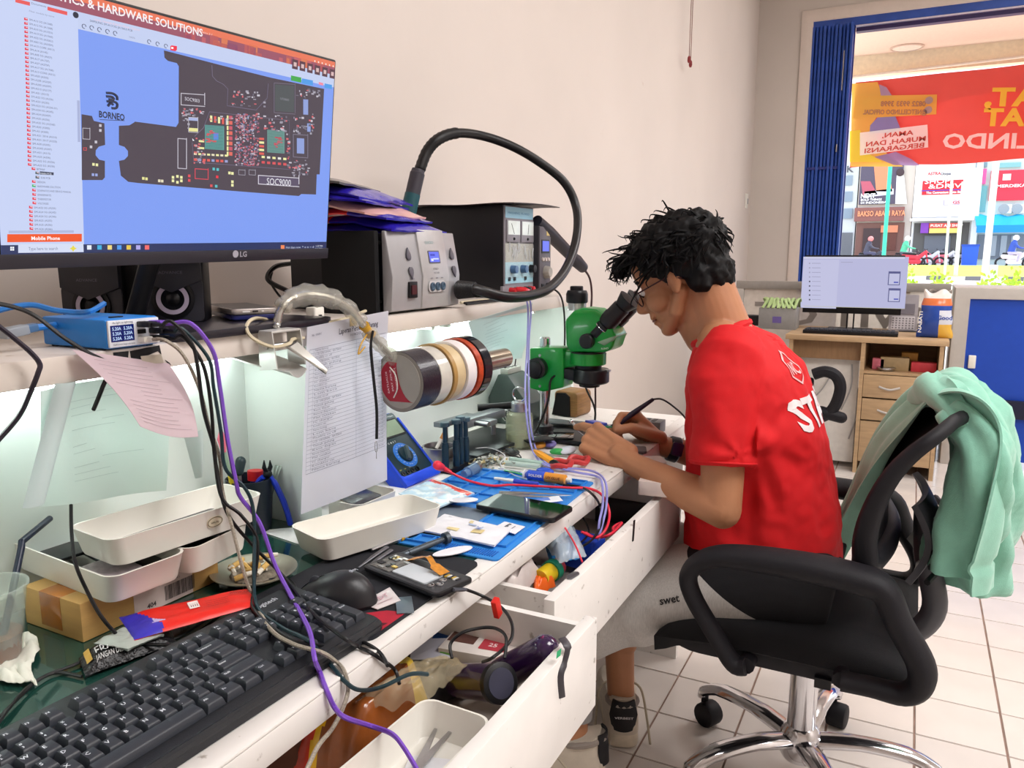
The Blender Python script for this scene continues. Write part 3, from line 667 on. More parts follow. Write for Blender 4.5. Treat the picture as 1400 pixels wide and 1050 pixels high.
fb(866,540,20,28,'5A8AD8',5)
ob(1112,336,1200,460,'6E6878',1);fb(1117,344,78,108,'4E5458',4);stx('UFS8800',382,136,3.2,'8A8A94',5,12)
ob(1190,545,1252,640,'7A7486',1);fb(1206,562,30,62,'8EA0D8',4);fb(1232,404,20,62,'8EA0D8',4);fb(1248,502,14,34,'8EA0D8',4);fb(766,478,36,12,'A8B4E0',4);fb(766,520,36,14,'E8E49A',4);ob(764,476,804,538,'C8C4D0',.7)
for k in range(5): fb(852 + 16 * k,470 + 3 * k,9,26,('F0EEB0','E06058','F0EEB0','E06058','C8C4D0')[k],5)
for k in range(8): fb(920,470 + k * 21,7,17,'F0ECA8',5);fb(929,471 + k * 21,14,15,('C8566A','E06A60')[k % 2],5)
for k in range(4): fb(806,570 + k * 14,22,8,'F0ECA8',5) if k % 2 == 0 else fb(786,574 + k * 14,14,8,'D86A6A',5)
for k in range(8): fb(786 + 18 * k,622 + k,12,8,('E8E0C0','F0ECA8')[k % 2],5);fb(786 + 18 * k,644 + k,12,10,('E0605A','9AA0D0','E0605A')[k % 3],5)
for k in range(5): fb(1052,560 + k * 15,20,9,('E06058','F0ECA8')[k % 2],5);fb(1062 + 22 * k,634 + k * 2,13,9,('F0ECA8','E8E6E0')[k % 2],5);fb(1062 + 22 * k,655 + k * 2,13,10,'D8545A',5)
for k in range(420):
    x,y = rnd.uniform(950,1048),rnd.uniform(460,670);fb(x,y,rnd.uniform(4,9),rnd.uniform(3,7),rnd.choice(['B8566A','8A8298','A86A7A','7E8AB0','C8C0CC','6A5468','D06A72']),5)
for (xa,xb_,ya,yb_,n_) in ((735,830,438,470,26),(1070,1160,480,530,26),(1200,1300,360,400,22),(1190,1270,460,540,34),(1180,1250,650,710,34),(930,1070,365,430,34),(1160,1175,540,680,18),(735,760,440,520,14),(785,830,560,660,26),(840,1180,468,486,24)):
    for k in range(n_): x,y = rnd.uniform(xa,xb_),rnd.uniform(ya,yb_);fb(x,y,rnd.uniform(4,12),rnd.uniform(3,9),rnd.choice(['A8A4B2','8A8696','D86A72','C8C4D0','6E6A7A']),5)
for x,y,c_ in ((575,720,'E8E49A'),(588,722,'E8E49A'),(640,730,'E8E0C0'),(652,731,'E8E0C0'),(696,716,'F0EEB0'),(696,730,'F0EEB0'),(714,712,'F0EEB0'),(714,736,'F0EEB0'),(730,716,'F0EEB0'),(730,730,'F0EEB0'),(372,663,'F0EEB0'),(386,665,'F0EEB0'),(370,705,'9AA8E0'),(384,706,'9AA8E0'),(762,710,'E0505A'),(762,728,'E0505A'),(862,682,'5AC0C8'),(878,684,'5AC0C8'),(876,714,'E83A4A'),(852,750,'D8545A'),(872,752,'5AC0C8'),(926,698,'F0EEB0'),(938,700,'F0EEB0'),(938,734,'F0EEB0'),(938,748,'F0EEB0'),(400,505,'C8C4D0'),(400,525,'C8C4D0'),(362,592,'C8C4D0'),(382,572,'C8C4D0')):
    fb(x,y,10,11,c_,5)
for x in (968,1010): ob(x,690,x + 28,712,'A8A4B2',.6)
ob(333,520,364,566,'C8C4D0',.7);ob(336,600,350,612,'E0505A',.7)
stx('BORNEO',134.2,160,9,'2C3048',5,35,.03);q4([(135,163),(169,164.5),(169,165.3),(135,163.8)],'2C3048',5)
for pts in ([(430,378),(455,380),(472,392),(474,408)],[(430,392),(452,394),(460,404),(440,404)],[(432,412),(462,414),(474,424),(470,440),(452,440)],[(436,432),(446,420),(458,426)]):
    sc.tube(spline([SL(*C0([p_])[0],4) for p_ in pts],5),.0016,5,col='2C3048')
q4([(261.5,189),(264.5,192.2),(262.2,192.5)],'F8F8FF',6)
for a_ in ([(860,265),(862,310),(880,330),(905,342),(925,362),(922,430),(1040,448),(1085,400),(1090,340)],[(790,555),(826,520),(850,455),(1175,490),(1178,690),(786,660),(780,580)]):
    sc.tube([SL(*C0([p_])[0],3) for p_ in a_],.0006,4,col='6C6478')
sc.build('screen_picture',SCREEN,mon,smooth=0)
nb = BL + ex * (MW * .41)
b = MB();neck0 = nb + up * .01 - nz * .03;b.tube([neck0,V((neck0.x - .05,neck0.y,ZS + .02))],.016,14,flat=.6);b.build('stand_neck',BLACK_PL,mon,world=True)
b = MB();b.prism(rrect(-.20,-.16,-.005,.16,.02),0,.012,X=T(nb.x + .08,nb.y + .108,ZS));b.build('stand_base',M('base_black','1E1B24',.3,var=.05),mon,world=True,bevel=.002)
# ================================================================ things on the shelf
def speaker(name,label,base,ang,w_=.078,d_=.075,h_=.098):
    Mx = T(*base) @ RZ(ang);t = thing(name,label,'speaker',Mx,'pair of small black computer speakers')     # front faces local -Y
    MB().prism(rrect(-w_ / 2,-d_ / 2,w_ / 2,d_ / 2,.010),0,h_).build('cabinet',BLACK_PL,t,bevel=.003)
    f = -d_ / 2
    MB().add([(-w_ / 2 + .002,f - .007,.064),(0,f - .0125,.046),(w_ / 2 - .002,f - .007,.064),(w_ / 2 - .002,f - .008,h_ - .002),(-w_ / 2 + .002,f - .008,h_ - .002),(-w_ / 2 + .002,f + .002,.064),(0,f + .002,.047),(w_ / 2 - .002,f + .002,.064),(w_ / 2 - .002,f + .002,h_ - .002),(-w_ / 2 + .002,f + .002,h_ - .002)],
             [(0,1,2,3,4),(5,1,0),(5,6,1),(1,6,7,2),(2,7,8,3),(3,8,9,4),(4,9,5,0)]).build('hood',DARK_PL,t,bevel=.0008)
    MB().prism(rrect(-w_ / 2 + .001,0,w_ / 2 - .001,.066,.008),0,.003,X=T(0,f,.001) @ RX(90)).build('baffle',DARK_PL,t)
    X = T(0,f - .003,.036) @ RX(90)
    MB().lathe([(.031,0),(.031,.003),(.026,.004),(.012,-.004),(.001,-.004)],28,X).build('cone',BLACK_PL,t)
    rg = MB().lathe([(.017,.0045),(.0235,.0045),(.0235,.0055),(.017,.0055)],32,X,closed=True).build('ring',M('lilac_grey_ring','B9AEC4',.4),t,label='pale ring around the cone')
    MB().lathe([(.0105,.003),(.007,.0065),(.001,.008)],18,X).build('dust_cap',BLACK_PL,t)
    b = MB();b.text('ADVANCE',(-.017,f - .0122,.074),(1,0,0),(0,0,1),.0062,'6A6674',fit=.034);b.build('brand_mark',PRINT,t,smooth=0)
    return t
p = PX(246,437,-1.035)
speaker('speaker','small black speaker with pale ring facing out, under the monitor middle',(-1.035,p.y,ZS + .012),40,.088,.08,.108)
p = PX(150,425,-1.09)
speaker('speaker','small black speaker half hidden behind the blue charger, turned left',(-1.15,PX(160,400,-1.13).y,ZS),22,.10,.085,.118)

# blue desktop charger at the shelf edge
A = PX(148,476,-.862);B_ = PX(234,468,-.862)
x = V((0,1,0));Mx = mat3((B_ - A).to_2d().to_3d().normalized(),V((0,0,1)).cross((B_ - A).to_2d().to_3d().normalized()),V((0,0,1)),V((A.x,A.y,ZS + .002)))
CW = .075;CHH = .036;CD = .125
ch = thing('usb_charger','blue multi-port charger with a lit white front panel at the shelf edge','charger',Mx)
BLUEP = M('blue_plastic','1F82D8',.38,var=.03)
MB().box(0,.002,0,CW,CD,CHH).build('body',BLUEP,ch,bevel=.003)
MB().box(.0015,-.001,.0015,CW - .0015,.003,CHH - .0015).build('front_panel',M('charger_white','D9DDE6',.3),ch,bevel=.0015)
MB().box(.004,-.0016,.0085,.036,-.0008,.0285).build('display',M('display_navy','0E1C66',.2),ch)
b = MB();y_ = -.0019
for r in range(3):
    for c in range(2): b.text('5.20A',(.006 + c * .0155,y_,.0105 + r * .006),(1,0,0),(0,0,1),.0056,'BFD8FF',fit=.012,bold=.02)
b.build('display_digits',SCREEN,ch,smooth=0)
b = MB().text('As light as lightning',(.007,y_,.0305),(1,0,0),(0,0,1),.0038,'4A4E5A',fit=.028).text('Multifunctional charger with display',(.006,y_,.0042),(1,0,0),(0,0,1),.0030,'4A4E5A',fit=.030);b.build('lettering',PRINT,ch,smooth=0)
for k in range(3):
    for c in range(2): MB().box(.041 + c * .017,-.0016,.006 + k * .0095,.053 + c * .017,-.0007,.0115 + k * .0095).build('port',BLACK_PL,ch)
MB().prism(rrect(.022,.02,.04,.028,.003),CHH,CHH + .0012).build('button',BLACK_PL,ch)
for sx in (.008,CW - .008):
    for sy in (.012,CD - .012): MB().lathe([(.004,-.002),(.004,0)],10,T(sx,sy,0)).build('foot',BLACK_RUBBER,ch)
def plug(Mx_,name,label,col,L=.022,group=None):
    t = thing(name,label,'plug',Mx_,group);MB().prism(rrect(-.0065,-.0035,.0065,.0035,.0015),0,L).build('shell',col,t,bevel=.0006)
    MB().lathe([(.0032,L),(.0026,L + .012),(.0022,L + .018)],10).build('strain_relief',col,t);return t
MPUR = M('purple_cable','7A4CC0',.4,var=.03);MBRAID = M('grey_braided_cable','A39A8C',.6,var=.3,scale=500,bump=.6,bscale=900);MTEAL = M('dark_teal_cable','16323A',.45)
OUT = Mx @ RX(90)     # z leaves the front
port = lambda c,k: Mx @ T(.047 + c * .017,-.001,.0087 + k * .0095) @ RX(90)
plug(port(0,2),'usb_plug','black plug in the upper port of the blue charger',BLACK_PL)
plug(port(1,2),'usb_plug','purple plug in the top right port of the blue charger',MPUR)
plug(port(1,1),'usb_plug','black plug in the middle right port of the blue charger',BLACK_PL)
plug(port(1,0),'usb_plug','black plug in the bottom right port of the blue charger',BLACK_PL)
plug(port(0,0),'usb_plug','white plug in the lower left port of the blue charger',WHITE_PL,.012)
def pth(c,k,out=.04): return Mx @ V((.047 + c * .017,-out,.0087 + k * .0095))
# cables hanging from the charger over the bench edge: pixel path with depth plane X per point
def path(*pts): return [PX(a,b_,X) if mode == 'x' else (PZ(a,b_,X) if mode == 'z' else PY(a,b_,X)) for a,b_,mode,X in pts]
KT = .757      # resting height over the keyboard
XC = -.80
cable('charging_cable','purple cable from the blue charger hanging down over the keyboard and drawer',[pth(1,2,.035)] + path((262,443,'x',-.81),(291,480,'x',XC),(300,525,'x',XC),(311,600,'x',XC + .01),(323,660,'x',XC + .02),(329,680,'x',XC + .02),(355,715,'x',-.765),(375,770,'x',-.74),(395,810,'z',KT),(422,860,'z',KT + .002),(430,900,'z',KT),(437,918,'z',.7345),(443,935,'z',.733),(450,952,'x',-.5255),(458,968,'x',-.522),(472,981,'x',-.5),(505,992,'z',.668),(535,1003,'z',.672),(552,1022,'z',.67),(572,1055,'z',.66)),.0028,MPUR,group=None)
cable('charging_cable','grey braided cable from the blue charger looping into the near drawer',[pth(0,0,.02)] + path((225,465,'x',-.815),(250,485,'x',-.81),(272,530,'x',-.81),(285,580,'x',-.81),(300,625,'x',XC),(304,670,'x',XC),(316,715,'x',-.78),(330,770,'x',-.76),(343,810,'z',KT),(368,858,'z',KT),(400,880,'z',KT + .002),(440,892,'z',KT),(460,905,'z',.735),(470,917,'z',.733),(476,940,'x',-.525),(470,965,'x',-.52),(455,995,'x',-.52),(435,1020,'x',-.51),(418,1055,'x',-.5)),.0024,MBRAID)
cable('charging_cable','black cable from the charger crossing the keyboard beside the numeric pad',[pth(0,2)] + path((235,440,'x',-.81),(262,470,'x',-.805),(270,500,'x',XC),(278,560,'x',XC),(292,610,'x',XC),(296,640,'x',XC),(310,700,'x',-.79),(345,745,'x',-.77),(375,775,'x',-.75),(400,802,'z',KT),(430,840,'z',KT),(470,872,'z',KT),(490,884,'z',.7345),(505,891,'z',.733),(522,902,'x',-.5255),(540,916,'x',-.524),(546,935,'x',-.51)),.0024)
cable('charging_cable','dark teal cable from the charger joining the bundle over the keyboard',[pth(1,1)] + path((250,450,'x',-.81),(285,490,'x',XC),(292,530,'x',XC),(302,590,'x',-.795),(308,640,'x',-.79),(333,665,'x',-.775),(345,690,'x',-.77),(348,730,'x',-.76),(347,790,'x',-.735),(352,830,'z',KT),(385,858,'z',KT),(420,875,'z',KT + .003),(440,895,'z',.736),(458,916,'z',.733),(472,932,'x',-.525),(490,943,'x',-.51),(520,940,'x',-.47),(560,922,'x',-.45),(585,922,'x',-.44)),.0024,MTEAL)
cable('charging_cable','black cable from the lowest charger port hanging straight beside the purple one',[pth(1,0)] + path((252,462,'x',-.81),(278,500,'x',XC),(289,560,'x',XC),(293,620,'x',XC),(303,680,'x',-.785),(330,705,'x',-.77),(352,740,'x',-.755),(347,800,'x',-.74),(345,830,'z',KT),(375,860,'z',KT),(410,878,'z',KT + .002),(455,884,'z',.736),(490,878,'z',.733),(505,882,'z',.733),(520,893,'x',-.5255),(530,910,'x',-.50)),.0024)

# cables and plug at the left end of the shelf
cable('network_cable','bright blue cable arching over the top of the blue charger',path((-20,430,'x',-.98),(15,420,'x',-.97),(45,417,'x',-.96),(75,424,'x',-.94),(105,427,'x',-.92),(125,425,'x',-.90),(142,415,'x',-.93)),.0035,M('blue_cable','2A78C8',.35))
cable('power_cable','black cable sagging from the left over the shelf edge left of the charger',path((-20,412,'x',-.9),(20,420,'x',-.89),(50,433,'x',-.885),(85,460,'x',-.87),(120,482,'x',-.86),(150,500,'x',-.855),(140,530,'x',-.85),(128,560,'x',-.87)),.0026)
cable('power_cable','dark cable dropping over the shelf edge at the far left behind the paper',path((-10,440,'x',-.85),(10,455,'x',-.85),(40,480,'x',-.85),(54,497,'x',-.85),(52,510,'x',-.85),(42,535,'x',-.86),(25,570,'x',-.88),(-10,610,'x',-.9)),.0028,M('purple_black_cable','2A2230',.5))
cable('power_cable','cream cable lying along the wall behind the blue charger',path((-10,440,'z',ZS + .004),(30,432,'z',ZS + .004),(60,432,'z',ZS + .004),(80,440,'z',ZS + .004)),.003,M('cream_cable','CFC3A6',.5))
a = PX(3,457,-.95);b2 = PX(35,450,-.95)
t = thing('connector','grey and clear blue plug lying on the shelf left of the charger','plug',T(a.x,a.y,a.z))
d = (b2 - a).normalized();L_ = look(d,V((0,0,1)))
MB(T(*a) @ L_).prism(rrect(-.009,-.006,.009,.006,.002),0,.028).build('shell',M('grey_connector','8E959E',.4),t,world=True,bevel=.001)
MB(T(*a) @ L_).prism(rrect(-.007,-.005,.007,.005,.002),.028,.040).build('collar',M('steel_blue','4A6E98',.3),t,world=True)
MB().tube([b2,PX(80,444,-.96)],.0045,10).build('cable',M('blue_cable','2A78C8',.35),t,world=True)

# phones on the monitor foot
def phone_box(t,L,W,H,mat_body,mat_face,r=.008):
    MB().prism(rrect(0,0,L,W,r),0,H).build('body',mat_body,t,bevel=.0018)
    MB().prism(rrect(.002,.002,L - .002,W - .002,r - .002),H - .0003,H + .0004).build('glass',mat_face,t)
DARKGL = M('dark_glass','0C0D12',.06,var=.02,coat=.5)
PSILV = M('silver_phone_edge','BFB7B4',.3,metal=.6)
p = PX(380,431,-.905);Mp = T(p.x,p.y,ZS + .0135) @ RZ(150)
t = thing('smartphone','blue-edged phone lying under the silver phone right of the speaker','phone',Mp);phone_box(t,.15,.072,.008,M('blue_phone_edge','242A6A',.3),DARKGL)
t = thing('smartphone','silver-edged phone on top of the blue-edged one right of the speaker','phone',T(p.x,p.y,ZS + .0222) @ RZ(153));phone_box(t,.15,.072,.009,PSILV,M('black_grain_glass','1A181C',.3))
b = MB()
for k,wd in ((-.012,.004),(0,.009),(.014,.012)): b.prism(rrect(-wd / 2,-.0013,wd / 2,.0013,.001),0,.0006,'F0ECEA' if k else '2A2428',X=T(-.0002,.036 + k,.0045) @ RZ(-90) @ RX(90))
b.build('port_row',PRINT,t)
# puck and cream cable of the clip lamp
p = PX(340,448,-.88);t = tag(MB().lathe([(.028,0),(.03,.003),(.028,.006),(.001,.0065)],28,T(-.905,p.y - .02,ZS)).build('charging_puck',WHITE_PL),'flat white round charging puck at the shelf edge beside the clamp','charger')
cable('charger_cable','cream cable curling over the lamp clamp from the white adapter',path((500,425,'z',ZS + .012),(470,436,'z',ZS + .004),(440,441,'z',ZS + .004),(380,439,'z',ZS + .006),(350,435,'x',-.88),(337,446,'x',-.865),(345,462,'x',-.85),(372,474,'x',-.835),(395,470,'x',-.83),(400,464,'x',-.84),(415,462,'x',-.855)),.0028,M('cream_cable','CFC3A6',.5),cat='cable')
p = PX(431,432,-.93);t = thing('wall_adapter','small white power adapter on the shelf under the wrapped lamp arm','adapter',T(p.x,p.y,ZS))
MB().prism(rrect(-.011,-.013,.011,.013,.004),0,.024).build('body',WHITE_PL,t,bevel=.002);MB().box(.0105,-.004,.008,.0118,.004,.011).build('port',BLACK_PL,t)
cable('power_cable','black cable hanging in a loop from behind the monitor beside the black case',path((400,360,'x',-1.2),(378,364,'x',-1.2),(366,376,'x',-1.2),(370,386,'x',-1.19),(392,397,'x',-1.17),(405,402,'x',-1.15)),.005)
cable('power_cable','thin black cable hanging behind the phones against the wall',path((372,372,'x',-1.22),(370,385,'x',-1.22),(380,402,'x',-1.22),(392,414,'x',-1.2)),.0025)

# ---------------- soldering station (silver front, black case)
SILV = M('silver_station','A6A5A8',.38,metal=.25,var=.03);GREYB = M('dark_button','55525C',.4)
sA = PX(537,427,-.88);sB = PX(628,416,-.88);SWd = sB.y - sA.y;SHt = PX(534,318,-.9).z - ZS
st = thing('soldering_station','silver-fronted hot-air station with a blue display and thick black hose','station',T(-.90,sA.y,ZS + .003))
MB().box(-.235,.006,0,-.002,SWd - .004,SHt - .004).build('case',M('navy_black_steel','0A0B14',.45,bump=.1,bscale=400),st,bevel=.003)
# front: vertical below, leaning back above; local x toward the room
prof = [(0,0),(.018,.004),(.022,SHt * .44),(.006,SHt),(-.002,SHt),(-.002,0)]
Xf = Matrix(((1,0,0,0),(0,0,1,0),(0,1,0,0),(0,0,0,1)))
b = MB();b.prism(prof,0,SWd,X=Xf);b.f = [f[::-1] for f in b.f];b.build('front',SILV,st,bevel=.004,seg=3)
b = MB();b.prism([(p_[0] + (.004 if p_[0] > .003 else 0),p_[1] * (1.03 if i in (3,4) else 1)) for i,p_ in enumerate(prof)],SWd * .40,SWd * .80,X=Xf);b.f = [f[::-1] for f in b.f];b.build('centre_panel',M('silver_station_light','B3B1B2',.38,metal=.2),st,bevel=.003)
def fp(v,hh,o=.0): # point on the front: v across 0..1, hh height fraction
    z = hh * SHt
    x_ = .022 + (.006 - .022) * (hh - .44) / .56 if hh > .44 else .022 + (.0 if hh > .1 else 0)
    return V((x_ + .0042 + o,v * SWd,z))
nf = V((SHt * .56,0,.016)).normalized();uf = V((-.016,0,SHt * .56)).normalized()
FU = mat3(V((0,1,0)),uf,nf,V((0,0,0)))
def onf(v,hh,o=0): return Matrix.Translation(fp(v,hh,o)) @ FU
MB().prism(rrect(-.021,-.013,.021,.013,.002),-.002,.0012,X=onf(.60,.68)).build('display_bezel',GREYB,st)
b = MB().prism(rrect(-.018,-.0105,.018,.0105,.001),.0012,.0016,'5A6AF0',X=onf(.60,.68)).cbox((-.006,.004,.0018),(.016,.004,.0004),'2030C0',X=onf(.60,.68)).cbox((.004,-.004,.0018),(.02,.003,.0004),'C8D4FF',X=onf(.60,.68)).cbox((-.01,-.006,.0018),(.008,.005,.0004),'D8E0FF',X=onf(.60,.68));b.build('display',SCREEN,st,smooth=0)
def drop(flip): return [(0,.016 * flip),(.007,.003 * flip),(.0075,-.004 * flip),(.004,-.009 * flip),(-.004,-.009 * flip),(-.0075,-.004 * flip),(-.007,.003 * flip)][::flip]
for v,o in ((.245,-.003),(.90,-.003)):
    for hh,fl_ in ((.70,1),(.50,-1)): MB().prism(drop(fl_),0,.003,X=onf(v,hh,o)).build('button',GREYB,st,bevel=.0008)
MB().prism(rrect(-.014,-.016,.014,.016,.002),-.001,.0035,X=T(.0222,.26 * SWd,.21 * SHt + .01) @ mat3(V((0,1,0)),V((0,0,1)),V((1,0,0)),V((0,0,0)))).build('power_switch',BLACK_PL,st,bevel=.001)
FV = mat3(V((0,1,0)),V((0,0,1)),V((1,0,0)),V((0,0,0)))
MB().prism(rrect(-.0085,-.009,.0085,.009,.001),.0034,.0055,X=T(.0222,.26 * SWd,.21 * SHt + .01) @ FV).build('switch_rocker',M('dark_red_rocker','4A1E22',.3),st)
MB().prism(rrect(-.032,-.011,.032,.011,.009),0,.0012,X=T(.0262,.60 * SWd,.30 * SHt) @ FV).build('socket_plate',M('pale_socket_plate','C4C2C4',.4),st)
for k in (-1,0,1): MB().lathe([(.0085,0),(.0085,.003),(.006,.004),(.004,.0025),(.001,.0025)],18,T(.0272,(.60 * SWd) + k * .0195,.30 * SHt) @ FV).build('knob',M('blue_grey_knob','3E5468',.4),st)
b = MB()
for k in (-1,0,1): b.cbox((.0268,.60 * SWd + k * .0195,.30 * SHt + .017),(.0003,.008,.002),'85838A')
b.cbox((.0226,.26 * SWd,.41 * SHt),(.0003,.016,.002),'85838A')
b.at(onf(.60,.515,.0005)).text('8786D+',(0,0,.0004),size=.0062,col='6A686E',center=True).text('HOT AIR',(0,-.008,.0004),size=.0055,col='6A686E',center=True);b.at(onf(.60,.85,.0005)).text('QUICKO',(-.026,0,.0004),size=.008,col='8FA4A6',bold=.02)
b.build('lettering',PRINT,st,smooth=0)
for z in (.14,.86): MB().lathe([(.0035,0),(.003,.003),(.001,.0035)],12,T(-.012,.006,z * SHt) @ RX(90)).build('screw',STEEL,st)
# hose: from the socket, loop to the right, over the top, back to the handle behind
hx = fp(.90,.22).x - .90
def hp(x,y,X): return PX(x,y,X)
H = [V((-.872,sA.y + SWd * .93,ZS + .25 * SHt))] + [hp(*q) for q in ((650,396,-.83),(690,406,-.80),(725,404,-.79),(752,393,-.79),(775,365,-.80),(788,325,-.82),(788,285,-.85),(772,250,-.88),(738,222,-.93),(700,200,-.98),(660,186,-1.03),(625,182,-1.06),(600,190,-1.08),(584,207,-1.10),(574,232,-1.11))]
MB().tube(spline(H,8),[.0115] * 40 + [.0115] * 200 if False else .0118,12).build('hose',M('black_hose','0E0E13',.38,var=.1),st,world=True)
b = MB();R_ = [];P_ = spline([H[0] - V((.02,0,0)) * 0 ,H[1]],16)
P_ = [H[0].lerp(H[1],k / 24) for k in range(25)];b.tube(P_,[.0195 - .004 * k / 24 + (.0012 if k % 2 else 0) for k in range(25)],14);b.build('strain_relief',BLACK_RUBBER,st,world=True)
b = MB();P_ = spline(H[-5:],8)[8:];b.tube(P_,[.0135 + (.0012 if k % 2 else 0) for k in range(len(P_))],12);b.build('hose_collar',BLACK_RUBBER,st,world=True)
ha,hb = hp(572,232,-1.11),hp(562,275,-1.12)
MB().tube([ha,ha.lerp(hb,.1),ha.lerp(hb,.12),hb],[.016,.017,.0185,.0185],16).build('handle',M('handle_grey','38353F',.5),st,world=True)
MB().tube([hb.lerp(ha,.22),hb + (hb - ha) * .6],[.0195,.0195],16).build('handle_band',M('teal_band','17505A',.5),st,world=True)
bk = V((hb.x - .005,hb.y,ZS + SHt));MB().tube([hb + (hb - ha) * .5,V((hb.x - .003,hb.y,ZS + SHt * .5))],[.018,.015],12).build('cradle',BLACK_PL,st,world=True)

# ---------------- black sleeve leaning on the station, and the pile of mailer bags on top
p0,p1 = PX(441,425,-1.03),PX(512,428,-.885)
t = tag(MB().box(-1.035,sA.y - .018,ZS,-.905,sA.y - .004,ZS + SHt * 1.02).build('laptop_sleeve',M('matt_black_cloth','08080B',.9,var=.1),bevel=.003),'flat black sleeve standing against the left side of the silver station','sleeve')
MB()
def bag(label,z,cols,x0_,y0__,L,W,th,droop,ang,seed):
    cx,cy = x0_,y0__;Mx = T(cx,cy,z) @ RZ(ang)
    def f(u,v,s=1):
        e = (1 - (2 * u - 1) ** 6) * (1 - (2 * v - 1) ** 4)
        fold = -droop * max(0,v - .62) * W * 1.6
        n_ = noise.noise(V((u * 5,v * 5,seed))) * .003
        return V(((v - .55) * W,(u - .5) * L,(th * e * s if s > 0 else 0) + fold + n_ + .001))
    cols = [c for c in cols];m = MB()
    m.sheet(lambda u,v: f(u,v),26,18,.004)
    for i,fc in enumerate(m.f):
        c = sum((V(m.v[j]) for j in fc),V()) / len(fc);u = c.y / L + .5;v = c.x / W + .55
        k = 0 if v < .35 else 1 if v < .62 else 2
        m.c[i] = rgb(cols[k] if abs((u * 7) % 1 - .5) < .5 else cols[0])
    o = m.build('mailer_bag',GLOSS,local=Mx,smooth=60);return tag(o,label,'bag','plastic mailer bags stacked on the silver station')
PU,RD,BKK,PK,GR = '2E22A8','E02A2E','0C0C12','D9A8A4','5A5658'
zt = ZS + SHt + .003;cy = sA.y + .06
for k,(cols,dy,dx,ang,lab) in enumerate((((BKK,PU,PU),.06,.02,-6,'lowest purple mailer bag, lying directly on the silver station'),
        ((RD,PU,PU),.05,.035,4,'second mailer bag from below, purple with a red back'),
        ((RD,RD,PU),.03,.02,10,'third mailer bag from below with a red middle and purple edge'),
        ((BKK,PU,PK),.0,.015,3,'pinkish mailer bag in the middle of the stack'),
        ((RD,PU,PU),-.02,.0,14,'red mailer bag under the top purple one'),
        ((RD,PU,PU),-.01,-.005,8,'upper purple mailer bag with a red back just under the grey one'))):
    bag(lab,zt + k * .0142,cols,-1.02 + dx,cy + dy,.22,.21,.014,.08 + .05 * (k % 2),ang,k * 3.1)
bag('grey-black speckled mailer bag on top of the stack',zt + 6 * .0142 + .003,(GR,GR,GR),-1.06,cy - .05,.23,.20,.008,.06,18,9)

# ---------------- bench power supply and the small hot-air unit
pA = PX(689,400,-.95);pB = PX(731,394,-.95);PW = .175;PH = PX(690,281,-.95).z - ZS
ps = thing('power_supply','tall black bench power supply with twin meters and a pale blue lower panel','power supply',T(-.95,pA.y,ZS + .003))
MB().box(-.30,0,0,-.003,PW,PH).build('case',M('navy_black_steel','0A0B14',.45),ps,bevel=.002)
GP = M('meter_grey','8B8890',.4)
MB().box(-.004,.002,.0,.001,PW - .002,PH - .002).build('front',GP,ps,bevel=.001)
FS = MB().box(.001,.006,PH * .86,.0018,PW - .006,PH * .98,'9ED0E8');FS.build('header_plate',PRINT,ps)
b = MB().text('MAISHENG  PS-305D',(.0021,.02,PH * .905),(0,1,0),(0,0,1),.008,'3E86B8',fit=.125);b.build('lettering',PRINT,ps,smooth=0)
for k in range(2):
    y = .008 + k * .082
    m_ = MB().box(.001,y,PH * .60,.006,y + .076,PH * .84).build('meter',GP,ps,bevel=.001)
    MB().box(.006,y + .004,PH * .68,.0068,y + .072,PH * .83).build('meter_face',M('meter_face','D8E0DC',.2),m_)
    MB().tube([(.0072,y + .038,PH * .69),(.0072,y + .022 + k * .02,PH * .80)],.0006,4).build('needle',BLACK_PL,m_)
    MB().lathe([(.004,0),(.003,.003)],10,T(.006,y + .038,PH * .635) @ FV).build('zero_screw',BLACK_PL,m_)
MB().box(.001,.005,PH * .145,.002,PW - .005,PH * .38,'9FD2E2').build('blue_panel',PRINT,ps)
MB().box(.001,.005,PH * .38,.002,PW - .005,PH * .585,'A9A89C').build('grey_panel',PRINT,ps)
b = MB()
for _ in range(12): y = rnd.uniform(.012,PW - .012);z = PH * rnd.uniform(.40,.50);b.tube(spline([(.004,y,z),(.006,y + rnd.uniform(-.006,.006),z + .012),(.004,y + rnd.uniform(-.004,.008),z + .026)],4),.0018,5)
b.build('film_wrinkle',FILM,ps,kind='stuff')
MB().box(.002,.004,PH * .20,.0035,PW - .004,PH * .58).build('protective_film',clear('clear_film2','FFFFFF',.8,.15),ps)
for y,z in ((.04,.30),(.10,.30),(.152,.30)): MB().lathe([(.011,0),(.010,.016),(.001,.0165)],16,T(.002,y,PH * z) @ FV).build('knob',BLACK_PL if y > .12 else M('steel_blue','4A6E98',.3),ps)
for y in (.02,.05,.115): MB().box(.0021,y,PH * .175,.005,y + .01,PH * .215).build('switch',BLACK_PL,ps)
MB().box(-.004,-.012,0,.003,PW - .006,PH * .12).build('terminal_panel',GP,ps)
for y,c in ((.03,'C81E2A'),(.055,'18181C'),(.085,'C81E2A'),(.115,'18181C'),(.14,'C81E2A')): MB().lathe([(.009,0),(.008,.018),(.005,.02)],12,T(.003,y,PH * .065) @ FV,col=c).build('terminal',GLOSS,ps)
b = MB().tube(spline([(.02,.03,.02),(.035,.05,.018),(.03,.09,.012),(.012,.11,.01)],5),.006,8,col='D0202C');b.build('lead',GLOSS,ps)
p = PX(690,281,-.95);t = tag(MB().sheet(lambda u,v: V((-1.24 + .33 * u,pA.y - .02 + v * (PW + .11),ZS + PH + .005 + .006 * math.sin(v * 2.6) * (1 - u * .3) + .0015 * math.sin(u * 9))),12,16,.002).build('folder',M('maroon_black_card','2A1418',.5)),'thin dark folder lying flat on top of the power supply','folder')
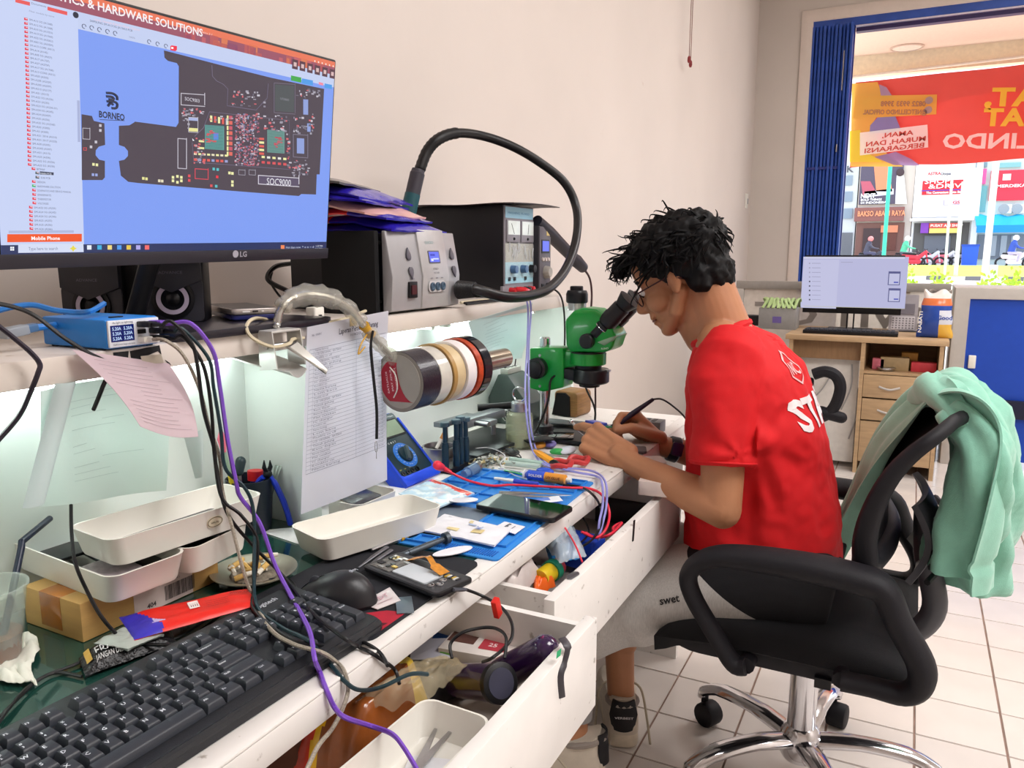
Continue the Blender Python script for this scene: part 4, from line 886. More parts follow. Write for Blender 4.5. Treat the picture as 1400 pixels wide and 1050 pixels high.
hA = PX(735,392,-.93);hW = .075;hH = PX(738,310,-.93).z - ZS
hs = thing('hot_air_unit','slim dark hot-air unit with a small blue display right of the power supply','station',T(-.93,hA.y + .01,ZS + .003))
MB().box(-.16,0,0,-.002,hW,hH).build('case',M('dark_unit','2B2930',.5),hs,bevel=.003)
MB().box(-.003,.001,0,.001,hW - .001,hH - .002).build('front',M('unit_grey','5E5960',.45),hs,bevel=.001)
MB().box(.001,.012,hH * .60,.0025,.062,hH * .80).build('display_bezel',BLACK_PL,hs);MB().box(.0025,.016,hH * .63,.003,.058,hH * .78,'4050F0').build('display',SCREEN,hs,smooth=0)
for k in range(3): MB().lathe([(.006,0),(.005,.004)],12,T(.001,.02 + k * .018,hH * .51) @ FV).build('button',M('pale_button','C9BDB8',.4),hs)
MB().lathe([(.018,0),(.017,.010),(.013,.016),(.001,.016)],22,T(.001,.04,hH * .32) @ FV).build('dial',M('dial_grey','A49E96',.4),hs)
MB().box(.001,.012,hH * .07,.004,.026,hH * .15).build('switch',BLACK_PL,hs);MB().lathe([(.010,0),(.008,.012)],12,T(.001,.05,hH * .11) @ FV).build('socket',BLACK_PL,hs)
MB().box(.0011,.045,hH * .86,.002,.066,hH * .95).build('sticker',M('yellow_sticker','D8C07A',.5),hs)
g1,g2 = PX(750,318,-.94),PX(797,366,-.93)
g0 = g1 - (g2 - g1) * .3
MB().tube([g0,g1,g1.lerp(g2,.75),g1.lerp(g2,.78),g2],[.016,.02,.017,.02,.017],14).build('handle',M('handle_black','1E1B26',.45),hs,world=True)
MB().tube([V((g1.x - .02,g1.y - .02,g1.z + .01)),V((g1.x - .05,hA.y + hW - .01,ZS + hH * .8))],.012,8).build('holder',BLACK_PL,hs,world=True)
MB().tube(spline([g2,PX(806,380,-.93),PX(809,400,-.93),PX(808,425,-.93),PX(806,460,-1.0)],6),.0035,8).build('cable',M('dark_red_cable','3A1C20',.5),hs,world=True)
cable('power_cable','black cable from the hot-air unit dropping behind the microscope',path((750,392,'x',-.90),(765,402,'x',-.865),(771,425,'x',-.862),(772,470,'x',-.865),(768,520,'x',-.87)),.0028)
# loose leads on the shelf before the power supply
for k,(pts,m_,lab) in enumerate(((((632,408),(655,405),(680,408),(705,406)),BLACK_RUBBER,'black lead lying on the shelf under the hose nearest the station'),(((640,403),(665,401),(690,404),(715,403)),BLACK_RUBBER,'black lead behind the first on the shelf under the hose'),(((645,408),(660,404),(672,402),(690,407)),M('cream_cable','CFC3A6',.5),'cream lead lying among the black ones under the hose'))):
    cable('test_lead',lab,[PZ(a,c,ZS + .003) if False else PX(a,c,-.885 - .012 * k) for a,c in pts][:0] + [V((PX(a,c,-.90).x + .01 - .02 * k,PX(a,c,-.90).y,ZS + .004)) for a,c in pts],.003,m_,group=None)
# ================================================================ left half of the workbench
def rdist(x,y,P,L,far=True):           # point on a pixel ray at distance L from P
    d = ray(x,y).normalized();o = CP - P;b_ = o.dot(d);c_ = o.length_squared - L * L;D = b_ * b_ - c_
    s_ = math.sqrt(max(D,0));return CP + d * (-b_ + (s_ if far else -s_))
# ---------------- keyboard: local x to the right (far end), y towards the wall, origin = front left
KBM = M('keyboard_black','1F2126',.42,var=.1,bump=.15,bscale=900);KEYM = M('key_black','2E323A',.38,var=.06,bump=.12,bscale=1200)
kd = V((.035,1,0)).normalized();ky = V((-kd.y,kd.x,0));KL,KD = .452,.162
kbr = V((-.713,.748,TOP));KM = mat3(kd,ky,V((0,0,1)),kbr - kd * KL - ky * KD)
kb = thing('keyboard','black full-size keyboard with white legends lying along the bench edge','keyboard',KM)
def kz(y): return .0125 + .0125 * y / KD
sl = math.degrees(math.atan(.0125 / KD))
out = rrect(0,0,KL,KD,.016,5)
b = MB();n_ = len(out);vs = [V((x,y,.001)) for x,y in out] + [V((x,y,kz(y) - .004)) for x,y in out] + [V((KL / 2 + (x - KL / 2) * .985,KD / 2 + (y - KD / 2) * .96,kz(y))) for x,y in out]
b.add(vs,[tuple(range(n_ - 1,-1,-1)),tuple(range(2 * n_,3 * n_))] + [(r * n_ + i,r * n_ + (i + 1) % n_,(r + 1) * n_ + (i + 1) % n_,(r + 1) * n_ + i) for r in (0,1) for i in range(n_)])
b.build('case',KBM,kb,smooth=40)
b = MB();b.tube([(.012,.004,kz(0) - .001),(KL - .012,.004,kz(0) - .001)],.005,8);b.build('front_lip',KBM,kb)
U = .01905;kx0 = .0105;ky0 = .024
def keymesh(w_,d_,name='key'):
    b = MB();h = .0085;i = .0032
    P = lambda x0,y0,x1,y1,z,dz=0: [V((x0,y0,z)),V((x1,y0,z)),V((x1,y1,z + dz)),V((x0,y1,z + dz))]
    a = P(0,0,w_,d_,0);t_ = P(i,i + .0008,w_ - i,d_ - i * .5,h);m_ = P(i * .75,i * .6,w_ - i * .75,d_ - i * .4,h - .0016)
    b.add(a + m_ + t_,[(0,1,5,4),(1,2,6,5),(2,3,7,6),(3,0,4,7),(4,5,9,8),(5,6,10,9),(6,7,11,10),(7,4,8,11),(8,9,10,11),(3,2,1,0)])
    me = b.mesh(name,smooth=50);me.materials.append(KEYM);return me
kcache = {};legend = MB()
def key(x,row,w_=1,s='',d_=1,pos=0):
    wk = w_ * U - .0012;dk = d_ * U - .0012;kk_ = (round(wk,5),round(dk,5))
    if kk_ not in kcache: kcache[kk_] = keymesh(wk,dk)
    y = ky0 + row
    o = bpy.data.objects.new('key',kcache[kk_]);COL.objects.link(o);o.parent = kb
    X = T(kx0 + x * U,y,kz(y) + .0002) @ RX(sl);o.matrix_local = X
    if s:
        legend.at(X)
        ss = s.split('|')
        if len(ss) == 1:
            sz = .0062 if len(s) == 1 else .0042
            legend.text(s,(.0042,dk - .0085 if len(s) == 1 else dk - .0078,.0088),size=sz,col='D8DCE4',bold=.015,res=1)
        else:
            legend.text(ss[0],(.0042,dk - .0070,.0088),size=.0042,col='D8DCE4',bold=.012,res=1);legend.text(ss[1],(.0042,dk - .0125,.0088),size=.0042,col='D8DCE4',bold=.012,res=1)
R_ = [0,U,2 * U,3 * U,4 * U,5 * U + .0055]
key(0,R_[5],1,'Esc')
for k in range(12): key(2 + k + (k // 4) * .5 - (.0),R_[5],1,'F%d' % (k + 1))
for k,s in enumerate(('Prt|Sc','Scr|Lk','Pau|Brk')): key(15.3 + k,R_[5],1,s)
for k,s in enumerate('`~ 1! 2@ 3# 4$ 5% 6^ 7& 8* 9( 0) -_ =+'.split()): key(k,R_[4],1,s[1] + '|' + s[0])
key(13,R_[4],2,'Backspace')
key(0,R_[3],1.5,'Tab')
for k,s in enumerate(list('QWERTYUIOP') + ['{|[','}|]']): key(1.5 + k,R_[3],1,s)
key(13.5,R_[3],1.5,'\\')
key(0,R_[2],1.75,'Caps Lock')
for k,s in enumerate(list('ASDFGHJKL') + [':|;','"|\'']): key(1.75 + k,R_[2],1,s)
key(12.75,R_[2],2.25,'Enter')
key(0,R_[1],2.25,'Shift')
for k,s in enumerate(list('ZXCVBNM') + ['<|,','>|.','?|/']): key(2.25 + k,R_[1],1,s)
key(12.25,R_[1],2.75,'Shift')
x = 0
for w_,s in ((1.5,'Ctrl'),(1.25,'Win'),(1.25,'Alt'),(6,''),(1.25,'Alt'),(1.25,'Fn'),(1.25,'='),(1.25,'Ctrl')): key(x,R_[0],w_,s);x += w_
for r,ss in ((R_[4],('Ins','Home','PgUp')),(R_[3],('Del','End','PgDn'))):
    for k,s in enumerate(ss): key(15.3 + k,r,1,s)
key(16.3,R_[1],1,'^')
for k,s in enumerate('<v>'): key(15.3 + k,R_[0],1,s)
nx = 18.6
for k,s in enumerate(('Num','/','*','-')): key(nx + k,R_[4],1,s)
for k,s in enumerate('789'): key(nx + k,R_[3],1,s)
for k,s in enumerate('456'): key(nx + k,R_[2],1,s)
for k,s in enumerate('123'): key(nx + k,R_[1],1,s)
key(nx + 3,R_[2],1,'+',2);key(nx + 3,R_[0],1,'Enter',2);key(nx,R_[0],2,'0');key(nx + 2,R_[0],1,'.')
legend.build('key_legends',M('legend_white',None,.5),kb,smooth=0,kind='stuff')
b = MB(T(KL - .075,KD - .020,kz(KD - .02) + .0004) @ RX(sl)).text('logitech',(0,0,0),size=.011,col='C9CED6',bold=.01);b.build('brand_mark',PRINT,kb,smooth=0)

# ---------------- mouse pad and mouse
PAD = M('mouse_pad_cloth',None,.85,var=.12,scale=60,bump=.3,bscale=1500)
pa = V((-.548,.70,TOP));pad = thing('mouse_pad','dark mouse pad with red corner and red emblem under the mouse and open phone','mouse pad',T(*pa))
ZT = TOP + .0028
MB().prism(rrect(-.215,0,0,.275,.016),0,.0026,'1C1D24').build('cloth',PAD,pad)
b = MB()
for pts,c in (([(-.15,.006),(-.02,.004),(-.004,.02),(-.004,.085),(-.03,.078),(-.055,.055),(-.10,.05)],'B01E34'),([(-.15,.05),(-.11,.062),(-.08,.10),(-.13,.12)],'B01E34'),([(-.03,.012),(-.012,.016),(-.008,.05),(-.02,.045)],'5A1624')):
    b.add([(x,y,.0028 if c[0] == 'B' else .0029) for x,y in pts],[tuple(range(len(pts)))],c)
b.at(T(-.045,.222,.0029) @ RZ(10)).add([(-.016,0,0),(.016,-.006,0),(.008,.006,0),(0,.004,0),(.002,.012,0),(-.004,.014,0),(-.012,.006,0)],[(0,1,2,3,4,5,6)],'D8404A')
b.build('print',PAD,pad,smooth=0)
md = (PZ(410,800,ZT) - PZ(500,815,ZT));md = V((-.55,-.18,0)).normalized()     # nose of the mouse points to the wall and left
mc = PZ(462,812,ZT + .012);Mm = mat3(md,V((0,0,1)).cross(md),V((0,0,1)),V((mc.x,mc.y,ZT)))
ms = thing('computer_mouse','black wired mouse right of the keyboard numeric pad','mouse',Mm)
def mouse_top(u,v):
    a = u * 2 * PI;r = v
    x = .056 * math.cos(a) * (1 + .04 * math.cos(a));y = .031 * math.sin(a) * (1 - .10 * math.cos(2 * a) + .06 * math.cos(a + PI))
    x *= .001 + r;y *= .001 + r
    h = .037 * max(0,1 - r ** 2.6) ** .62 * (1 - .30 * (x / .056) - .18 * (x / .056) ** 2)
    return V((x,y,.005 + h))
MB().sheet(mouse_top,40,14).build('shell',M('mouse_black','1B1C21',.35,bump=.1,bscale=1200),ms,smooth=60)
b = MB();pr = [mouse_top(k / 40,1) for k in range(40)];b.prism([(p.x * .985,p.y * .985) for p in pr],.0005,.0055);b.build('skirt',BLACK_PL,ms)
b = MB()
for s in (-1,1): b.tube(spline([mouse_top(.0 + s * .0,.97) + V((0,.0,.0005))] + [V((x,s * .0012 * 0 + s * (.001 if x > .01 else .012 + (.01 - x) * .22),mouse_top(0 if x > 0 else .5,abs(x) / .06).z * .985 + .0003)) for x in (.045,.03,.018)],4),.0006,4)
b.build('button_seam',M('seam_black','050506',.6),ms)
MB().lathe([(.007,-.0028),(.0085,-.002),(.0085,.002),(.007,.0028)],18,T(.030,0,mouse_top(0,.54).z - .003) @ RX(90)).build('wheel',M('wheel_grey','34363E',.6),ms)
b = MB(T(-.020,-.012,mouse_top(.55,.38).z + .0009) @ RZ(70) @ RX(-4)).text('logi',(0,0,0),size=.009,col='B8BCC4',bold=.01);b.build('brand_mark',PRINT,ms,smooth=0)
cable('mouse_cable','black mouse cord running from the mouse behind the keyboard',[Mm @ V((.055,0,.009)),V((-.76,.79,TOP + .006)),V((-.80,.75,TOP + .005))] + path((330,810,'z',TOP + .004),(250,868,'z',TOP + .004),(190,882,'z',TOP + .006),(155,878,'z',TOP + .008),(110,905,'z',TOP + .004),(60,925,'z',TOP + .004),(30,950,'z',TOP + .004),(-10,990,'z',TOP + .004)),.0019)
cable('keyboard_cable','black cord curving over the dark glass behind the keyboard, nearest the tissue',path((112,925,'z',TOP + .003),(75,920,'z',TOP + .003),(40,938,'z',TOP + .005),(15,965,'z',TOP + .006),(-10,1000,'z',TOP + .004)),.0019)
cable('power_cable','thin dark cable hanging from the shelf past the white trays onto the packets',path((97,690,'x',-.88),(98,730,'x',-.86),(103,770,'x',-.83),(120,810,'x',-.82),(140,845,'x',-.80),(165,872,'x',-.79),(185,880,'z',TOP + .016),(240,882,'z',TOP + .014)),.0021)

# ---------------- cardboard box with three white trays
CARD = M('brown_cardboard','C29A5C',.75,var=.08,scale=14,bump=.1,bscale=120,stretch=(1,1,6))
c0,c1 = PZ(36,851,TOP),PZ(114,879,TOP);ux = (c1 - c0);bw = ux.length;ux.normalize();uy = V((0,0,1)).cross(ux);bl = .205;bh = .049
BM = mat3(ux,uy,V((0,0,1)),c0)
bx = thing('cardboard_box','brown cardboard box with tape and a shipping label, under the white trays','box',BM)
MB().box(0,0,0,bw,bl,bh).build('carton',CARD,bx,bevel=.0012)
TAPE = M('brown_tape','B06A1E',.2,var=.06,coat=.4)
MB().box(bw * .30,-.0004,.006,bw * .66,bl * .92,bh + .0004).build('tape',TAPE,bx,bevel=.0004)
MB().box(bw,.07,.001,bw + .0004,bl - .045,bh - .002).build('shipping_label',M('label_paper','D9C6C0',.7),bx)
lb = MB(T(bw + .0007,.076,0) @ FV)
for k in range(34): lb.cbox((.04 + k * .0014,.016,0),(rnd.choice((.0004,.0007,.001)),.02,.0001),'4A4244')
lb.text('SPX',(.058,.040,0),size=.010,col='4A4244',bold=.02).text('404',(.012,.006,0),size=.009,col='4A4244',bold=.02).text('PKT-0412',(.05,.030,0),size=.0035,col='6A5E5E').text('Berat 1 kg',(.02,.03,0),size=.003,col='6A5E5E')
lb.build('label_print',PRINT,bx,smooth=0)
TRAYM = M('ivory_tray_plastic','E4E1D8',.35,var=.02,coat=.1)
def tray(label,a,b_,w_,z,L=None,H=.036,extra=None,zt=None,tilt=(0,0)):
    A = PZ(*a,z + H);B2 = PZ(*b_,z + H);x = (B2 - A);L = L or x.length;x.normalize();y = V((0,0,1)).cross(x)
    Mx = mat3(x,y,V((0,0,1)),V((A.x,A.y,z)) + x * L / 2 + y * w_ / 2) @ RX(tilt[0]) @ RY(tilt[1])
    t = thing('plastic_tray',label,'tray',Mx)
    b = MB();tray_mesh(b,Matrix(),L,w_,H,.018,.0022,1.10);b.build('body',TRAYM,t,smooth=40)
    return t,Mx,L
zA = TOP + bh + .001
tA,MA,LA = tray('white tray lying lowest left on the cardboard box, black cards inside',(150,792),(230,763),.235,zA,L=.105)
tC,MC,LC = tray('white tray on the right end of the cardboard box under the top tray',(262,752),(325,722),.10,zA,L=.115)
tB,MBt,LB = tray('white tray topmost of the pile, with an oval sticker and dark strip',(150,741),(305,693),.098,zA + .038,L=.225)
MB().prism(rrect(-.012,-.0075,.012,.0075,.007),0,.0004,X=T(.03,-.0478,.019) @ RX(95)).build('oval_sticker',M('cream_sticker','D8D0B8',.5),tB)
b = MB(T(.03,-.0485,.019) @ RX(95)).tube([(.011 * math.cos(k * PI / 10),.0065 * math.sin(k * PI / 10),0) for k in range(20)],.0005,4,closed=True,col='6A6048').text('HALAL',(-.006,-.002,0),size=.004,col='6A6048',bold=.02);b.build('sticker_print',PRINT,tB,smooth=0)
def lying(name,label,Mx,L,W,H,m_,cat,bev=.001,r=.006):
    return tag(MB().prism(rrect(-L / 2,-W / 2,L / 2,W / 2,r),0,H).build(name,m_,local=Mx,bevel=bev),label,cat)
lying('dark_strip','dark grey screen strip lying inside the topmost white tray',MBt @ T(-.005,-.008,.006) @ RZ(3) @ RX(4),.16,.05,.006,M('screen_grey','3A3A40',.2),'phone part')
lying('dark_card','black cards lying at the back of the lowest left tray',MA @ T(-.012,.055,.018) @ RX(-10),.07,.10,.004,BLACK_PL,'phone part');lying('phone_screen','black phone screen in the front half of the lowest left tray',MA @ T(.018,-.03,.018) @ RX(6),.055,.11,.004,DARKGL,'phone part')
lying('foil_pouch','grey printed pouch at the front of the lowest left tray',MA @ T(-.018,-.065,.025) @ RX(5),.05,.06,.002,M('grey_pouch','9A8E92',.3,var=.3,scale=90),'pouch')
lying('phone_screen','black screen lying inside the right tray under the top one',MC @ T(.0,.0,.022) @ RX(4),.085,.07,.004,DARKGL,'phone part')

# ---------------- packets before the box
RED = M('red_packet','E0281E',.35,var=.05,bump=.2,bscale=30)
def quadsheet(name,label,cat,px4,z,bulge,mats,th=.003,nu=16,nv=12,colfn=None,amp=.0015,seed=1,parent=None):
    Q = [PZ(x,y,z) for x,y in px4]
    def fn(u,v):
        p = Q[0] * (1 - u) * (1 - v) + Q[1] * u * (1 - v) + Q[2] * u * v + Q[3] * (1 - u) * v
        e = min(1,6 * min(u,1 - u)) * min(1,6 * min(v,1 - v))
        return p + V((0,0,bulge * e ** .5 + th + amp * noise.noise(V((u * 6,v * 6,seed))) + amp))
    b = MB().sheet(fn,nu,nv,th)
    if colfn: b.c = [rgb(colfn((k % nu + .5) / nu,(k // nu + .5) / nv)) if k < nu * nv else rgb(colfn(.5,.5)) for k in range(len(b.f))]
    o = b.build(name,mats,None,smooth=60);tag(o,label,cat);return o,fn
def prn(o,fn,items,name='print',off=.0006):    # flat print laid on a sheet: polygons in its u,v
    b = MB()
    for it in items:
        if it[0] == 'p':
            pts = it[1];n = len(pts);b.add([fn(u,v) + V((0,0,off * it[3] if len(it) > 3 else off)) for u,v in pts],[tuple(range(n))],it[2])
        elif it[0] == 'r':
            u0,v0,u1,v1 = it[1];n = 6;vs = []
            for j in range(n + 1):
                for i in range(n + 1): vs.append(fn(u0 + (u1 - u0) * i / n,v0 + (v1 - v0) * j / n) + V((0,0,off)))
            b.add(vs,[(j * (n + 1) + i,j * (n + 1) + i + 1,(j + 1) * (n + 1) + i + 1,(j + 1) * (n + 1) + i) for j in range(n) for i in range(n)],it[2])
        else:
            s,u0,v0,u1,hv,c = it[1:]
            vs,fs,wd = text_mesh(s,.01);b.add([fn(u0 + a / wd * (u1 - u0),v0 + bb_ * hv) + V((0,0,off * 2)) for a,bb_ in vs],fs,c)
    return b.build(name,PRINT,o,world=True,smooth=0)
o,fn = quadsheet('bubble_mailer','black bubble-wrapped packet with white and yellow print under the red one','packet',[(117,930),(242,885),(232,858),(108,905)],TOP,.012,M('black_bubble_wrap','1B1B1E',.3,bump=.8,bscale=260),amp=.002)
prn(o,fn,[('r',(.04,.2,.10,.85),'C8A04A'),('t','FRAGILE',.14,.25,.55,.5,'C8C8C8'),('t','JANGAN DIBANTING',.13,.08,.6,.14,'B8B8B8')] + [('r',(.58 + k * .016,.25,.588 + k * .016,.7),'C8C8C8') for k in range(10)],off=.002)
o,fn = quadsheet('foil_pouch','pale grey foil pouch between the black and the red packets','pouch',[(175,892),(225,872),(170,862),(128,884)],TOP + .017,.004,M('pale_foil','A8AFA8',.35,bump=.4,bscale=60))
def redcol(u,v):
    w_ = .20 + .09 * math.sin(v * 5 + 1)
    if u < .13 + .05 * math.sin(v * 4): return '3A32B0'
    return 'C2B6E4' if u < w_ and v > .25 else '3A32B0' if u < w_ * .8 else 'E0281E'
o,fn = quadsheet('red_packet','red packet with a blue and white end and a small white barcode label','packet',[(184,879),(352,832),(345,808),(163,848)],TOP + .022,.006,M('red_packet_foil',None,.35,bump=.2,bscale=30),nu=60,nv=24,colfn=redcol,amp=.0008)
prn(o,fn,[('r',(.47,.42,.55,.72),'F0E4E0'),('t','WESTPOUCH',.80,.60,.99,.20,'6A1418')] + [('r',(.485 + .016 * k,.48,.493 + .016 * k,.66),'6A4A4A') for k in range(4)] + [('t','kemasan plastik pembungkus',.60,.25 + .09 * k,.78,.07,'A81814') for k in range(4)],off=.0012)

# ---------------- cup, straw, tissue at the left end
q = PZ(-6,905,TOP);cup = thing('plastic_cup','clear plastic cup of brown tea at the left edge of the picture','cup',T(q.x,q.y,TOP))
b = MB().lathe([(.026,0),(.027,.002),(.038,.085),(.041,.088),(.041,.091),(.0375,.0905),(.0255,.003),(.0005,.003)],32);b.f = b.f;b.build('wall',clear('cup_plastic','F2F6F2',.78,.08,'E4ECE8'),cup,smooth=50)
MB().lathe([(.0262,.004),(.0295,.034),(.0005,.034)],28).build('tea',M('brown_tea','8A4418',.1,trans=.3),cup)
sa,sb = V((q.x + .012,q.y + .004,TOP + .03)),rdist(68,709,V((q.x + .012,q.y + .004,TOP + .03)),.19)
mid = PX(30,745,(sa.x + sb.x) / 2 - .01);tag(MB().tube([sa,sa.lerp(mid,.97),mid + V((0,0,.004)),sb],.0042,12).build('drinking_straw',M('navy_straw','0F1A30',.35)),'dark bent drinking straw standing in the clear cup','straw')
def tis(u,v): p = PZ(-30 + 78 * u + 6 * math.sin(v * 7),868 + 66 * v + 8 * u,TOP);return p + V((0,0,.004 + .012 * abs(noise.noise(V((u * 4,v * 4,2)))) + .004 * noise.noise(V((u * 11,v * 11,5)))))
tag(MB().sheet(tis,26,22,.0015).build('tissue',M('tissue_white','DDDBD0',.9,bump=.3,bscale=150),smooth=70),'crumpled white tissue lying beside the clear cup','tissue')

# ---------------- ashtray plate with butts
q = PZ(348,790,TOP);pl = thing('ashtray_plate','round metal plate full of cigarette butts behind the keyboard','ashtray',T(q.x,q.y,TOP))
MB().lathe([(.035,0),(.038,.004),(.055,.012),(.060,.013),(.060,.0145),(.054,.014),(.036,.0055),(.0005,.005)],40).build('dish',M('warm_steel','A9A294',.3,metal=.7),pl)
MB().ell((0,0,.006),(.034,.034,.004)).build('ash',M('grey_ash','6E665A',.95,var=.5,scale=90,bump=1,bscale=200),pl)
for k in range(11):
    a = rnd.uniform(0,6.28);r = .033 * math.sqrt(rnd.random());p = V((q.x + r * math.cos(a),q.y + r * math.sin(a),TOP + .0125 + .003 * (k % 4)))
    Mx = Matrix.Translation(p) @ RZ(rnd.uniform(0,360)) @ RY(90 + rnd.uniform(-14,14));t = thing('cigarette_butt','stubbed cigarette butt lying in the metal plate','cigarette',Mx,'cigarette butts in the plate')
    L = rnd.uniform(.018,.032);MB().cyl((0,0,-L / 2),(0,0,L * .12),.0038,n=8).build('filter',M('cork_filter','C9A45E',.8,var=.2,scale=300),t);MB().cyl((0,0,L * .12),(.001,0,L / 2),.0037,.003,n=8).build('paper',M('butt_paper','DAD4C6',.8,var=.15,scale=200),t)
tag(MB().sheet(lambda u,v: PZ(352 + 52 * u + 66 * v,726 - 4 * u + 22 * v - 40 * u * v * .2,TOP) + V((0,0,.001 + .004 * u * v)),6,6,.0004).build('paper_sheet',PAPER),'small loose white sheet lying behind the plate of butts','paper')

# ---------------- black tool cup
q = PZ(345,717,TOP);q = V((-.965,.93,TOP));tc = thing('tool_cup','round black cup of tools standing before the white divider','cup',T(*q))
MB().lathe([(.031,0),(.032,.003),(.038,.088),(.0385,.09),(.036,.09),(.030,.006),(.0005,.005)],32).build('wall',M('cup_blue_black','1A222C',.35),tc)
def tool(name,label,cat,build): t = thing(name,label,cat,T(q.x,q.y,TOP));build(t);return t
BLUEH = M('blue_grip','1E3CC8',.35)
hp_ = lambda x,y,X=-.935: PX(x,y,X)
def cutters(t):
    pv = hp_(366,648);tips = (hp_(361,629),hp_(369,629))
    b = MB()
    for tp,s in zip(tips,(-1,1)): b.tube([pv,pv.lerp(tp,.5) + V((0,s * .004,0)),tp],[.0055,.0045,.0008],8,flat=.6)
    b.build('jaws',M('black_steel','1C2024',.35,metal=.6),t,world=True);MB().ell(pv,(.008,.007,.008)).build('pivot',M('black_steel','1C2024',.35,metal=.6),t,world=True)
    MB().tube(spline([pv + V((.004,.002,-.004)),hp_(378,665,-.925),hp_(390,692,-.92),hp_(397,716,-.918)],6),[.005] * 4 + [.0072] * 12 + [.0075] * 3,10,flat=.7).build('handle',BLUEH,t,world=True)
    MB().tube(spline([pv + V((-.004,-.006,-.004)),hp_(352,662,-.95),hp_(348,690,-.96)],6),.0066,10,flat=.7).build('handle',BLUEH,t,world=True)
tool('side_cutters','side cutters with blue handles hooked over the rim of the black cup','pliers',cutters)
def tw(t):
    for s in (0,.006):
        P = spline([q + V((.012,.02,.02)),hp_(378,640,-.955) + V((s,0,0)),hp_(390,610,-.96) + V((s * .6,0,0)),hp_(392,597,-.96)],5)
        MB().tube(P,[.003] * 5 + [.005] * (len(P) - 5),8,flat=.25).build('arm',M('grey_tweezer','8E9690',.35,metal=.5),t,world=True)
tool('tweezers','grey tweezers standing in the black cup, leaning right','tweezers',tw)
tool('marker','red capped marker standing in the black cup','pen',lambda t: (MB().cyl(q + V((-.008,.012,.02)),hp_(349,655,-.965),.0075,n=12).build('barrel',M('marker_blue','2038B0',.4),t,world=True),MB().cyl(hp_(349,656,-.965),hp_(349,643,-.965),.0125,.013,n=14).build('cap',M('marker_red','D0202A',.35),t,world=True)))
tool('screwdriver','yellow-handled screwdriver at the left of the black cup','screwdriver',lambda t: (MB().cyl(q + V((-.012,-.012,.02)),hp_(318,650,-.965),.007,.0075,n=8).build('handle',M('yellow_handle','D8C020',.35),t,world=True),MB().cyl(q + V((-.012,-.012,.008)),q + V((-.012,-.012,.022)),.002,n=6).build('shaft',STEEL,t,world=True)))
tool('screwdriver','dark green ball-topped screwdriver rising from the black cup','screwdriver',lambda t: (MB().cyl(q + V((.0,-.016,.02)),hp_(327,645,-.955),.003,n=8).build('shaft',STEEL,t,world=True),MB().caps(hp_(327,645,-.955),hp_(329,631,-.955),.007,.0085).build('handle',M('dark_green_handle','1A2E34',.4),t,world=True)))
tool('brush','pink-tipped brush standing tallest at the left in the black cup','brush',lambda t: (MB().cyl(q + V((-.015,-.008,.02)),hp_(306,618,-.965),.004,n=8).build('handle',M('pale_green_handle','A8C8B0',.4),t,world=True),MB().tube([hp_(306,618,-.965),hp_(303,600,-.965),hp_(302,590,-.965)],[.004,.007,.003],8).build('tip',M('pink_tip','F07A94',.5),t,world=True)))

# ---------------- white tray before the divider and the one behind it
tD,MD,LD = tray('empty white tray standing right of the plate of butts',(440,740),(568,703),.098,TOP + .0085,L=.232)
tE,ME,LE = tray('white tray behind the hanging list beside the multimeter',(492,692),(553,666),.105,TOP,L=.11)
lying('phone_part','grey card in the white tray behind the hanging list',ME @ T(.0,.0,.03) @ RX(8),.07,.06,.002,M('screen_grey','3A3A40',.2),'phone part')
tag(MB().tube([PZ(482,681,TOP + .02),PZ(496,694,TOP + .006)],.0035,8).build('stylus',BLACK_PL),'short black stylus lying behind the empty white tray','pen')
# ================================================================ hanging papers, clip lamp with tape rolls
def hung(name,label,fn,lines,nu=14,nv=20,col='EFEFF2'):
    b = MB().sheet(fn,nu,nv,.0006,col);o = b.build(name,PAPER,smooth=70);tag(o,label,'paper')
    p = MB();n = 0
    off = (V(fn(.5,.5)) - V(fn(.5,.45)));
    nn = (V(fn(.55,.5)) - V(fn(.45,.5))).cross(V(fn(.5,.55)) - V(fn(.5,.45))).normalized()
    if nn.dot(CP - V(fn(.5,.5))) < 0: nn = -nn
    for it in lines:
        if it[0] == 'l':
            u0,v0,u1,v1,w_,c = it[1:];m = 10;A = [];
            for k in range(m + 1):
                u = u0 + (u1 - u0) * k / m;v = v0 + (v1 - v0) * k / m;P = V(fn(u,v)) + nn * .0007
                d_ = V(fn(u + .01 * (1 if abs(u1 - u0) > abs(v1 - v0) else 0),v + .01 * (0 if abs(u1 - u0) > abs(v1 - v0) else 1))) - V(fn(u,v));q_ = nn.cross(d_).normalized() * w_
                A += [P - q_,P + q_]
            p.add(A,[(2 * k,2 * k + 2,2 * k + 3,2 * k + 1) for k in range(m)],c)
        else:
            s,u0,v0,u1,hv,c = it[1:7];vs,fs,wd = text_mesh(s,it[7] if len(it) > 7 else 0,1)
            p.add([V(fn(u0 + a / wd * (u1 - u0),v0 + bb_ * hv)) + nn * .0008 for a,bb_ in vs],fs,c)
    if lines: p.build('print',PRINT,o,world=True,smooth=0)
    return o
X1 = XS + .0065
a,b_,c,d = PX(415,447,X1),PX(405,702,X1),PX(523,655,X1),PX(531,425,X1 + .002)
fL = lambda u,v: (b_ * (1 - u) + c * u) * (1 - v) + (a * (1 - u) + d * u) * v + V((.004 + .004 * math.sin(u * 3 + v * 2) + .006 * (1 - v) ** 2,0,0))
ln = [('t','Laporan Persediaan Barang',.36,.925,.86,.045,'4A4A58',.01),('t','01/08/2024',.50,.90,.64,.022,'6A6A78'),('t','No. 000001',.05,.945,.15,.018,'6A6A78')]
for k in range(32): v = .875 - k * .0215;ln.append(('l',.03,v,.97,v,.00018 if k not in (0,31) else .0003,'7A7C90'))
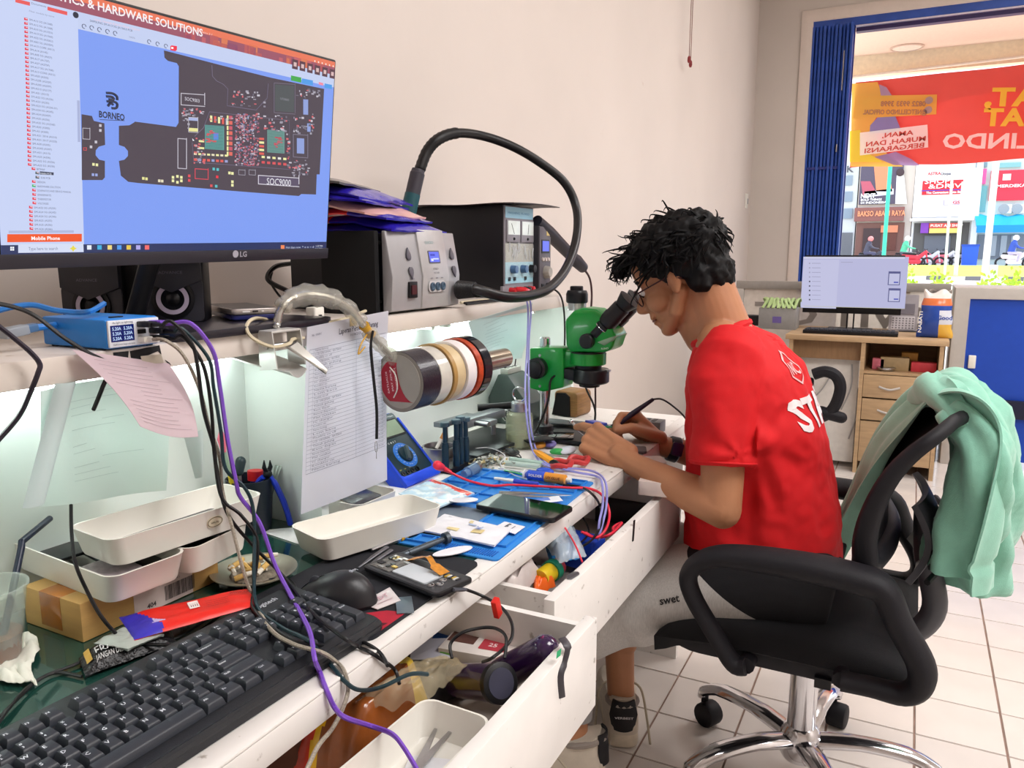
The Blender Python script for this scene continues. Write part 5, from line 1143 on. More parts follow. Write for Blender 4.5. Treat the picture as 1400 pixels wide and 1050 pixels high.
for u in (.03,.075,.58): ln.append(('l',u,.875,u,.875 - 31 * .0215,.0002,'8A8CA0'))
wd_ = ['Nama barang','LCD ORIGINAL - BATERAI','Baterai (kapasitas)','Konektor cas','Flexible on off','Kaca depan','IC charger','Lem kaca','Timah gulung','Plat cetakan']
for k in range(31):
    v = .862 - k * .0215
    ln.append(('t',wd_[(k * 7) % 10] if k > 1 else wd_[k],.09,v,.09 + rnd.uniform(.12,.34),.016,'8A8C9C'))
    if k % 2 or k > 12: ln.append(('t','%d.000' % rnd.randint(5,99),.88,v,.95,.014,'7A7C90'))
Lp = hung('printed_list','printed table headed Laporan Persediaan Barang taped to the shelf edge over the divider',fL,ln,14,24,'E4E4EC')
p = V(fL(.52,.985));MB().sheet(lambda u,v: V(fL(.49 + .09 * u,.955 + .05 * v)) + V((.001,0,0)),3,3,.0003,'D8C9A6').build('tape',PAPER,Lp,world=True)
# pink receipt, hanging from a tape and leaning out
def X_(y,k): return -.862 + k
def fR(u,v):
    A,B2,C2,D2 = PX(192,583,-.80),PX(271,597,-.80),PX(231,497,-.861),PX(99,478,-.861)
    p = (A * (1 - u) + B2 * u) * (1 - v) + (D2 * (1 - u) + C2 * u) * v
    return p + V((.012 * math.sin(v * PI),0,-.006 * math.sin(u * PI) * (1 - v)))
ln = []
for k in range(15): v = .90 - k * .056;ln.append(('l',.12 + (.25 if 5 < k < 9 else 0),v,rnd.uniform(.55,.92),v - .01,.0003,'BEAAB2'))
hung('receipt','pinkish printed slip hanging from the shelf edge below the blue charger',fR,ln,12,14,'E8D6DC')
A = PX(205,484,X1);B2 = PX(222,496,X1)
t = tag(MB().sheet(lambda u,v: PX(192 + 28 * u + 4 * v,487 + 12 * v - 3 * u,X1 + .002 + .003 * v),4,4,.0004,'D9CFC0').build('masking_tape',PAPER),'small torn tape holding the pinkish slip to the shelf edge','tape')
t = thing('black_sticker','torn black sticker on the shelf edge under the blue charger','sticker',PX(186,490,XS))
for k,q in enumerate((((155,482),(176,480),(175,493),(156,492)),((178,480),(218,472),(221,485),(216,480),(200,487),(196,494),(180,493)),((226,492),(232,496),(234,499),(229,496)))):
    P = [PX(x,y,XS + .0008) for x,y in q];n = len(P);MB().add(P + [p_ - V((.0007,0,0)) for p_ in P],[tuple(range(n)),tuple(range(2 * n - 1,n - 1,-1))] + [(i,(i + 1) % n,n + (i + 1) % n,n + i) for i in range(n)],'141418').build('sticker_piece',MATTE,t,world=True)
# large thin sheet, its left edge rolled
def fB(u,v):
    A,B2,C2,D2 = PX(43,694,-.93),PX(229,671,-.93),PX(222,505,-.872),PX(55,535,-.872)
    p = (A * (1 - u) + B2 * u) * (1 - v) + (D2 * (1 - u) + C2 * u) * v
    return p + V((.008 * math.sin(u * 6 + v * 3),0,0))
ln = []
for k in range(12): v = .92 - k * .058 - (.08 if k > 5 else 0);u0 = .25 if k % 4 else .5;ln.append(('l',u0,v,u0 + rnd.uniform(.12,.4),v + .012,.0003,'C2CCCC'))
THIN = M('thin_paper','DCE6E4',.8,var=.02,transluc=.5);
hung('paper_sheet','large thin white sheet hanging under the shelf before the lit left panel',fB,ln,16,16,'E2EBE8')
def fC(u,v):
    y = 522 + 168 * v;x = 40 + 26 * (1 - v) - 16 * v * 0 - 18 * v + 2
    p = PX(x + 18,y,-.875 + .01 * v);a_ = -1.2 + u * 4.2;r = .013
    return p + V((r * math.cos(a_),r * math.sin(a_),0))
tag(MB().sheet(fC,12,10,.0005,'DDE6E6').build('rolled_edge_paper',PAPER,smooth=70),'narrow rolled-up white strip hanging at the far left before the thin sheet','paper')
def fD(u,v):
    p = PX(250 + 26 * u * (1 - v) ** .8 + 17 * v + 6 * u * v,592 + 62 * v - 6 * u,-.84);return p + V((.008 * math.sin(u * 3),0,0))
tag(MB().sheet(fD,8,10,.0005,'DFE8E6').build('curled_slip',PAPER,smooth=70),'small curled white slip hanging just under the corner of the pinkish slip','paper')
def fE(u,v):
    A,B2,C2,D2 = PX(658,498,-.90),PX(716,490,-.90),PX(728,414,XS + .003),PX(640,440,XS + .003)
    p = (A * (1 - u) + B2 * u) * (1 - v) + (D2 * (1 - u) + C2 * u) * v
    return p + V((-.015 * math.sin(u * PI) * (1 - v) + .006 * math.sin(v * 9 + u * 4) * (1 - v),0,0))
ln = [('l',.2 + .02 * (k % 3),.85 - k * .07,.2 + rnd.uniform(.2,.45),.9 - k * .07,.0005,'B0BEC0') for k in range(9)]
hung('handwritten_note','crumpled white note with grey writing hanging under the shelf right of the tape rolls',fE,ln,14,12,'DCE8E8')

# ---------------- clip lamp: clamp on the shelf edge, gooseneck in plastic, rolls of tape threaded over its tip
CLM = M('clamp_white_metal','C9C8C4',.3,metal=.3)
q = PX(375,462,-.86);cl = thing('clip_lamp','white clamp lamp on the shelf edge with a bent neck wrapped in clear plastic','lamp',(q.x,q.y,ZS))
cy_ = q.y
MB().box(-.93,cy_ - .03,ZS,-.835,cy_ + .03,ZS + .004).build('upper_jaw',CLM,cl,world=True,bevel=.0015)
def jaw(u,v):
    return V((-.93 + .115 * u,cy_ - .035 + .07 * v + (.5 - v) * .05 * max(0,u - .5) * 1.4,ZSB - .004 - .020 * u - .010 * math.sin(v * PI) * u))
MB().sheet(jaw,10,8,.002).build('lower_jaw',CLM,cl,world=True)
for s in (-1,1): MB().add([(-.862,cy_ + s * .031,ZS + .003),(-.835,cy_ + s * .031,ZS + .003),(-.828,cy_ + s * .031,ZSB - .02),(-.862,cy_ + s * .031,ZSB - .024),(-.862,cy_ + s * .029,ZS + .003),(-.835,cy_ + s * .029,ZS + .003),(-.828,cy_ + s * .029,ZSB - .02),(-.862,cy_ + s * .029,ZSB - .024)],[(0,1,2,3),(7,6,5,4),(0,4,5,1),(1,5,6,2),(2,6,7,3),(3,7,4,0)]).build('side_plate',CLM,cl,world=True)
MB().tube([(-.846,cy_ - .034,ZS - .02),(-.846,cy_ + .034,ZS - .02)],.004,10).build('pin',STEEL,cl,world=True)
def lever(u,v): return V((-.835 + .034 * u,cy_ + .004 + .040 * u + (.5 - v) * .034 * (1 - .75 * u),ZSB + .008 - .044 * u + .012 * abs(v - .5)))
MB().sheet(lever,10,6,.0025).build('lever',M('clamp_grey_metal','A8A6A0',.3,metal=.6),cl,world=True)  # lever is a greyer metal than the jaws
NK = [V((-.86,cy_,ZS + .003)),PX(378,445,-.86),PX(383,425,-.858),PX(397,409,-.855),PX(422,403,-.85),PX(452,408,-.845),PX(480,424,-.84),PX(501,450,-.835),PX(520,472,-.835),PX(542,495,-.835)]
NKs = spline(NK,10)
MB().tube(NKs[:34],[.0058 + (.0007 if k % 2 else 0) for k in range(34)],10).build('gooseneck',M('neck_steel','B9B8B4',.25,metal=.8),cl,world=True)
MB().tube(NKs[30:],.006,8).build('gooseneck_tip',M('neck_steel','B9B8B4',.25,metal=.8),cl,world=True)
PW_ = NKs[22:]
b = MB();b.tube(PW_,[.012 + .0035 * math.sin(k * .9) * .4 + .002 * noise.noise(V((k * .7,0,3))) + (.006 if 6 < k < 34 else 0) * math.sin((k - 6) / 28 * PI) - (.006 if 44 < k < 50 else 0) for k in range(len(PW_))],14)
for i in range(len(b.v)): b.v[i] += V((noise.noise(b.v[i] * 90),noise.noise(b.v[i] * 90 + V((5,0,0))),noise.noise(b.v[i] * 90 + V((0,7,0))))) * .0035
b.build('plastic_wrap',clear('wrap_film','F4F2EA',.7,.2,'DAD8D0'),cl,world=True,smooth=60)
q2 = PX(503,452,-.835);d2 = (NKs[-16] - NKs[-26]).normalized()
MB().tube([q2 - d2 * .014,q2 - d2 * .004,q2 + d2 * .004,q2 + d2 * .012],[.0095,.0075,.0075,.0095],12).build('rubber_band',M('ochre_band','C89A2E',.6),cl,world=True)
b = MB();b.tube(spline([q2 + V((0,0,-.004)),PX(494,470,-.825),PX(490,484,-.825),PX(499,474,-.825)],6),.0014,5);b.build('band_end',M('ochre_band','C89A2E',.6),cl,world=True)
t = thing('lanyard','black cord with a metal pin hanging from the wrapped lamp neck before the list','lanyard',T(q2.x + .012,q2.y,q2.z))
MB().tube(spline([q2 + V((.011,0,0)),PX(507,475,-.822),PX(511,520,-.822),PX(515,560,-.822),PX(515,600,-.822)],6),[.0022] * 6 + [.0026] * 19,6).build('cord',M('black_cord','101014',.8),t,world=True)
e0 = PX(514,603,-.822);MB().tube([e0 + V((0,.0035 * math.sin(k * PI / 6),-.010 + .010 * math.cos(k * PI / 6))) for k in range(12)],.0008,6,closed=True).build('pin_loop',STEEL,t,world=True);MB().cyl(e0 - V((0,0,.02)),e0 - V((0,0,.032)),.0006,n=6).build('pin_tip',STEEL,t,world=True)

# tape rolls threaded along one axis under the shelf
r0 = PX(546,522,-.82);r1_ = PX(664,495,-.795)
ax = (r1_ - r0).normalized();AL = (r1_ - r0).length;RA = look(ax)
def roll(name,label,s0,wd,R,r,core,face,edge,extra=None):
    s0 *= 1.08;wd *= 1.08;R *= 1.19;r *= 1.19
    c = r0 + ax * s0;Mx = T(*c) @ RA;t = thing(name,label,'tape',Mx,'tape rolls threaded on the lamp neck')
    MB().lathe([(r,0),(R,0),(R,wd),(r,wd)],44,closed=True).build('tape_body',edge,t)
    MB().lathe([(r - .004,-.0006),(r,-.0006),(r,wd + .0006),(r - .004,wd + .0006)],36,closed=True).build('core',core,t)
    if face: MB().lathe([(r,-.0005),(R - .0008,-.0005),(R - .0008,0),(r,0)],44,closed=True).build('side',face,t)
    return t,Mx
TBK = M('black_cloth_tape','1C1824',.35,var=.15,bump=.3,bscale=300,coat=.2);TCL = M('clear_tape','C9C6BC',.12,var=.1,coat=.5);TTAN = M('tan_tape','CDB890',.4);TWH = M('white_tape','E4DEDC',.5);CORE = M('card_core','B89A6A',.8)
GFACE = M('grey_tape_side','8F8A82',.5,var=.1)
t,Mx = roll('tape_roll','wide black tape roll with a red and grey side, first of the threaded rolls',0,.048,.047,.038,GFACE,GFACE,TBK)
b = MB().lathe([(.0005,.001),(.049,.001),(.049,.003),(.0005,.003)],40,T(0,0,-.003));b.build('side_label',M('grey_label','A9A49A',.4,var=.05),t)
b = MB(T(0,0,-.0024) @ RZ(180) @ Matrix.Scale(1.17,4));seg = [(.037 * math.cos(a_),.037 * math.sin(a_)) for a_ in [math.radians(x) for x in range(120,246,9)]];inn = [(-.002 + .03 * k / 13 - .012 * math.sin(k / 13 * PI),.030 * math.cos(k / 13 * PI) * (-1)) for k in range(14)]
pts = seg + [(p_[0],p_[1]) for p_ in inn]
b.add([(x,y,-.0001) for x,y in pts],[tuple(range(len(pts)))[::-1]],'B01830')
for k,s in enumerate(('JUST STRONG','SUPER TAPE','KUALITAS')): b.text(s,(-.006 - k * .0085,-.022 + k * .004,-.0004),(.15,1,0),(-1,.15,0),.0048,'F0D0D4',bold=.02,mirror=False,fit=.034)
b.build('side_print',PRINT,t,smooth=0)
b = MB().tube(spline([(.012,-.03,-.003),(.002,-.012,-.004),(.004,.012,-.005),(.018,.026,-.004)],5),.0013,5);b.build('loose_wire',WHITE_PL,t)
roll('tape_roll','clear tape roll with a brown core behind the wide black one',.050,.030,.047,.038,CORE,TCL,TCL)
roll('tape_roll','narrow brown-edged tape roll third on the lamp neck',.082,.010,.050,.038,CORE,M('brown_tape_side','A8844C',.4),M('brown_tape_side','A8844C',.4))
roll('tape_roll','tan masking tape roll in the middle of the threaded rolls',.094,.028,.046,.036,CORE,TTAN,TTAN)
t,Mx = roll('tape_roll','white tape roll with a loose white end, right of the tan one',.124,.026,.050,.038,CORE,TWH,TWH)
MB().sheet(lambda u,v: V((.0602 * math.cos(-1.4 + 1.5 * u) * (1 + .3 * max(0,u - .7)),.0602 * math.sin(-1.4 + 1.5 * u) * (1 + .3 * max(0,u - .7)),.002 + .022 * v)),12,2,.0004).build('loose_end',TWH,t)
t,Mx = roll('tape_roll','red and cream tape roll second from the far end of the lamp neck',.154,.014,.052,.040,CORE,M('red_tape_side','B0401E',.4,var=.3,scale=120),M('red_tape_side','B0401E',.4,var=.3,scale=120))
roll('tape_roll','black electrical tape roll at the far end of the lamp neck',.172,.024,.053,.042,M('cream_core','D8D0A8',.5),TBK,M('shiny_black_tape','26282E',.15,coat=.5))
sp = r0 + ax * .05
t = tag(MB().tube([r0 + ax * .046,r0 + ax * (AL + .075)],.021,26).build('lamp_tube',M('satin_tube','C0B2A0',.22,metal=.8,var=.05)),'short satin metal tube running through the tape rolls, end sticking out right','tube')

# ================================================================ right half of the bench: repair mat and what lies on it
MATB = M('blue_silicone','2E86D8',.5,var=.04,scale=20,bump=.05,bscale=300);MATD = M('deep_blue_silicone','1B5FB4',.55,var=.05)
mo = PZ(680,766,TOP + .003);my = (PZ(809,662,TOP + .003) - mo);ML = .45;my.normalize();mx_ = V((my.y,-my.x,0));MW_ = .285
MMt = mat3(my,V((0,0,1)).cross(my),V((0,0,1)),V((mo.x,mo.y,TOP)))       # x along the bench, y towards the wall
mt = thing('repair_mat','large blue silicone repair mat with trays and slots on the bench','mat',MMt)
MB().prism(rrect(0,0,ML,MW_,.008),0,.0035).build('base',MATB,mt,bevel=.001)
MATG = M('grey_silicone','6E7A88',.55,var=.06)
MB().box(.045,.105,.0035,.20,.205,.0042).build('grey_field',MATG,mt)
ribs = lambda x0,y0,x1,y1,nx_,ny_,h=.006,w_=.0025: [(x0 + (x1 - x0) * i / nx_ - w_ / 2,y0,x0 + (x1 - x0) * i / nx_ + w_ / 2,y1,h) for i in range(nx_ + 1)] + [(x0,y0 + (y1 - y0) * j / ny_ - w_ / 2,x1,y0 + (y1 - y0) * j / ny_ + w_ / 2,h) for j in range(ny_ + 1)]
for (x0,y0,x1,y1,nx_,ny_) in ((.225,.125,.43,.27,4,3),(.012,.10,.04,.27,1,6),(.36,.012,.44,.06,3,1),(.05,.01,.20,.095,1,1),(.06,.215,.20,.27,4,1)):
    for r in ribs(x0,y0,x1,y1,nx_,ny_): MB().box(r[0],r[1],.0033,r[2],r[3],r[4] + .0015).build('rib',MATB,mt)
for k in range(22): MB().box(.008,.012 + k * .0042 + (.012 if k > 10 else 0),.0033,.030,.0139 + k * .0042 + (.012 if k > 10 else 0),.0046).build('slot_bar',MATD,mt)
for k in range(16): MB().box(.25 + k * .005,.085,.0033,.2525 + k * .005,.095,.0046).build('slot_bar',MATD,mt)
b = MB(T(.10,.14,.0044) @ RZ(90))
b.text('NO.1',(0,0,0),size=.02,col='1E242C',bold=.03).text('MECHANIC',(-.03,-.012,0),size=.006,col='1E242C');b.tube([(.018 + .026 * math.cos(k * PI / 10),.007 + .013 * math.sin(k * PI / 10),0) for k in range(20)],.0008,4,closed=True,col='1E242C')
b.build('print',PRINT,mt,smooth=0)
ZM = TOP + .006
def fr(name,label,cat,a,b2,w_,z,H,m_,sgn=1,bev=.001,r=.006,build=None):
    Mx,L = frame(a,b2,z);Mx = Mx @ T(0,0 if sgn > 0 else -w_,0)
    if build is None: o = tag(MB().prism(rrect(0,0,L,w_,r),0,H).build(name,m_,local=Mx,bevel=bev),label,cat);return o,Mx,L
    t = thing(name,label,cat,Mx);build(t,L,w_);return t,Mx,L
# black phone on the mat
def bphone(t,L,w_):
    MB().prism(rrect(0,0,L,w_,.010),0,.0085).build('body',M('phone_black','0E0F14',.3),t,bevel=.002);MB().prism(rrect(.003,.003,L - .003,w_ - .003,.008),.0083,.0088).build('glass',DARKGL,t);MB().box(L - .0004,w_ * .4,.003,L + .0003,w_ * .6,.0055).build('port',BLACK_PL,t)
fr('smartphone','black phone lying face up across the blue mat, its glass mirroring the room','phone',(648,696),(756,717),.082,TOP + .009,0,None,build=bphone)
# plastic sachet, pouch, label, ovals
o,fn = quadsheet('sachet','clear bluish sachet with a red strip lying before the multimeter','pouch',[(596,698),(649,677),(593,657),(545,677)],TOP + .010,.003,M('sachet_film',None,.15,var=.08,scale=50,coat=.4,bump=.3,bscale=60),nu=30,nv=20,colfn=lambda u,v: ('E8564A' if u > .80 - .05 * math.sin(v * 9) and u < .93 else 'F4F6F8' if u > .92 else 'C4E2F2' if (u * 3 + v * 2 + .3 * math.sin(v * 13)) % 1 > .3 else 'E4F2F6'))
o,fn = quadsheet('sticker_pouch','white paper pouch with yellow sketch marks lying on the blue mat','pouch',[(676,749),(700,726),(608,706),(574,727)],ZM + .001,.002,M('pouch_paper','E6E6EC',.6,bump=.2,bscale=50),nu=20,nv=14)
prn(o,fn,[('r',(.30,.25,.52,.40),'DCC890'),('r',(.20,.55,.34,.70),'E0D09A'),('t','UMC',.42,.30,.62,.12,'5A78B8'),('r',(.75,.5,.86,.55),'DCD0A0'),('r',(.62,.42,.72,.52),'A8B8D8'),('r',(.10,.62,.15,.66),'B8BCC8'),('r',(.86,.84,.885,.885),'3A4A6A')],off=.0012)
o,fn = quadsheet('label_slip','small white slip with handwriting at the right end of the white pouch','paper',[(704,731),(718,721),(690,714),(676,722)],ZM + .001,.0005,M('slip_paper','E8E8EE',.7),nu=10,nv=8,amp=.0005,th=.001)
prn(o,fn,[('r',(.15 + .14 * k,.55 + .05 * (k % 2),.25 + .14 * k,.68),'4A4E5E') for k in range(5)] + [('r',(.2,.3,.7,.34),'6A6E7E')],off=.001)
def oval(name,label,px,rx,ry,z,m_,cat='sticker',ang=0):
    q = PZ(*px,z);return tag(MB().prism([(rx * math.cos(k * PI / 14),ry * math.sin(k * PI / 14)) for k in range(28)],0,.0012).build(name,m_,local=T(q.x,q.y,z) @ RZ(ang)),label,cat)
oval('oval_sticker','white oval sticker lying on the slots at the near edge of the blue mat',(619,754),.034,.013,TOP + .0065,M('slip_paper','E8E8EE',.7),ang=60)
oval('clear_oval','clear oval film with red letters on the corner of the sachet',(634,684),.026,.014,TOP + .0165,M('oval_film','E6E4EC',.2,coat=.4),ang=35)
oval('cleaning_pad','small pale oval pad lying by the red cable at the far end of the mat',(772,658),.014,.010,ZM + .003,M('pale_lid','D4DCE8',.3),'pad')
# screwdriver, tweezers, scalpel before the mat
a,b2 = PZ(543,762,TOP + .010),PZ(612,735,TOP + .016)
t = thing('screwdriver','dark grey precision screwdriver lying across the near edge of the mat','screwdriver',T(*a));DG = M('screwdriver_grey','4E565E',.35,metal=.5)
d_ = (b2 - a).normalized();L = (b2 - a).length
MB().tube([a + d_ * x for x in (0,.004,.02,.021)],[.0035,.005,.005,.004],12).build('collar',DG,t,world=True);MB().tube([a + d_ * x for x in (.021,L * .6,L - .008)],[.0052,.0052,.004],14).build('grip',DG,t,world=True);MB().tube([b2 - d_ * .007,b2 + d_ * .001],.0095,20).build('cap',DG,t,world=True);MB().cyl(a - d_ * .03,a,.0018,n=8).build('bit',STEEL,t,world=True)
t = thing('tweezers','pair of dark tweezers lying behind the open phone','tweezers',PZ(510,765,TOP + .006))
for k,(p_,q_) in enumerate((((490,776),(529,748)),((497,779),(535,752)))): MB().tube([PZ(*p_,TOP + .006),PZ((p_[0] + q_[0]) / 2,(p_[1] + q_[1]) / 2 - 1,TOP + .008),PZ(*q_,TOP + .006)],[.0012,.0035,.0038],8,flat=.5).build('arm',M('dull_steel','77777E',.35,metal=.8),t,world=True)
t = thing('craft_knife','silver knife with a yellow and black end lying against the empty white tray','knife',PZ(530,742,TOP + .006))
MB().tube([PZ(508,752,TOP + .007),PZ(528,743,TOP + .007),PZ(546,736,TOP + .008)],[.0025,.0058,.0055],10).build('handle',STEEL,t,world=True);MB().tube([PZ(546,736,TOP + .008),PZ(556,731,TOP + .009)],.0065,10).build('yellow_grip',M('yellow_handle2','D8A020',.4),t,world=True);MB().tube([PZ(556,731,TOP + .009),PZ(570,727,TOP + .008)],[.007,.005],10).build('black_end',BLACK_PL,t,world=True)
# open phone with its flex cable
def ophone(t,L,w_):
    MB().prism(rrect(0,0,L,w_,.010),0,.006).build('frame',M('phone_black','0E0F14',.3),t,bevel=.0015)
    MB().prism(rrect(.004,.004,L - .004,w_ - .004,.007),.0056,.0062).build('mid_plate',M('phone_inside','3A3A3E',.5,var=.3,scale=120),t)
    MB().prism(rrect(.052,.012,.118,.050,.003),.006,.0088).build('battery',M('battery_silver','C6CCD2',.35,var=.04),t,bevel=.0006)
    MB().box(.008,.010,.0062,.048,.060,.0070).build('circuit_board',M('board_mixed','6E6A66',.35,metal=.4,var=.6,scale=220),t)
    for _ in range(14):
        x,y = rnd.uniform(.008,.042),rnd.uniform(.012,.054);MB().box(x,y,.007,x + rnd.uniform(.003,.01),y + rnd.uniform(.003,.009),.0084,rnd.choice(['9A9A98','2A2A2C','C8A84A','6A6C70','D8D8D4'])).build('chip',GLOSS,t)
    for x,y in ((.128,.014),(.136,.024),(.130,.036)): MB().lathe([(.0055,.006),(.0055,.0092),(.004,.0095),(.0005,.0085)],18,T(x,y,0)).build('lens',CHROME,t)
    for k in range(6): MB().box(.120 + .004 * k,.048 + .002 * (k % 2),.006,.123 + .004 * k,.058,.0078,('C8A84A','D8D8D4','3A3A3E')[k % 3]).build('chip',GLOSS,t)
    fx = spline([(.040,.058,.009),(.058,.066,.014),(.075,.062,.020),(.098,.052,.016),(.120,.050,.011)],6)
    MB().sheet(lambda u,v: fx[min(len(fx) - 1,int(round(u * (len(fx) - 1))))] + V((0,(v - .5) * (.010 if .2 < u < .75 else .018),0)),len(fx) - 1,2,.0004,'C8821E').build('flex_cable',M('amber_flex',None,.25,var=.2,scale=160,coat=.3),t)
t,Mo,Lo = fr('opened_phone','opened phone with white battery and amber flex cable at the bench edge','phone',(494,779),(597,820),.074,ZT + .006,0,None,build=ophone)
tag(MB().box(-.024,-.011,0,.024,.011,.0018).build('sim_tray',M('grey_blue_metal','7E8E98',.3,metal=.6),local=T(*PZ(553,828,TOP + .003)) @ RZ(-52),bevel=.0006),'small grey metal plate with notches at the bench edge by the open phone','phone part')
o,fn = quadsheet('clear_label','clear label card with pink DT letters lying on the red corner of the mouse pad','card',[(516,834),(548,822),(533,804),(492,826)],ZT + .001,.0006,M('label_clear','DCD2D2',.25,coat=.3),nu=14,nv=10,amp=.0004,th=.001)
prn(o,fn,[('t','DT',.40,.45,.75,.34,'C08A98'),('r',(.2,.25,.8,.29),'C8A8AC')],off=.001)
# usb lead from the phone into the drawer
u0 = Mo @ V((Lo,.030,.004));u1 = PZ(637,806,TOP + .004)
t = thing('phone_lead','black charging lead from the open phone looping down into the near drawer','cable',T(*u0))
MB().tube([u0,u0.lerp(u1,.8),u1],[.0045,.0045,.003],10,flat=.6).build('plug',M('plug_grey','4A4C54',.4),t,world=True)
MB().tube(spline([u1] + path((660,815,'x',-.505),(685,830,'x',-.47),(699,850,'x',-.44),(700,870,'x',-.43),(690,885,'x',-.43),(672,900,'x',-.43),(660,905,'x',-.46)),8),.0022,7).build('cord',BLACK_RUBBER,t,world=True)
cable('drawer_lead','black lead arching over the medicine carton in the near drawer',path((618,900,'x',-.49),(616,880,'x',-.50),(632,865,'x',-.49),(660,858,'x',-.47),(680,860,'x',-.45),(692,872,'x',-.43),(690,900,'x',-.42)),.0022)
tag(MB().box(-.004,-.006,-.014,.004,.006,.014).build('cable_tag',M('red_tag','D8281E',.4),local=T(*PX(679,831,-.462)) @ RX(20),bevel=.001),'small red tag hanging by the phone lead under the bench edge','tag')
# ================================================================ green stereo microscope
YM = 1.79
GRN = M('green_enamel','12A03C',.28,var=.04,coat=.3);GRND = M('green_enamel_light','2FB45A',.3,var=.04);CASTB = M('cast_black','15161C',.38,var=.06)
colp = PZ(748,592,TOP);colp = V((colp.x,YM,TOP))
mic = thing('stereo_microscope','green stereo microscope on a steel column that the man looks through','microscope',T(*colp))
def pm(x,y,Y=YM): return PY(x,y,Y)
def mprism(name,pts,ya,yb,mat_,bev=.004,seg=3):
    P = [pm(x,y,ya) for x,y in pts];n = len(P)
    vs = P + [V((p.x,yb,p.z)) for p in P]
    fs = [tuple(range(n)),tuple(range(2 * n - 1,n - 1,-1))] + [((i + 1) % n,i,n + i,n + (i + 1) % n) for i in range(n)]
    return MB().add(vs,fs).build(name,mat_,mic,world=True,bevel=bev,seg=seg,smooth=50)
MB().prism(rrect(-.10,-.11,.16,.11,.02),TOP + .0,TOP + .012,X=T(colp.x,colp.y + .03,0)).build('base_plate',CASTB,mic,world=True,bevel=.003)
b = MB().cyl((colp.x,YM,TOP + .012),(colp.x,YM,pm(745,466).z),.013,n=20);b.build('column',CHROME,mic,world=True)
MB().lathe([(.024,0),(.022,.012),(.014,.016)],20,T(colp.x,YM,TOP + .012)).build('column_collar',CASTB,mic,world=True)
mprism('focus_block',[(724,476),(770,476),(770,530),(742,536),(724,531)],YM - .035,YM + .03,GRN)
mprism('arm',[(752,478),(781,480),(800,484),(800,500),(770,503),(752,500)],YM - .026,YM + .026,GRN)
MB().lathe([(.013,0),(.013,.026),(.010,.029),(.001,.029)],22,Matrix.Translation(V((colp.x,YM,pm(740,476).z)))).build('column_cap',CHROME,mic,world=True)
c = pm(728,502,YM - .035);X = Matrix.Translation(c) @ RX(90) @ RZ(0)
MB().lathe([(.024,0),(.026,.004),(.026,.022),(.021,.026),(.021,.034),(.018,.036),(.001,.036)],28,Matrix.Translation(V((colp.x,YM - .034,c.z))) @ RX(90)).build('focus_knob',CASTB,mic,world=True)
MB().lathe([(.024,0),(.026,.004),(.026,.022),(.001,.026)],24,Matrix.Translation(V((colp.x,YM + .03,c.z))) @ RX(-90)).build('focus_knob',CASTB,mic,world=True)
for px in ((738,486),(738,528)): MB().lathe([(.004,0),(.003,.002),(.0005,.002)],10,Matrix.Translation(pm(*px,YM - .035)) @ RX(90)).build('screw',STEEL,mic,world=True)
mprism('body',[(771,438),(784,424),(812,425),(824,432),(836,449),(842,459),(836,478),(826,482),(779,482),(773,474)],YM - .043,YM + .043,GRN,.010,4)
mprism('top_cover',[(783,425),(797,421),(815,423),(829,434),(826,440),(810,431)],YM - .032,YM + .032,GRND,.004)
mprism('nameplate_wing',[(815,468),(834,461),(842,459),(838,466),(826,473)],YM - .0445,YM + .0445,M('green_grey','8FAF92',.3),.003)
q = pm(804,466,YM - .044);MB().lathe([(.018,0),(.018,.014),(.015,.017),(.001,.017)],22,Matrix.Translation(q) @ RX(90)).build('zoom_knob',CASTB,mic,world=True)
MB().lathe([(.018,0),(.018,.014),(.001,.017)],22,Matrix.Translation(q + V((0,.088,0))) @ RX(-90)).build('zoom_knob',CASTB,mic,world=True)
def vstack(name,cx,prof,mat_,n=32):    # lathe about a vertical axis; profile in photo px: (half width, y)
    A = pm(cx,prof[0][1]);k = (A - CP).dot(CF) / F_PX;b = MB()
    b.lathe([(w_ * k,pm(cx,y).z) for w_,y in prof][::-1],n,T(A.x,YM,0));return b.build(name,mat_,mic,world=True)
vstack('collar',804,[(25,482),(25,497),(23,498)],GRN);vstack('collar_screw_ring',804,[(24,480),(24,482.5)],CASTB)
vstack('objective',804,[(19,496),(18,505)],CASTB);vstack('ring_light',808,[(24,504),(25,506),(25,521),(23,523),(15,525)],CASTB);vstack('objective_tip',806,[(15,522),(14,528),(10,529)],CASTB)
mprism('ring_light_box',[(761,503),(790,506),(790,521),(778,520),(760,514)],YM - .03,YM + .02,CASTB,.003);mprism('clamp_screw',[(826,505),(833,506),(833,509),(826,509)],YM - .006,YM + .006,STEEL,.001)
vstack('camera_port',789,[(12.5,414),(12.5,424)],M('port_silver','C9CCCE',.25,metal=.6));vstack('port_cap',789,[(13,397),(14,399),(15,402),(15,412),(14,414)],CASTB);vstack('port_top',788.5,[(8,391),(9,392),(9,398)],CASTB)
d_ = (pm(870,404) - pm(829,447)).normalized()
for y_,lab in ((YM - .029,'eyepiece'),(YM + .029,'eyepiece')):
    a = pm(829,447);a.y = y_;L = (pm(866,408) - pm(829,447)).length;k = (a - CP).dot(CF) / F_PX
    R = [(11,-.25),(11,0),(13,.04),(13,.10),(12,.12),(14,.16),(14.5,.42),(13.5,.45),(13.5,.72),(12,.75),(13,.80),(17,1.0),(15,1.0),(11,.9)]
    MB().tube([a + d_ * (L * t_) for _,t_ in R],[r * k * .92 for r,_ in R],26,cap=True).build(lab,CASTB,mic,world=True)
    MB().tube([a + d_ * L * t_ for t_ in (.015,.035)],[13.2 * k * .92] * 2,26).build('eyepiece_band',CHROME,mic,world=True)
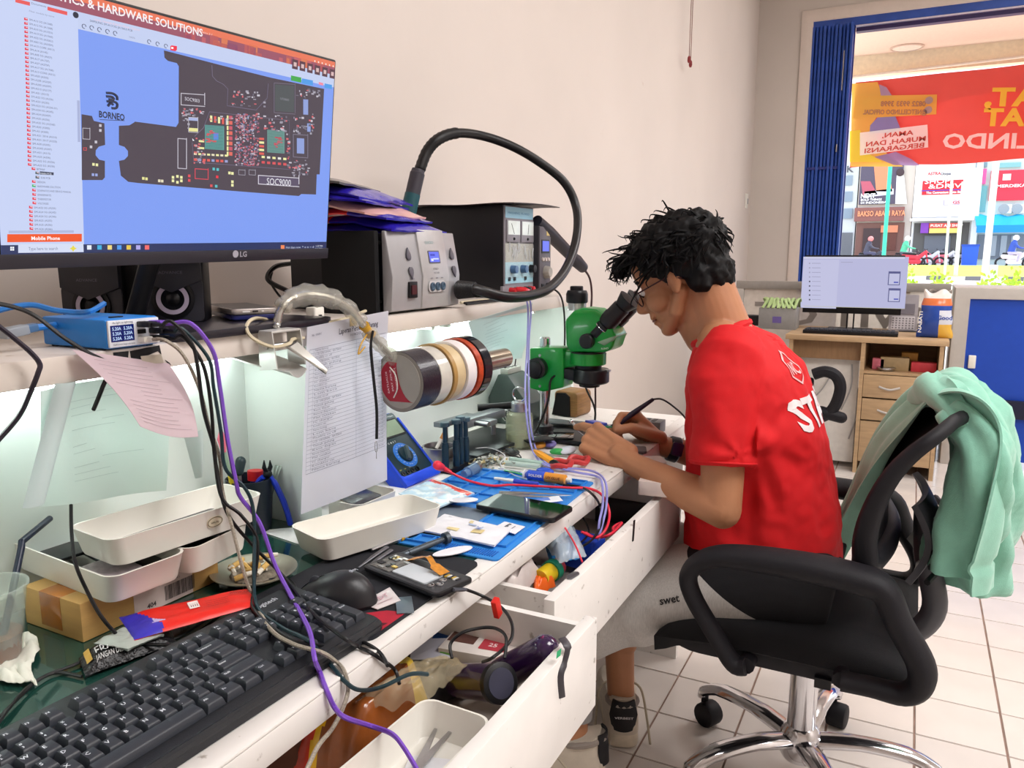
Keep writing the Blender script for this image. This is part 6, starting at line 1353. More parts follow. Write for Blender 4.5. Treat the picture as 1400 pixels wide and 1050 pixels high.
b = MB();q = pm(822,478,YM - .0445);b.text('RUNCI',q,(1,0,.12),(0,0,1),.006,'CFE8D2',bold=.02);b.build('lettering',PRINT,mic,world=True,smooth=0)
cable('microscope_cable','black cable of the ring light drooping along the microscope column',[pm(762,512,YM - .03)] + path((753,520,'y',YM - .04),(750,545,'y',YM - .05),(742,570,'y',YM - .06),(731,592,'y',YM - .08),(726,602,'y',YM - .10)),.003)
cable('hanging_cable','dark cable hanging from above behind the objective down to the bench',path((797,520,'y',2.0),(803,535,'y',2.0),(811,552,'y',2.0),(814,566,'y',2.0),(812,585,'y',2.0)),.003)
cable('hanging_cable','brown cable dropping straight beside the other behind the objective',path((814,500,'y',2.02),(814,530,'y',2.02),(814,560,'y',2.02),(812,590,'y',2.02)),.0028,M('dark_red_cable','3A1C20',.5))

# ================================================================ multimeter
mb_l,mb_r = PZ(556,668,TOP),PZ(602,648,TOP);mxx = (mb_r - mb_l);mw = mxx.length;mxx.normalize()
tl = rdist(524,576,mb_l,.172);uy = (tl - mb_l);uy = (uy - mxx * uy.dot(mxx)).normalized();uz = mxx.cross(uy)
MX = mat3(mxx,uy,uz,mb_l + V((0,0,.002)))
mm = thing('multimeter','blue-cased digital multimeter leaning back on its stand beside the hanging list','multimeter',MX)
HOL = M('holster_blue','1446D8',.45,var=.04);DT = M('meter_teal_black','14303C',.4);ml = .172
b = MB().prism(rrect(0,0,mw,ml,.010),-.034,-.004);b.build('holster',HOL,mm,bevel=.003)
MB().prism([(0,0),(mw,0),(mw,.03),(mw - .012,.022),(.012,.022),(0,.03)],-.006,.004).build('holster_lip',HOL,mm,bevel=.002)
for x0 in (0,mw - .006): MB().box(x0,.02,-.006,x0 + .006,ml - .02,.003).build('holster_rim',HOL,mm,bevel=.001)
MB().prism(rrect(.005,.016,mw - .005,ml - .004,.006),-.01,.001).build('face',DT,mm,bevel=.001)
MB().box(.012,ml - .060,.001,mw - .012,ml - .018,.0024).build('display_frame',BLACK_PL,mm);MB().box(.015,ml - .057,.0024,mw - .015,ml - .022,.003).build('display',M('lcd_green','9DAE98',.15),mm)
dc = (mw / 2,.066);MB().lathe([(.030,.001),(.030,.0018),(.019,.0022),(.019,.001)],40,T(*dc,0),closed=True).build('range_ring',M('ring_blue','2A7AE0',.4),mm)
MB().lathe([(.018,.001),(.017,.006),(.0005,.0065)],30,T(*dc,0)).build('dial',DT,mm);MB().cbox((0,0,.009),(.034,.008,.008),X=T(*dc,0) @ RZ(60)).build('dial_grip',M('dial_grip_grey','4A5A60',.4),mm,bevel=.001)
for k in range(4): MB().lathe([(.0055,.001),(.0055,.003),(.003,.003),(.003,.0015),(.0005,.0015)],14,T(.016 + k * .0155,.028,0),col='101216').build('jack',GLOSS,mm)
b = MB(T(0,0,.0013));b.text('GOLDTEK',(.012,ml - .014,.0008),size=.006,col='D8DCDC',bold=.02).text('DT9205A+',(mw - .034,ml - .014,.0008),size=.005,col='D8DCDC')
b.text('A  V  O  M  E  T',(.02,ml - .073,0),size=.006,col='C8D0D0',bold=.02)
for k in range(20): a_ = k / 20 * 2 * PI;b.text(('20','2','200','2k','20m')[k % 5],(dc[0] + .0235 * math.cos(a_) - .002,dc[1] + .0235 * math.sin(a_) - .002,.0012),size=.004,col='DCE8F4')
for k,c in enumerate(('D8C84A','D8C84A','E8E8E8')): b.text(('20A','mA','COM')[k],(.013 + k * .0155,.0365,0),size=.004,col=c)
b.build('lettering',PRINT,mm,smooth=0)
MB().add([V((.015,.05,-.034)),V((mw - .015,.05,-.034)),V((mw - .015,.10,-.034)),V((.015,.10,-.034))] + [MX.inverted() @ (MX @ V((x,.075,-.034)) + V((-.05,0,0)) + V((0,0,TOP - (MX @ V((x,.075,-.034))).z))) for x in (.02,mw - .02)],[(0,1,5,4),(3,2,5,4),(0,4,3),(1,2,5)]).build('stand',HOL,mm)
pp = PZ(598,636,TOP + .045)
t = thing('probe_lead','red probe plug and lead running from the multimeter across the blue mat into the drawer','cable',T(*pp));PRED = M('probe_red','E83048',.4)
d1_ = PZ(605,640,TOP + .03);MB().caps(pp,pp.lerp(d1_,.8),.0095,.008).build('plug',PRED,t,world=True);MB().tube([d1_,PZ(617,646,TOP + .022)],[.006,.0035],8).build('strain_relief',PRED,t,world=True)
MB().tube(spline([PZ(612,644,TOP + .026)] + path((640,657,'z',TOP + .018),(672,664,'z',ZM + .004),(700,663,'z',ZM + .004),(740,665,'z',ZM + .004),(780,667,'z',ZM + .004),(806,668,'z',TOP + .006),(824,678,'x',-.515),(833,700,'x',-.50),(829,722,'x',-.49),(815,735,'x',-.5),(795,727,'x',-.52)),8),.0026,8).build('cord',PRED,t,world=True)
cable('probe_lead','black probe lead running beside the red one off the mat into the drawer',path((770,663,'z',ZM + .003),(795,666,'z',ZM + .003),(812,678,'z',TOP + .004),(820,692,'x',-.52),(822,715,'x',-.50),(812,735,'x',-.50),(795,748,'x',-.5)),.0024)
TW = M('lavender_tube','9A9AE0',.35)
for k,(dx,lab) in enumerate(((0,'left lavender air tube hanging from behind the hose down past the bottle'),(5,'right lavender air tube hanging from behind the hose down past the bottle'))):
    cable('air_tube',lab,path((718 + dx,402,'x',-.84),(722 + dx * .8,425,'x',-.83),(721 + dx * .4,470,'x',-.82),(718 + dx,530,'x',-.80),(721 + dx * .8,580,'x',-.78),(728 + dx,615,'x',-.76),(740 + dx,632,'z',TOP + .012),(760 + dx,640,'z',TOP + .008),(790,641 + dx,'z',TOP + .008),(815,646 + dx,'z',TOP + .006),(828 - dx,660,'x',-.515),(829 - dx,690,'x',-.505),(824 - dx,715,'x',-.50),(818,738,'x',-.50)),.0024,TW,group=None)

# ================================================================ bottle, jig, screwdrivers, ashtray, holder behind the mat
q = PZ(710,611,TOP);bo = thing('solvent_bottle','clear square-shouldered bottle with a metal ring pump, half full of pale liquid','bottle',T(q.x,q.y,TOP))
MB().lathe([(.030,0),(.033,.004),(.033,.072),(.030,.082),(.019,.088),(.018,.094),(.0165,.094),(.0175,.087),(.028,.080),(.031,.071),(.031,.005),(.0005,.004)],28).build('wall',clear('bottle_glass','F0F4E8',.74,.08,'D8DCC8'),bo)
MB().lathe([(.0305,.005),(.0305,.034),(.0005,.034)],24).build('liquid',M('pale_liquid','C8CEA0',.1,trans=.6),bo)
MB().lathe([(.020,.092),(.020,.108),(.017,.111),(.0005,.111)],24).build('cap',STEEL,bo);MB().lathe([(.019,.088),(.021,.0885),(.021,.092),(.019,.092)],24,closed=True).build('neck_ring',STEEL,bo)
MB().tube([V((.017 * math.cos(k * PI / 12),0,.128 + .017 * math.sin(k * PI / 12))) for k in range(24)],.0022,8,closed=True,col=None).build('pump_ring',CHROME,bo);MB().cyl((0,0,.108),(0,0,.114),.006,n=12).build('pump_stem',CHROME,bo)
q = PZ(706,590,TOP);q = V((-.955,1.90,TOP));SG = M('stand_grey_green','3E4C48',.4,var=.06)
t = thing('iron_stand','grey-green wedge-shaped soldering stand behind the bottle','stand',T(*q))
MB().prism([(-.06,0),(.06,0),(.06,.06),(.0,.135),(-.03,.135),(-.06,.07)],-.05,.05,X=RX(90)).build('housing',SG,t,bevel=.003)
MB().box(-.028,-.04,.135,-.004,.04,.15).build('slot_block',M('pale_slot_block','B0B4AC',.4),t,bevel=.002)
for k in (-1,0,1): MB().box(-.022,k * .022 - .004,.1495,-.010,k * .022 + .004,.151).build('slot',BLACK_PL,t)
for k in (-1,1): MB().cyl((-.02,k * .03,.14),(-.012,k * .03 + .004,.21),.0018,n=6).build('rod',BLACK_PL,t)
b = MB();b.tube([V((.03 + .016 * math.cos(k * .7),-.06 - k * .0016,.04 + .016 * math.sin(k * .7))) for k in range(40)],.0015,6);b.build('coil',STEEL,t)
q = PZ(660,612,TOP + .01);q = V((-.90,1.60,TOP));jg = thing('board_jig','grey clamp jig with twin blocks on a dark metal plate behind the screwdrivers','jig',T(*q) @ RZ(-6));JG = M('jig_grey','7E8488',.35,metal=.5,var=.08)
MB().box(-.075,-.13,.010,.085,.13,.018).build('plate',M('dark_plate','3A3E40',.35,metal=.6),jg,bevel=.001)
for x in (-.06,.07):
    for y in (-.11,.11): MB().cyl((x,y,0),(x,y,.01),.008,n=10).build('foot',BLACK_RUBBER,jg)
MB().box(-.02,-.075,.060,.015,.085,.080).build('rail',JG,jg,bevel=.0015);MB().box(-.062,-.10,.060,-.035,.03,.072).build('rail',JG,jg,bevel=.0015)
for x,y in ((-.003,-.06),(-.003,.06),(-.05,-.07),(-.05,.01)): MB().cyl((x,y,.018),(x,y,.061),.006,n=10).build('post',STEEL,jg)
MB().box(.015,-.03,.062,.05,.0,.074).build('jaw',JG,jg,bevel=.001);MB().cyl((.015,-.04,.068),(.052,-.04,.068),.006,n=12).build('screw',STEEL,jg);MB().cyl((-.05,.06,.08),(.02,.11,.086),.009,n=12).build('cable_sleeve',BLACK_RUBBER,jg)
SBL = M('steel_blue_tool','2A4456',.3,metal=.6)
for k,(bx_,by,tx,ty) in enumerate(((609,640,608,577),(624,637,624,573),(630,634,631,569),(637,631,636,570))):
    B0 = PZ(bx_,by,TOP + .012);kk_ = (B0 - CP).dot(CF) / F_PX;Hh = (by - ty) * kk_ * 1.02
    t = thing('precision_screwdriver',('dark blue precision screwdriver standing alone, leftmost of the four','dark blue precision screwdriver standing at the front of the cluster of three','dark blue precision screwdriver standing in the middle of the cluster of three','dark blue precision screwdriver standing rightmost of the four')[k],'screwdriver',T(*B0),'precision screwdrivers standing in a block')
    MB().lathe([(.003,-.004),(.0075,0),(.0078,Hh * .48),(.0066,Hh * .52),(.0066,Hh * .56)],14).build('grip',SBL,t);MB().lathe([(.0048,Hh * .55),(.0048,Hh * .9)],12).build('neck',SBL,t);MB().lathe([(.006,Hh * .9),(.0105,Hh * .91),(.0105,Hh * .985),(.009,Hh),(.0005,Hh)],18).build('cap',M('cap_blue_grey','4A6270',.3,metal=.5),t)
Bc = PZ(624,640,TOP);tag(MB().box(-.03,-.05,0,.02,.055,.013).build('tool_block',BLACK_PL,local=T(Bc.x,Bc.y,TOP),bevel=.001),'low black block holding the standing precision screwdrivers','stand')
q = PZ(601,628,TOP);a_ = thing('ashtray','round steel ashtray behind the standing screwdrivers with a cigarette in it','ashtray',T(q.x,q.y,TOP))
MB().lathe([(.034,0),(.037,.004),(.037,.030),(.039,.032),(.035,.032),(.032,.012),(.0005,.012)],32).build('bowl',STEEL,a_);MB().ell((0,0,.018),(.033,.033,.007)).build('ash',M('dark_ash','221C1C',.95,bump=1,bscale=120),a_)
t = thing('cigarette','half-smoked cigarette propped in the steel ashtray','cigarette',T(q.x - .005,q.y,TOP + .03) @ RZ(70) @ RY(35));MB().cyl((0,0,-.006),(0,0,.018),.004,n=10).build('paper',M('cig_paper','E6E2DA',.8),t);MB().cyl((0,0,.018),(0,0,.034),.0041,n=10).build('filter',M('cork_filter2','C98A4E',.8),t)
q = V((-.80,2.08,TOP));q2_ = PZ(775,578,TOP + .012);t = thing('wooden_speaker_box','tan round-cornered wooden box with a black front at the far end of the bench','box',T(-.86,2.06,TOP) @ RZ(-8))
MB().prism(rrect(-.03,0,.046,.072,.012),-.04,.04,X=T(0,0,0) @ RX(90)).build('case',M('tan_wood','8A6438',.45,var=.2,scale=30,stretch=(1,1,8)),t,bevel=.004);MB().prism([(-.034,.002),(.024,.002),(.022,.058),(.008,.068),(-.020,.066)],.036,.046,X=RX(90)).build('front',M('matt_black_front','09090B',.9),t)
t = thing('dark_module','small grey vented module at the far end of the bench behind the right hand','module',PZ(886,592,TOP));q = PZ(884,592,TOP);MB().box(q.x - .035,q.y,TOP,q.x + .035,q.y + .05,TOP + .03).build('case',M('module_grey','6E6E70',.4,var=.1),t,world=True,bevel=.001)
for k in range(3): MB().box(q.x - .028 + k * .018,q.y + .01,TOP + .0298,q.x - .018 + k * .018,q.y + .04,TOP + .031).build('vent',BLACK_PL,t,world=True)
# flat boards and small things round the microscope foot
for k,(x,y,L,W,a_,m_,lab) in enumerate(((757,596,.10,.06,20,DARKGL,'dark circuit board lying before the microscope column'),(766,580,.11,.05,5,M('board_grey','4A5256',.4,var=.4,scale=120),'grey metal board lying right of the microscope column'),(735,606,.07,.04,50,BLACK_PL,'black plastic part lying before the microscope base'))):
    q = PZ(x,y,TOP + .0135);lying('loose_board',lab,T(q.x,q.y,TOP + .013 + .004 * k) @ RZ(a_),L,W,.004,m_,'phone part',r=.003)
t = thing('glue_tube','blue and orange glue tube lying on the far part of the blue mat','tube',PZ(750,651,ZM));a,b2 = PZ(718,648,ZM + .010),PZ(781,657,ZM + .010);d_ = (b2 - a)
MB().tube([a,a + d_ * .08,a + d_ * .45],[.003,.0095,.0098],14).build('back',M('glue_blue','3A5AD0',.3),t,world=True);MB().tube([a + d_ * .45,a + d_ * .88,a + d_ * .9],[.0099,.0099,.006],14).build('label',M('glue_orange','E0963A',.3),t,world=True);MB().tube([a + d_ * .9,a + d_],.0045,10).build('nozzle',WHITE_PL,t,world=True);MB().tube([a - d_ * .015,a + d_ * .01],.011,12,flat=.9).build('crimp',WHITE_PL,t,world=True)
for k,(s_,x) in enumerate((('UV GLUE',.5),('SOLDER',.12))): b = MB();up = (CP - a).cross(d_).normalized();nn = d_.cross(up).normalized() * (-1);nn = nn if nn.dot(CP - a) > 0 else -nn;up = nn.cross(d_).normalized();b.text(s_,a + d_ * x + nn * .0106 - up * .003,d_,up,.007,'F4F0F0' if k else '6A2A10',fit=d_.length * .3,bold=.02);b.build('lettering',PRINT,t,world=True,smooth=0)
t = thing('utility_knife','orange utility knife with a black end lying behind the glue tube','knife',PZ(748,630,TOP));a,b2 = PZ(731,616,TOP + .02),PZ(763,637,TOP + .012);MB().tube([a,a.lerp(b2,.2),a.lerp(b2,.8)],[.004,.009,.010],8,flat=.7).build('body',M('knife_orange','F0A018',.35),t,world=True);MB().tube([a.lerp(b2,.8),b2],[.011,.009],8,flat=.7).build('end',BLACK_PL,t,world=True)
t = thing('scissors','scissors with red and grey handles lying behind the glue tube','scissors',PZ(778,634,TOP))
for (x,y) in ((768,634),(791,629)):
    q = PZ(x,y,TOP + .012);MB().tube([q + V((.020 * math.cos(k * PI / 9),.027 * math.sin(k * PI / 9),.003 * math.sin(k))) for k in range(18)],.006,8,closed=True).build('handle',M('scissor_red','C0383A',.4),t,world=True)
for (x,y) in ((768,634),(791,629)): MB().tube([PZ(x,y,TOP + .012) + V((-.02,.02,0)),PZ(748,622,TOP + .014),PZ(728,612,TOP + .014)],[.005,.006,.001],6,flat=.4).build('blade',STEEL,t,world=True)
t = thing('marker_pen','long white and blue pen lying across the far tray of the mat','pen',PZ(712,659,ZM));a,b2 = PZ(676,654,ZM + .005),PZ(736,662,ZM + .005);MB().cyl(a,a.lerp(b2,.45),.003,.0042,10).build('barrel',WHITE_PL,t,world=True);MB().cyl(a.lerp(b2,.45),b2,.0045,n=10).build('grip',M('pen_blue','3A50C8',.35),t,world=True)
t = thing('steel_tweezers','steel tweezers lying on the blue mat before the red lead','tweezers',PZ(720,676,ZM))
for s in (-2,2): MB().tube([PZ(683,673 + s * .3,ZM + .004),PZ(715,676 + s,ZM + .005),PZ(745,677 + s,ZM + .005),PZ(782,677,ZM + .003)],[.004,.0055,.003,.0006],8,flat=.4).build('arm',STEEL,t,world=True)
o,fn = quadsheet('blue_label','small torn blue and white label lying right of the steel tweezers','label',[(733,690),(770,686),(764,679),(728,684)],ZM + .003,.001,M('label_blue_white',None,.5),nu=12,nv=6,th=.0008,amp=.0008,colfn=lambda u,v: 'E8ECF4' if u > .55 or v < .3 else '6A8AD8')
for k,(x,y,x2,y2,r,c,lab) in enumerate(((690,633,738,638,.006,'B8CCC4','clear glass tube lying behind the mat, nearest it'),(697,628,742,634,.006,'A8C0B8','clear glass tube lying behind the first glass tube'),(690,643,716,649,.002,'3AA05A','thin green probe lying behind the glue tube'),(682,640,712,645,.002,'D8D8D8','thin pale probe lying beside the green probe'))):
    tag(MB().cyl(PZ(x,y,TOP + .01),PZ(x2,y2,TOP + .01),r,n=10).build('glass_tube' if k < 2 else 'probe',M('tube_' + c,c,.15,coat=.3)),lab,'tube' if k < 2 else 'probe')
t = thing('small_jar','small blue-tinted glass jar lying on its side at the corner of the mat','jar',PZ(648,650,TOP));a,b2 = PZ(634,649,TOP + .013),PZ(650,640,TOP + .016);MB().tube([a,a.lerp(b2,.3),a.lerp(b2,.32),b2],[.008,.009,.012,.012],18).build('body',clear('jar_blue','B8D0E8',.5,.08,'8AA8C8'),t,world=True);MB().tube([b2,b2 + (b2 - a) * .2],.0125,18).build('lid',STEEL,t,world=True)
b = MB()
for _ in range(150):
    q = PZ(rnd.gauss(662,13),rnd.gauss(631,4.5),TOP + .004);b.cbox((0,0,0),(rnd.uniform(.003,.012),rnd.uniform(.003,.009),.003),rnd.choice(['C8CCC8','8A9088','D8D8CC','4A4E4C','A0A89C','B8A878']),T(q.x,q.y,TOP + rnd.uniform(.003,.014)) @ RZ(rnd.uniform(0,180)) @ RX(rnd.uniform(-40,40)))
o = b.build('metal_scraps',GLOSS,smooth=0,kind='stuff');tag(o,'heap of small metal shields and scraps behind the mat','scraps')
for k,(x,y,s,c,lab) in enumerate(((686,612,.022,'B08A4A','small bronze sponge at the foot of the bottle'),(762,618,.018,'2E9A4A','small green clip by the left hand'),(738,609,.020,'C8862E','amber connector right of the bottle'),(776,616,.030,'D4D8E4','pale rounded eraser lying left of the hand'),(752,607,.026,'6A62A0','violet battery pack behind the pale eraser'),(700,618,.024,'2A2C2E','black rubber pad left of the glass tubes'),(745,645,.02,'2A56D0','small blue cap between the knife and the glue tube'))):
    q = PZ(x,y,TOP + .008);b = MB().ell((0,0,0),(s,s * .6,.008));
    tag(b.build(('sponge','clip','connector','eraser','battery_pack','rubber_pad','bottle_cap')[k],M('bit_' + c,c,.4,bump=.6 if k == 0 else .1,bscale=200),local=T(q.x,q.y,TOP + .009) @ RZ(30 * k)),lab,('sponge','clip','connector','eraser','battery','pad','cap')[k])
cable('thin_wire','thin pale wire looping behind the mat by the scraps',path((630,618,'z',TOP + .012),(665,612,'z',TOP + .02),(690,622,'z',TOP + .02),(684,635,'z',TOP + .01),(700,648,'z',TOP + .008),(720,655,'z',TOP + .012)),.0012,M('pale_wire','C8C8CC',.4))
cable('thin_wire','thin black wire curling behind the mat toward the bottle',path((620,640,'z',TOP + .008),(650,622,'z',TOP + .015),(680,615,'z',TOP + .018),(712,626,'z',TOP + .01),(700,612,'z',TOP + .018)),.0014)

# ================================================================ drawer contents
ZD2 = .68 - .135 + .021;ZD1 = ZD2
def carton(name,label,p,z,L,W,H,ang,m_,cat='carton'): return thing(name,label,cat,T(p.x,p.y,z) @ RZ(ang))
q = PZ(650,893,ZD2 + .05);t = thing('medicine_carton','white medicine carton with a red square label in the near drawer','carton',T(q.x,q.y + .02,ZD2 + .022) @ RZ(8))
MB().box(-.055,-.035,0,.055,.035,.035).build('box',M('carton_white','E0D8D2',.6),t,bevel=.0006)
b = MB(T(0,0,.0353));b.prism(rrect(.0,-.018,.04,.014,.002),0,.0003,'B83A48');b.text('25',(.012,-.008,.0006),size=.014,col='F0DCDC',bold=.02);b.prism([(-.052,-.01),(-.01,-.01),(-.01,.032),(-.052,.032)],0,.0002,'5A3A34');b.at(T(0,-.0353,0) @ RX(90)).text('Masker medis 25 pcs',(-.03,.012,0),size=.008,col='5A5658').prism([(-.052,.006),(-.036,.006),(-.036,.03),(-.052,.03)],0,.0002,'7AB85A');b.build('print',PRINT,t,smooth=0)
PUR = M('deep_purple_metal','2E1440',.2,var=.05,coat=.5)
c0_,c1_ = PX(683,934,-.435),PX(628,930,-.52);d_ = (c0_ - c1_).normalized()
t = thing('tumbler','dark purple tumbler lying in the near drawer with its round base facing out','bottle',T(*c1_))
R_t = .0245;MB().tube([c1_,c1_.lerp(c0_,.9),c0_],[R_t * .92,R_t,R_t * .98],32).build('body',PUR,t,world=True);MB().tube([c0_ - d_ * .006,c0_ + d_ * .003,c0_ + d_ * .004],[R_t * 1.06,R_t * 1.06,R_t * .98],32).build('base_ring',BLACK_RUBBER,t,world=True);MB().tube([c0_ + d_ * .0035,c0_ + d_ * .0048],R_t * .78,28).build('base_disc',M('disc_slate','3A3A4C',.4),t,world=True)
a,b2 = PX(700,915,-.45),PX(745,888,-.40);t = thing('purple_torch','second dark purple cylinder lying behind the tumbler against the drawer front','torch',T(*a));MB().caps(a + (a - b2) * .3,b2,.024,.020,20).build('body',PUR,t,world=True);MB().tube([a + V((0,-.004,.0225)),b2 + V((0,-.004,.019))],.003,6).build('stripe',M('purple_stripe','7A2A5A',.3),t,world=True)
def crinkle(name,label,cat,px4,z,bul,m_,colfn=None,amp=.006,nu=30,nv=24,seed=1,th=.001):
    o,fn = quadsheet(name,label,cat,px4,z,bul,m_,th=th,nu=nu,nv=nv,colfn=colfn,amp=amp,seed=seed);return o
crinkle('snack_bag','brown, red and yellow snack bag lying in the near drawer','bag',[(395,1070),(505,1075),(590,975),(530,925)],ZD2 + .008,.075,M('snack_foil',None,.2,var=.15,scale=30,coat=.5,bump=.5,bscale=45),colfn=lambda u,v: ('D8381E' if u < .22 + .06 * math.sin(v * 9) else 'E8B41E' if u < .32 + .05 * math.sin(v * 7) else '8A4A1E') if v < .75 else 'D8B83A',amp=.008,seed=4)
crinkle('clear_bag','crumpled clear plastic bag lying over the snack bag in the near drawer','bag',[(470,990),(585,970),(640,918),(575,925)],ZD2 + .07,.02,clear('bag_film','FAF6EA',.84,.15,'E8DCC0'),amp=.010,seed=6)
crinkle('brown_bag','dark brown paper bag at the left in the near drawer','bag',[(330,1080),(450,1070),(490,980),(420,985)],ZD2 + .004,.05,M('dark_brown_bag','5A2E18',.5,var=.2,bump=.4,bscale=40),amp=.006,seed=8)
Mx = mat3(V((.04,1,0)).normalized(),V((-1,.04,0)).normalized(),V((0,0,1)),V((-.447,.600,.616)));t = thing('plastic_tray','white tray in the near drawer holding the scissors','tray',Mx);b = MB();tray_mesh(b,Matrix(),.26,.095,.045,.018,.0022,1.10);b.build('body',TRAYM,t,smooth=40)
sc_ = thing('scissors','steel scissors with a red and grey handle lying in the tray in the near drawer','scissors',Mx @ T(-.02,0,.012));SO = Mx @ T(.035,-.008,.014) @ RZ(12)
MB(SO).prism([(0,0),(.09,.014),(.092,.018),(0,.012)],0,.002).build('blade',STEEL,sc_,world=True);MB(SO).prism([(0,.002),(.085,-.006),(.088,-.002),(0,.014)],.002,.004).build('blade',STEEL,sc_,world=True);MB(SO).lathe([(.004,.003),(.003,.0055),(.0005,.0055)],12,T(.004,.006,0)).build('pivot',STEEL,sc_,world=True)
MB(SO).tube([(.0,.008,.002),(-.02,.014,.003),(-.035,.02,.004)],[.005,.006,.006],8).build('shank',M('copper_shank','B0704A',.3,metal=.6),sc_,world=True)
for y_,c in ((.024,'D8202A'),(-.010,'6A6A70')): MB(SO).tube([(-.058 + .024 * math.cos(k * PI / 9),y_ + .016 * math.sin(k * PI / 9),.008) for k in range(18)],.006,8,closed=True).build('handle',M('handle_' + c,c,.4),sc_,world=True)
lying('bank_card','white card lying in the tray under the scissors',Mx @ T(.05,-.005,.006) @ RZ(20),.07,.05,.001,M('card_white','D8D8DC',.4),'card');lying('phone_part','black phone part lying at the end of the tray in the drawer',Mx @ T(.085,-.028,.006) @ RZ(80),.012,.05,.003,BLACK_PL,'phone part')
for k,(x,y,z,L,W,a_,c,lab) in enumerate(((590,888,.05,.06,.045,30,'A8A8B4','grey card lying at the back of the near drawer'),(565,915,.03,.06,.05,-20,'1E3A9A','blue card under the grey one in the near drawer'),(605,872,.045,.03,.03,10,'1E4A8A','small blue wrapper behind the medicine carton'))):
    q = PZ(x,y,ZD2 + z);lying('card',lab,T(q.x,q.y,ZD2 + z) @ RZ(a_) @ RX(12),L,W,.002,M('card_' + c,c,.5),'card',r=.003)
crinkle('dark_cloth','dark cloth lying under the things in the near drawer','cloth',[(560,985),(690,935),(640,895),(540,920)],ZD2 + .004,.03,M('dark_cloth','1A181C',.8),amp=.006,seed=12)
# far drawer
crinkle('tissue_bag','white crumpled plastic bag at the near end of the far drawer','bag',[(655,835),(708,832),(740,792),(690,790)],ZD1 + .07,.035,M('white_film_bag','E0D6D2',.3,transluc=.3,bump=.3,bscale=50),amp=.010,seed=21)
crinkle('zip_bag','clear zip bag with a red line standing at the middle of the far drawer','bag',[(765,775),(802,765),(776,712),(740,745)],ZD1 + .10,.02,clear('zip_film','EAF2F8',.5,.15,'C8D4DC'),amp=.006,seed=23)
tag(MB().tube(spline([PZ(770,718,ZD1 + .135),PZ(785,742,ZD1 + .13),PZ(796,768,ZD1 + .125)],5),.0016,6).build('zip_line',M('probe_red','E83048',.4)),'red zip strip lying along the edge of the clear zip bag','strip')
crinkle('blue_cloth','bright blue cloth bundled in the far drawer','cloth',[(752,778),(792,772),(782,738),(742,745)],ZD1 + .045,.03,M('blue_cloth','2E8AD0',.7),amp=.010,seed=25)
crinkle('orange_packet','orange packet at the near end of the far drawer','packet',[(728,822),(760,806),(752,796),(728,802)],ZD1 + .06,.02,M('orange_packet','E8641E',.35,bump=.3,bscale=60),amp=.005,seed=27)
crinkle('striped_packet','purple striped packet lying behind the white bag in the far drawer','packet',[(688,796),(730,790),(722,778),(690,782)],ZD1 + .07,.012,M('striped_foil',None,.4),colfn=lambda u,v: '5A3A9A' if int(u * 9) % 2 else 'E8E0E8',amp=.003,seed=29)
a,b2 = PZ(738,792,ZD1 + .08),PZ(758,778,ZD1 + .08);t = thing('tape_spool','yellow and green spool lying in the far drawer','spool',T(*a));d_ = b2 - a;MB().tube([a,a + d_ * .7],.016,20).build('winding',M('spool_yellow','D8B81E',.4),t,world=True);MB().tube([a + d_ * .7,b2],.019,20).build('flange',M('spool_green','1E8A6A',.4),t,world=True);MB().tube([b2,b2 + d_ * .3],.015,16).build('end_band',M('spool_red','C83A4A',.4),t,world=True)
for k,(x,y,z,L,W,H,a_,c,lab,nm) in enumerate(((722,768,.05,.07,.05,.035,30,'3A1E1E','dark brown pouch lying behind the spool in the far drawer','pouch'),(700,772,.03,.08,.06,.05,10,'A89A90','grey carton at the back of the far drawer','carton'),(806,742,.03,.09,.05,.06,-10,'1E4AC8','blue carton in the far part of the far drawer','carton'),(862,690,.02,.12,.07,.05,15,'2A2428','black box at the far end of the far drawer','box'),(880,662,.05,.09,.06,.06,5,'6A5A5E','mauve-grey box at the far end behind the black box','box'),(745,765,.06,.035,.03,.03,50,'E0D8D4','crumpled white wrapper beside the blue cloth','wrapper'))):
    q = PZ(x,y,ZD1 + z + H / 2);lying(nm,lab,T(q.x - .02,q.y,ZD1 + z * .4) @ RZ(a_),L,W,H,M('bx_' + c,c,.55,var=.1),nm,bev=.003)
lying('steel_clip','small dark metal clip lying on the top of the far drawer front',T(-.452,PX(783,783,-.452).y,.6805) @ RZ(80),.03,.012,.003,M('dull_steel','77777E',.35,metal=.8),'clip')
cable('drawer_wire','red wire tangled in the far end of the far drawer',path((800,728,'z',.66),(815,735,'z',.65),(835,730,'z',.66),(850,715,'z',.66),(838,722,'z',.65),(845,735,'z',.64)),.003,M('probe_red','E83048',.4))
cable('drawer_wire','black wire tangled beside the red one in the far drawer',path((780,690,'z',.66),(795,705,'z',.655),(805,728,'z',.65),(790,745,'z',.65)),.0018)
for k,(x,y,z,L,W,H,a_,c,lab) in enumerate(((880,628,TOP + .002,.09,.06,.008,30,'D8CCC8','white flat box lying on the bench under the right wrist'),(866,613,TOP + .002,.06,.05,.006,20,'5A5458','dark flat case on the bench by the right hand'),(905,655,.690,.09,.06,.03,8,'E0D0CA','pale carton standing at the far end of the far drawer'))):
    q = PZ(x,y,z + H);lying('flat_box',lab,T(q.x,q.y,z) @ RZ(a_),L,W,H,M('fb_' + c,c,.6),'box',bev=.001)
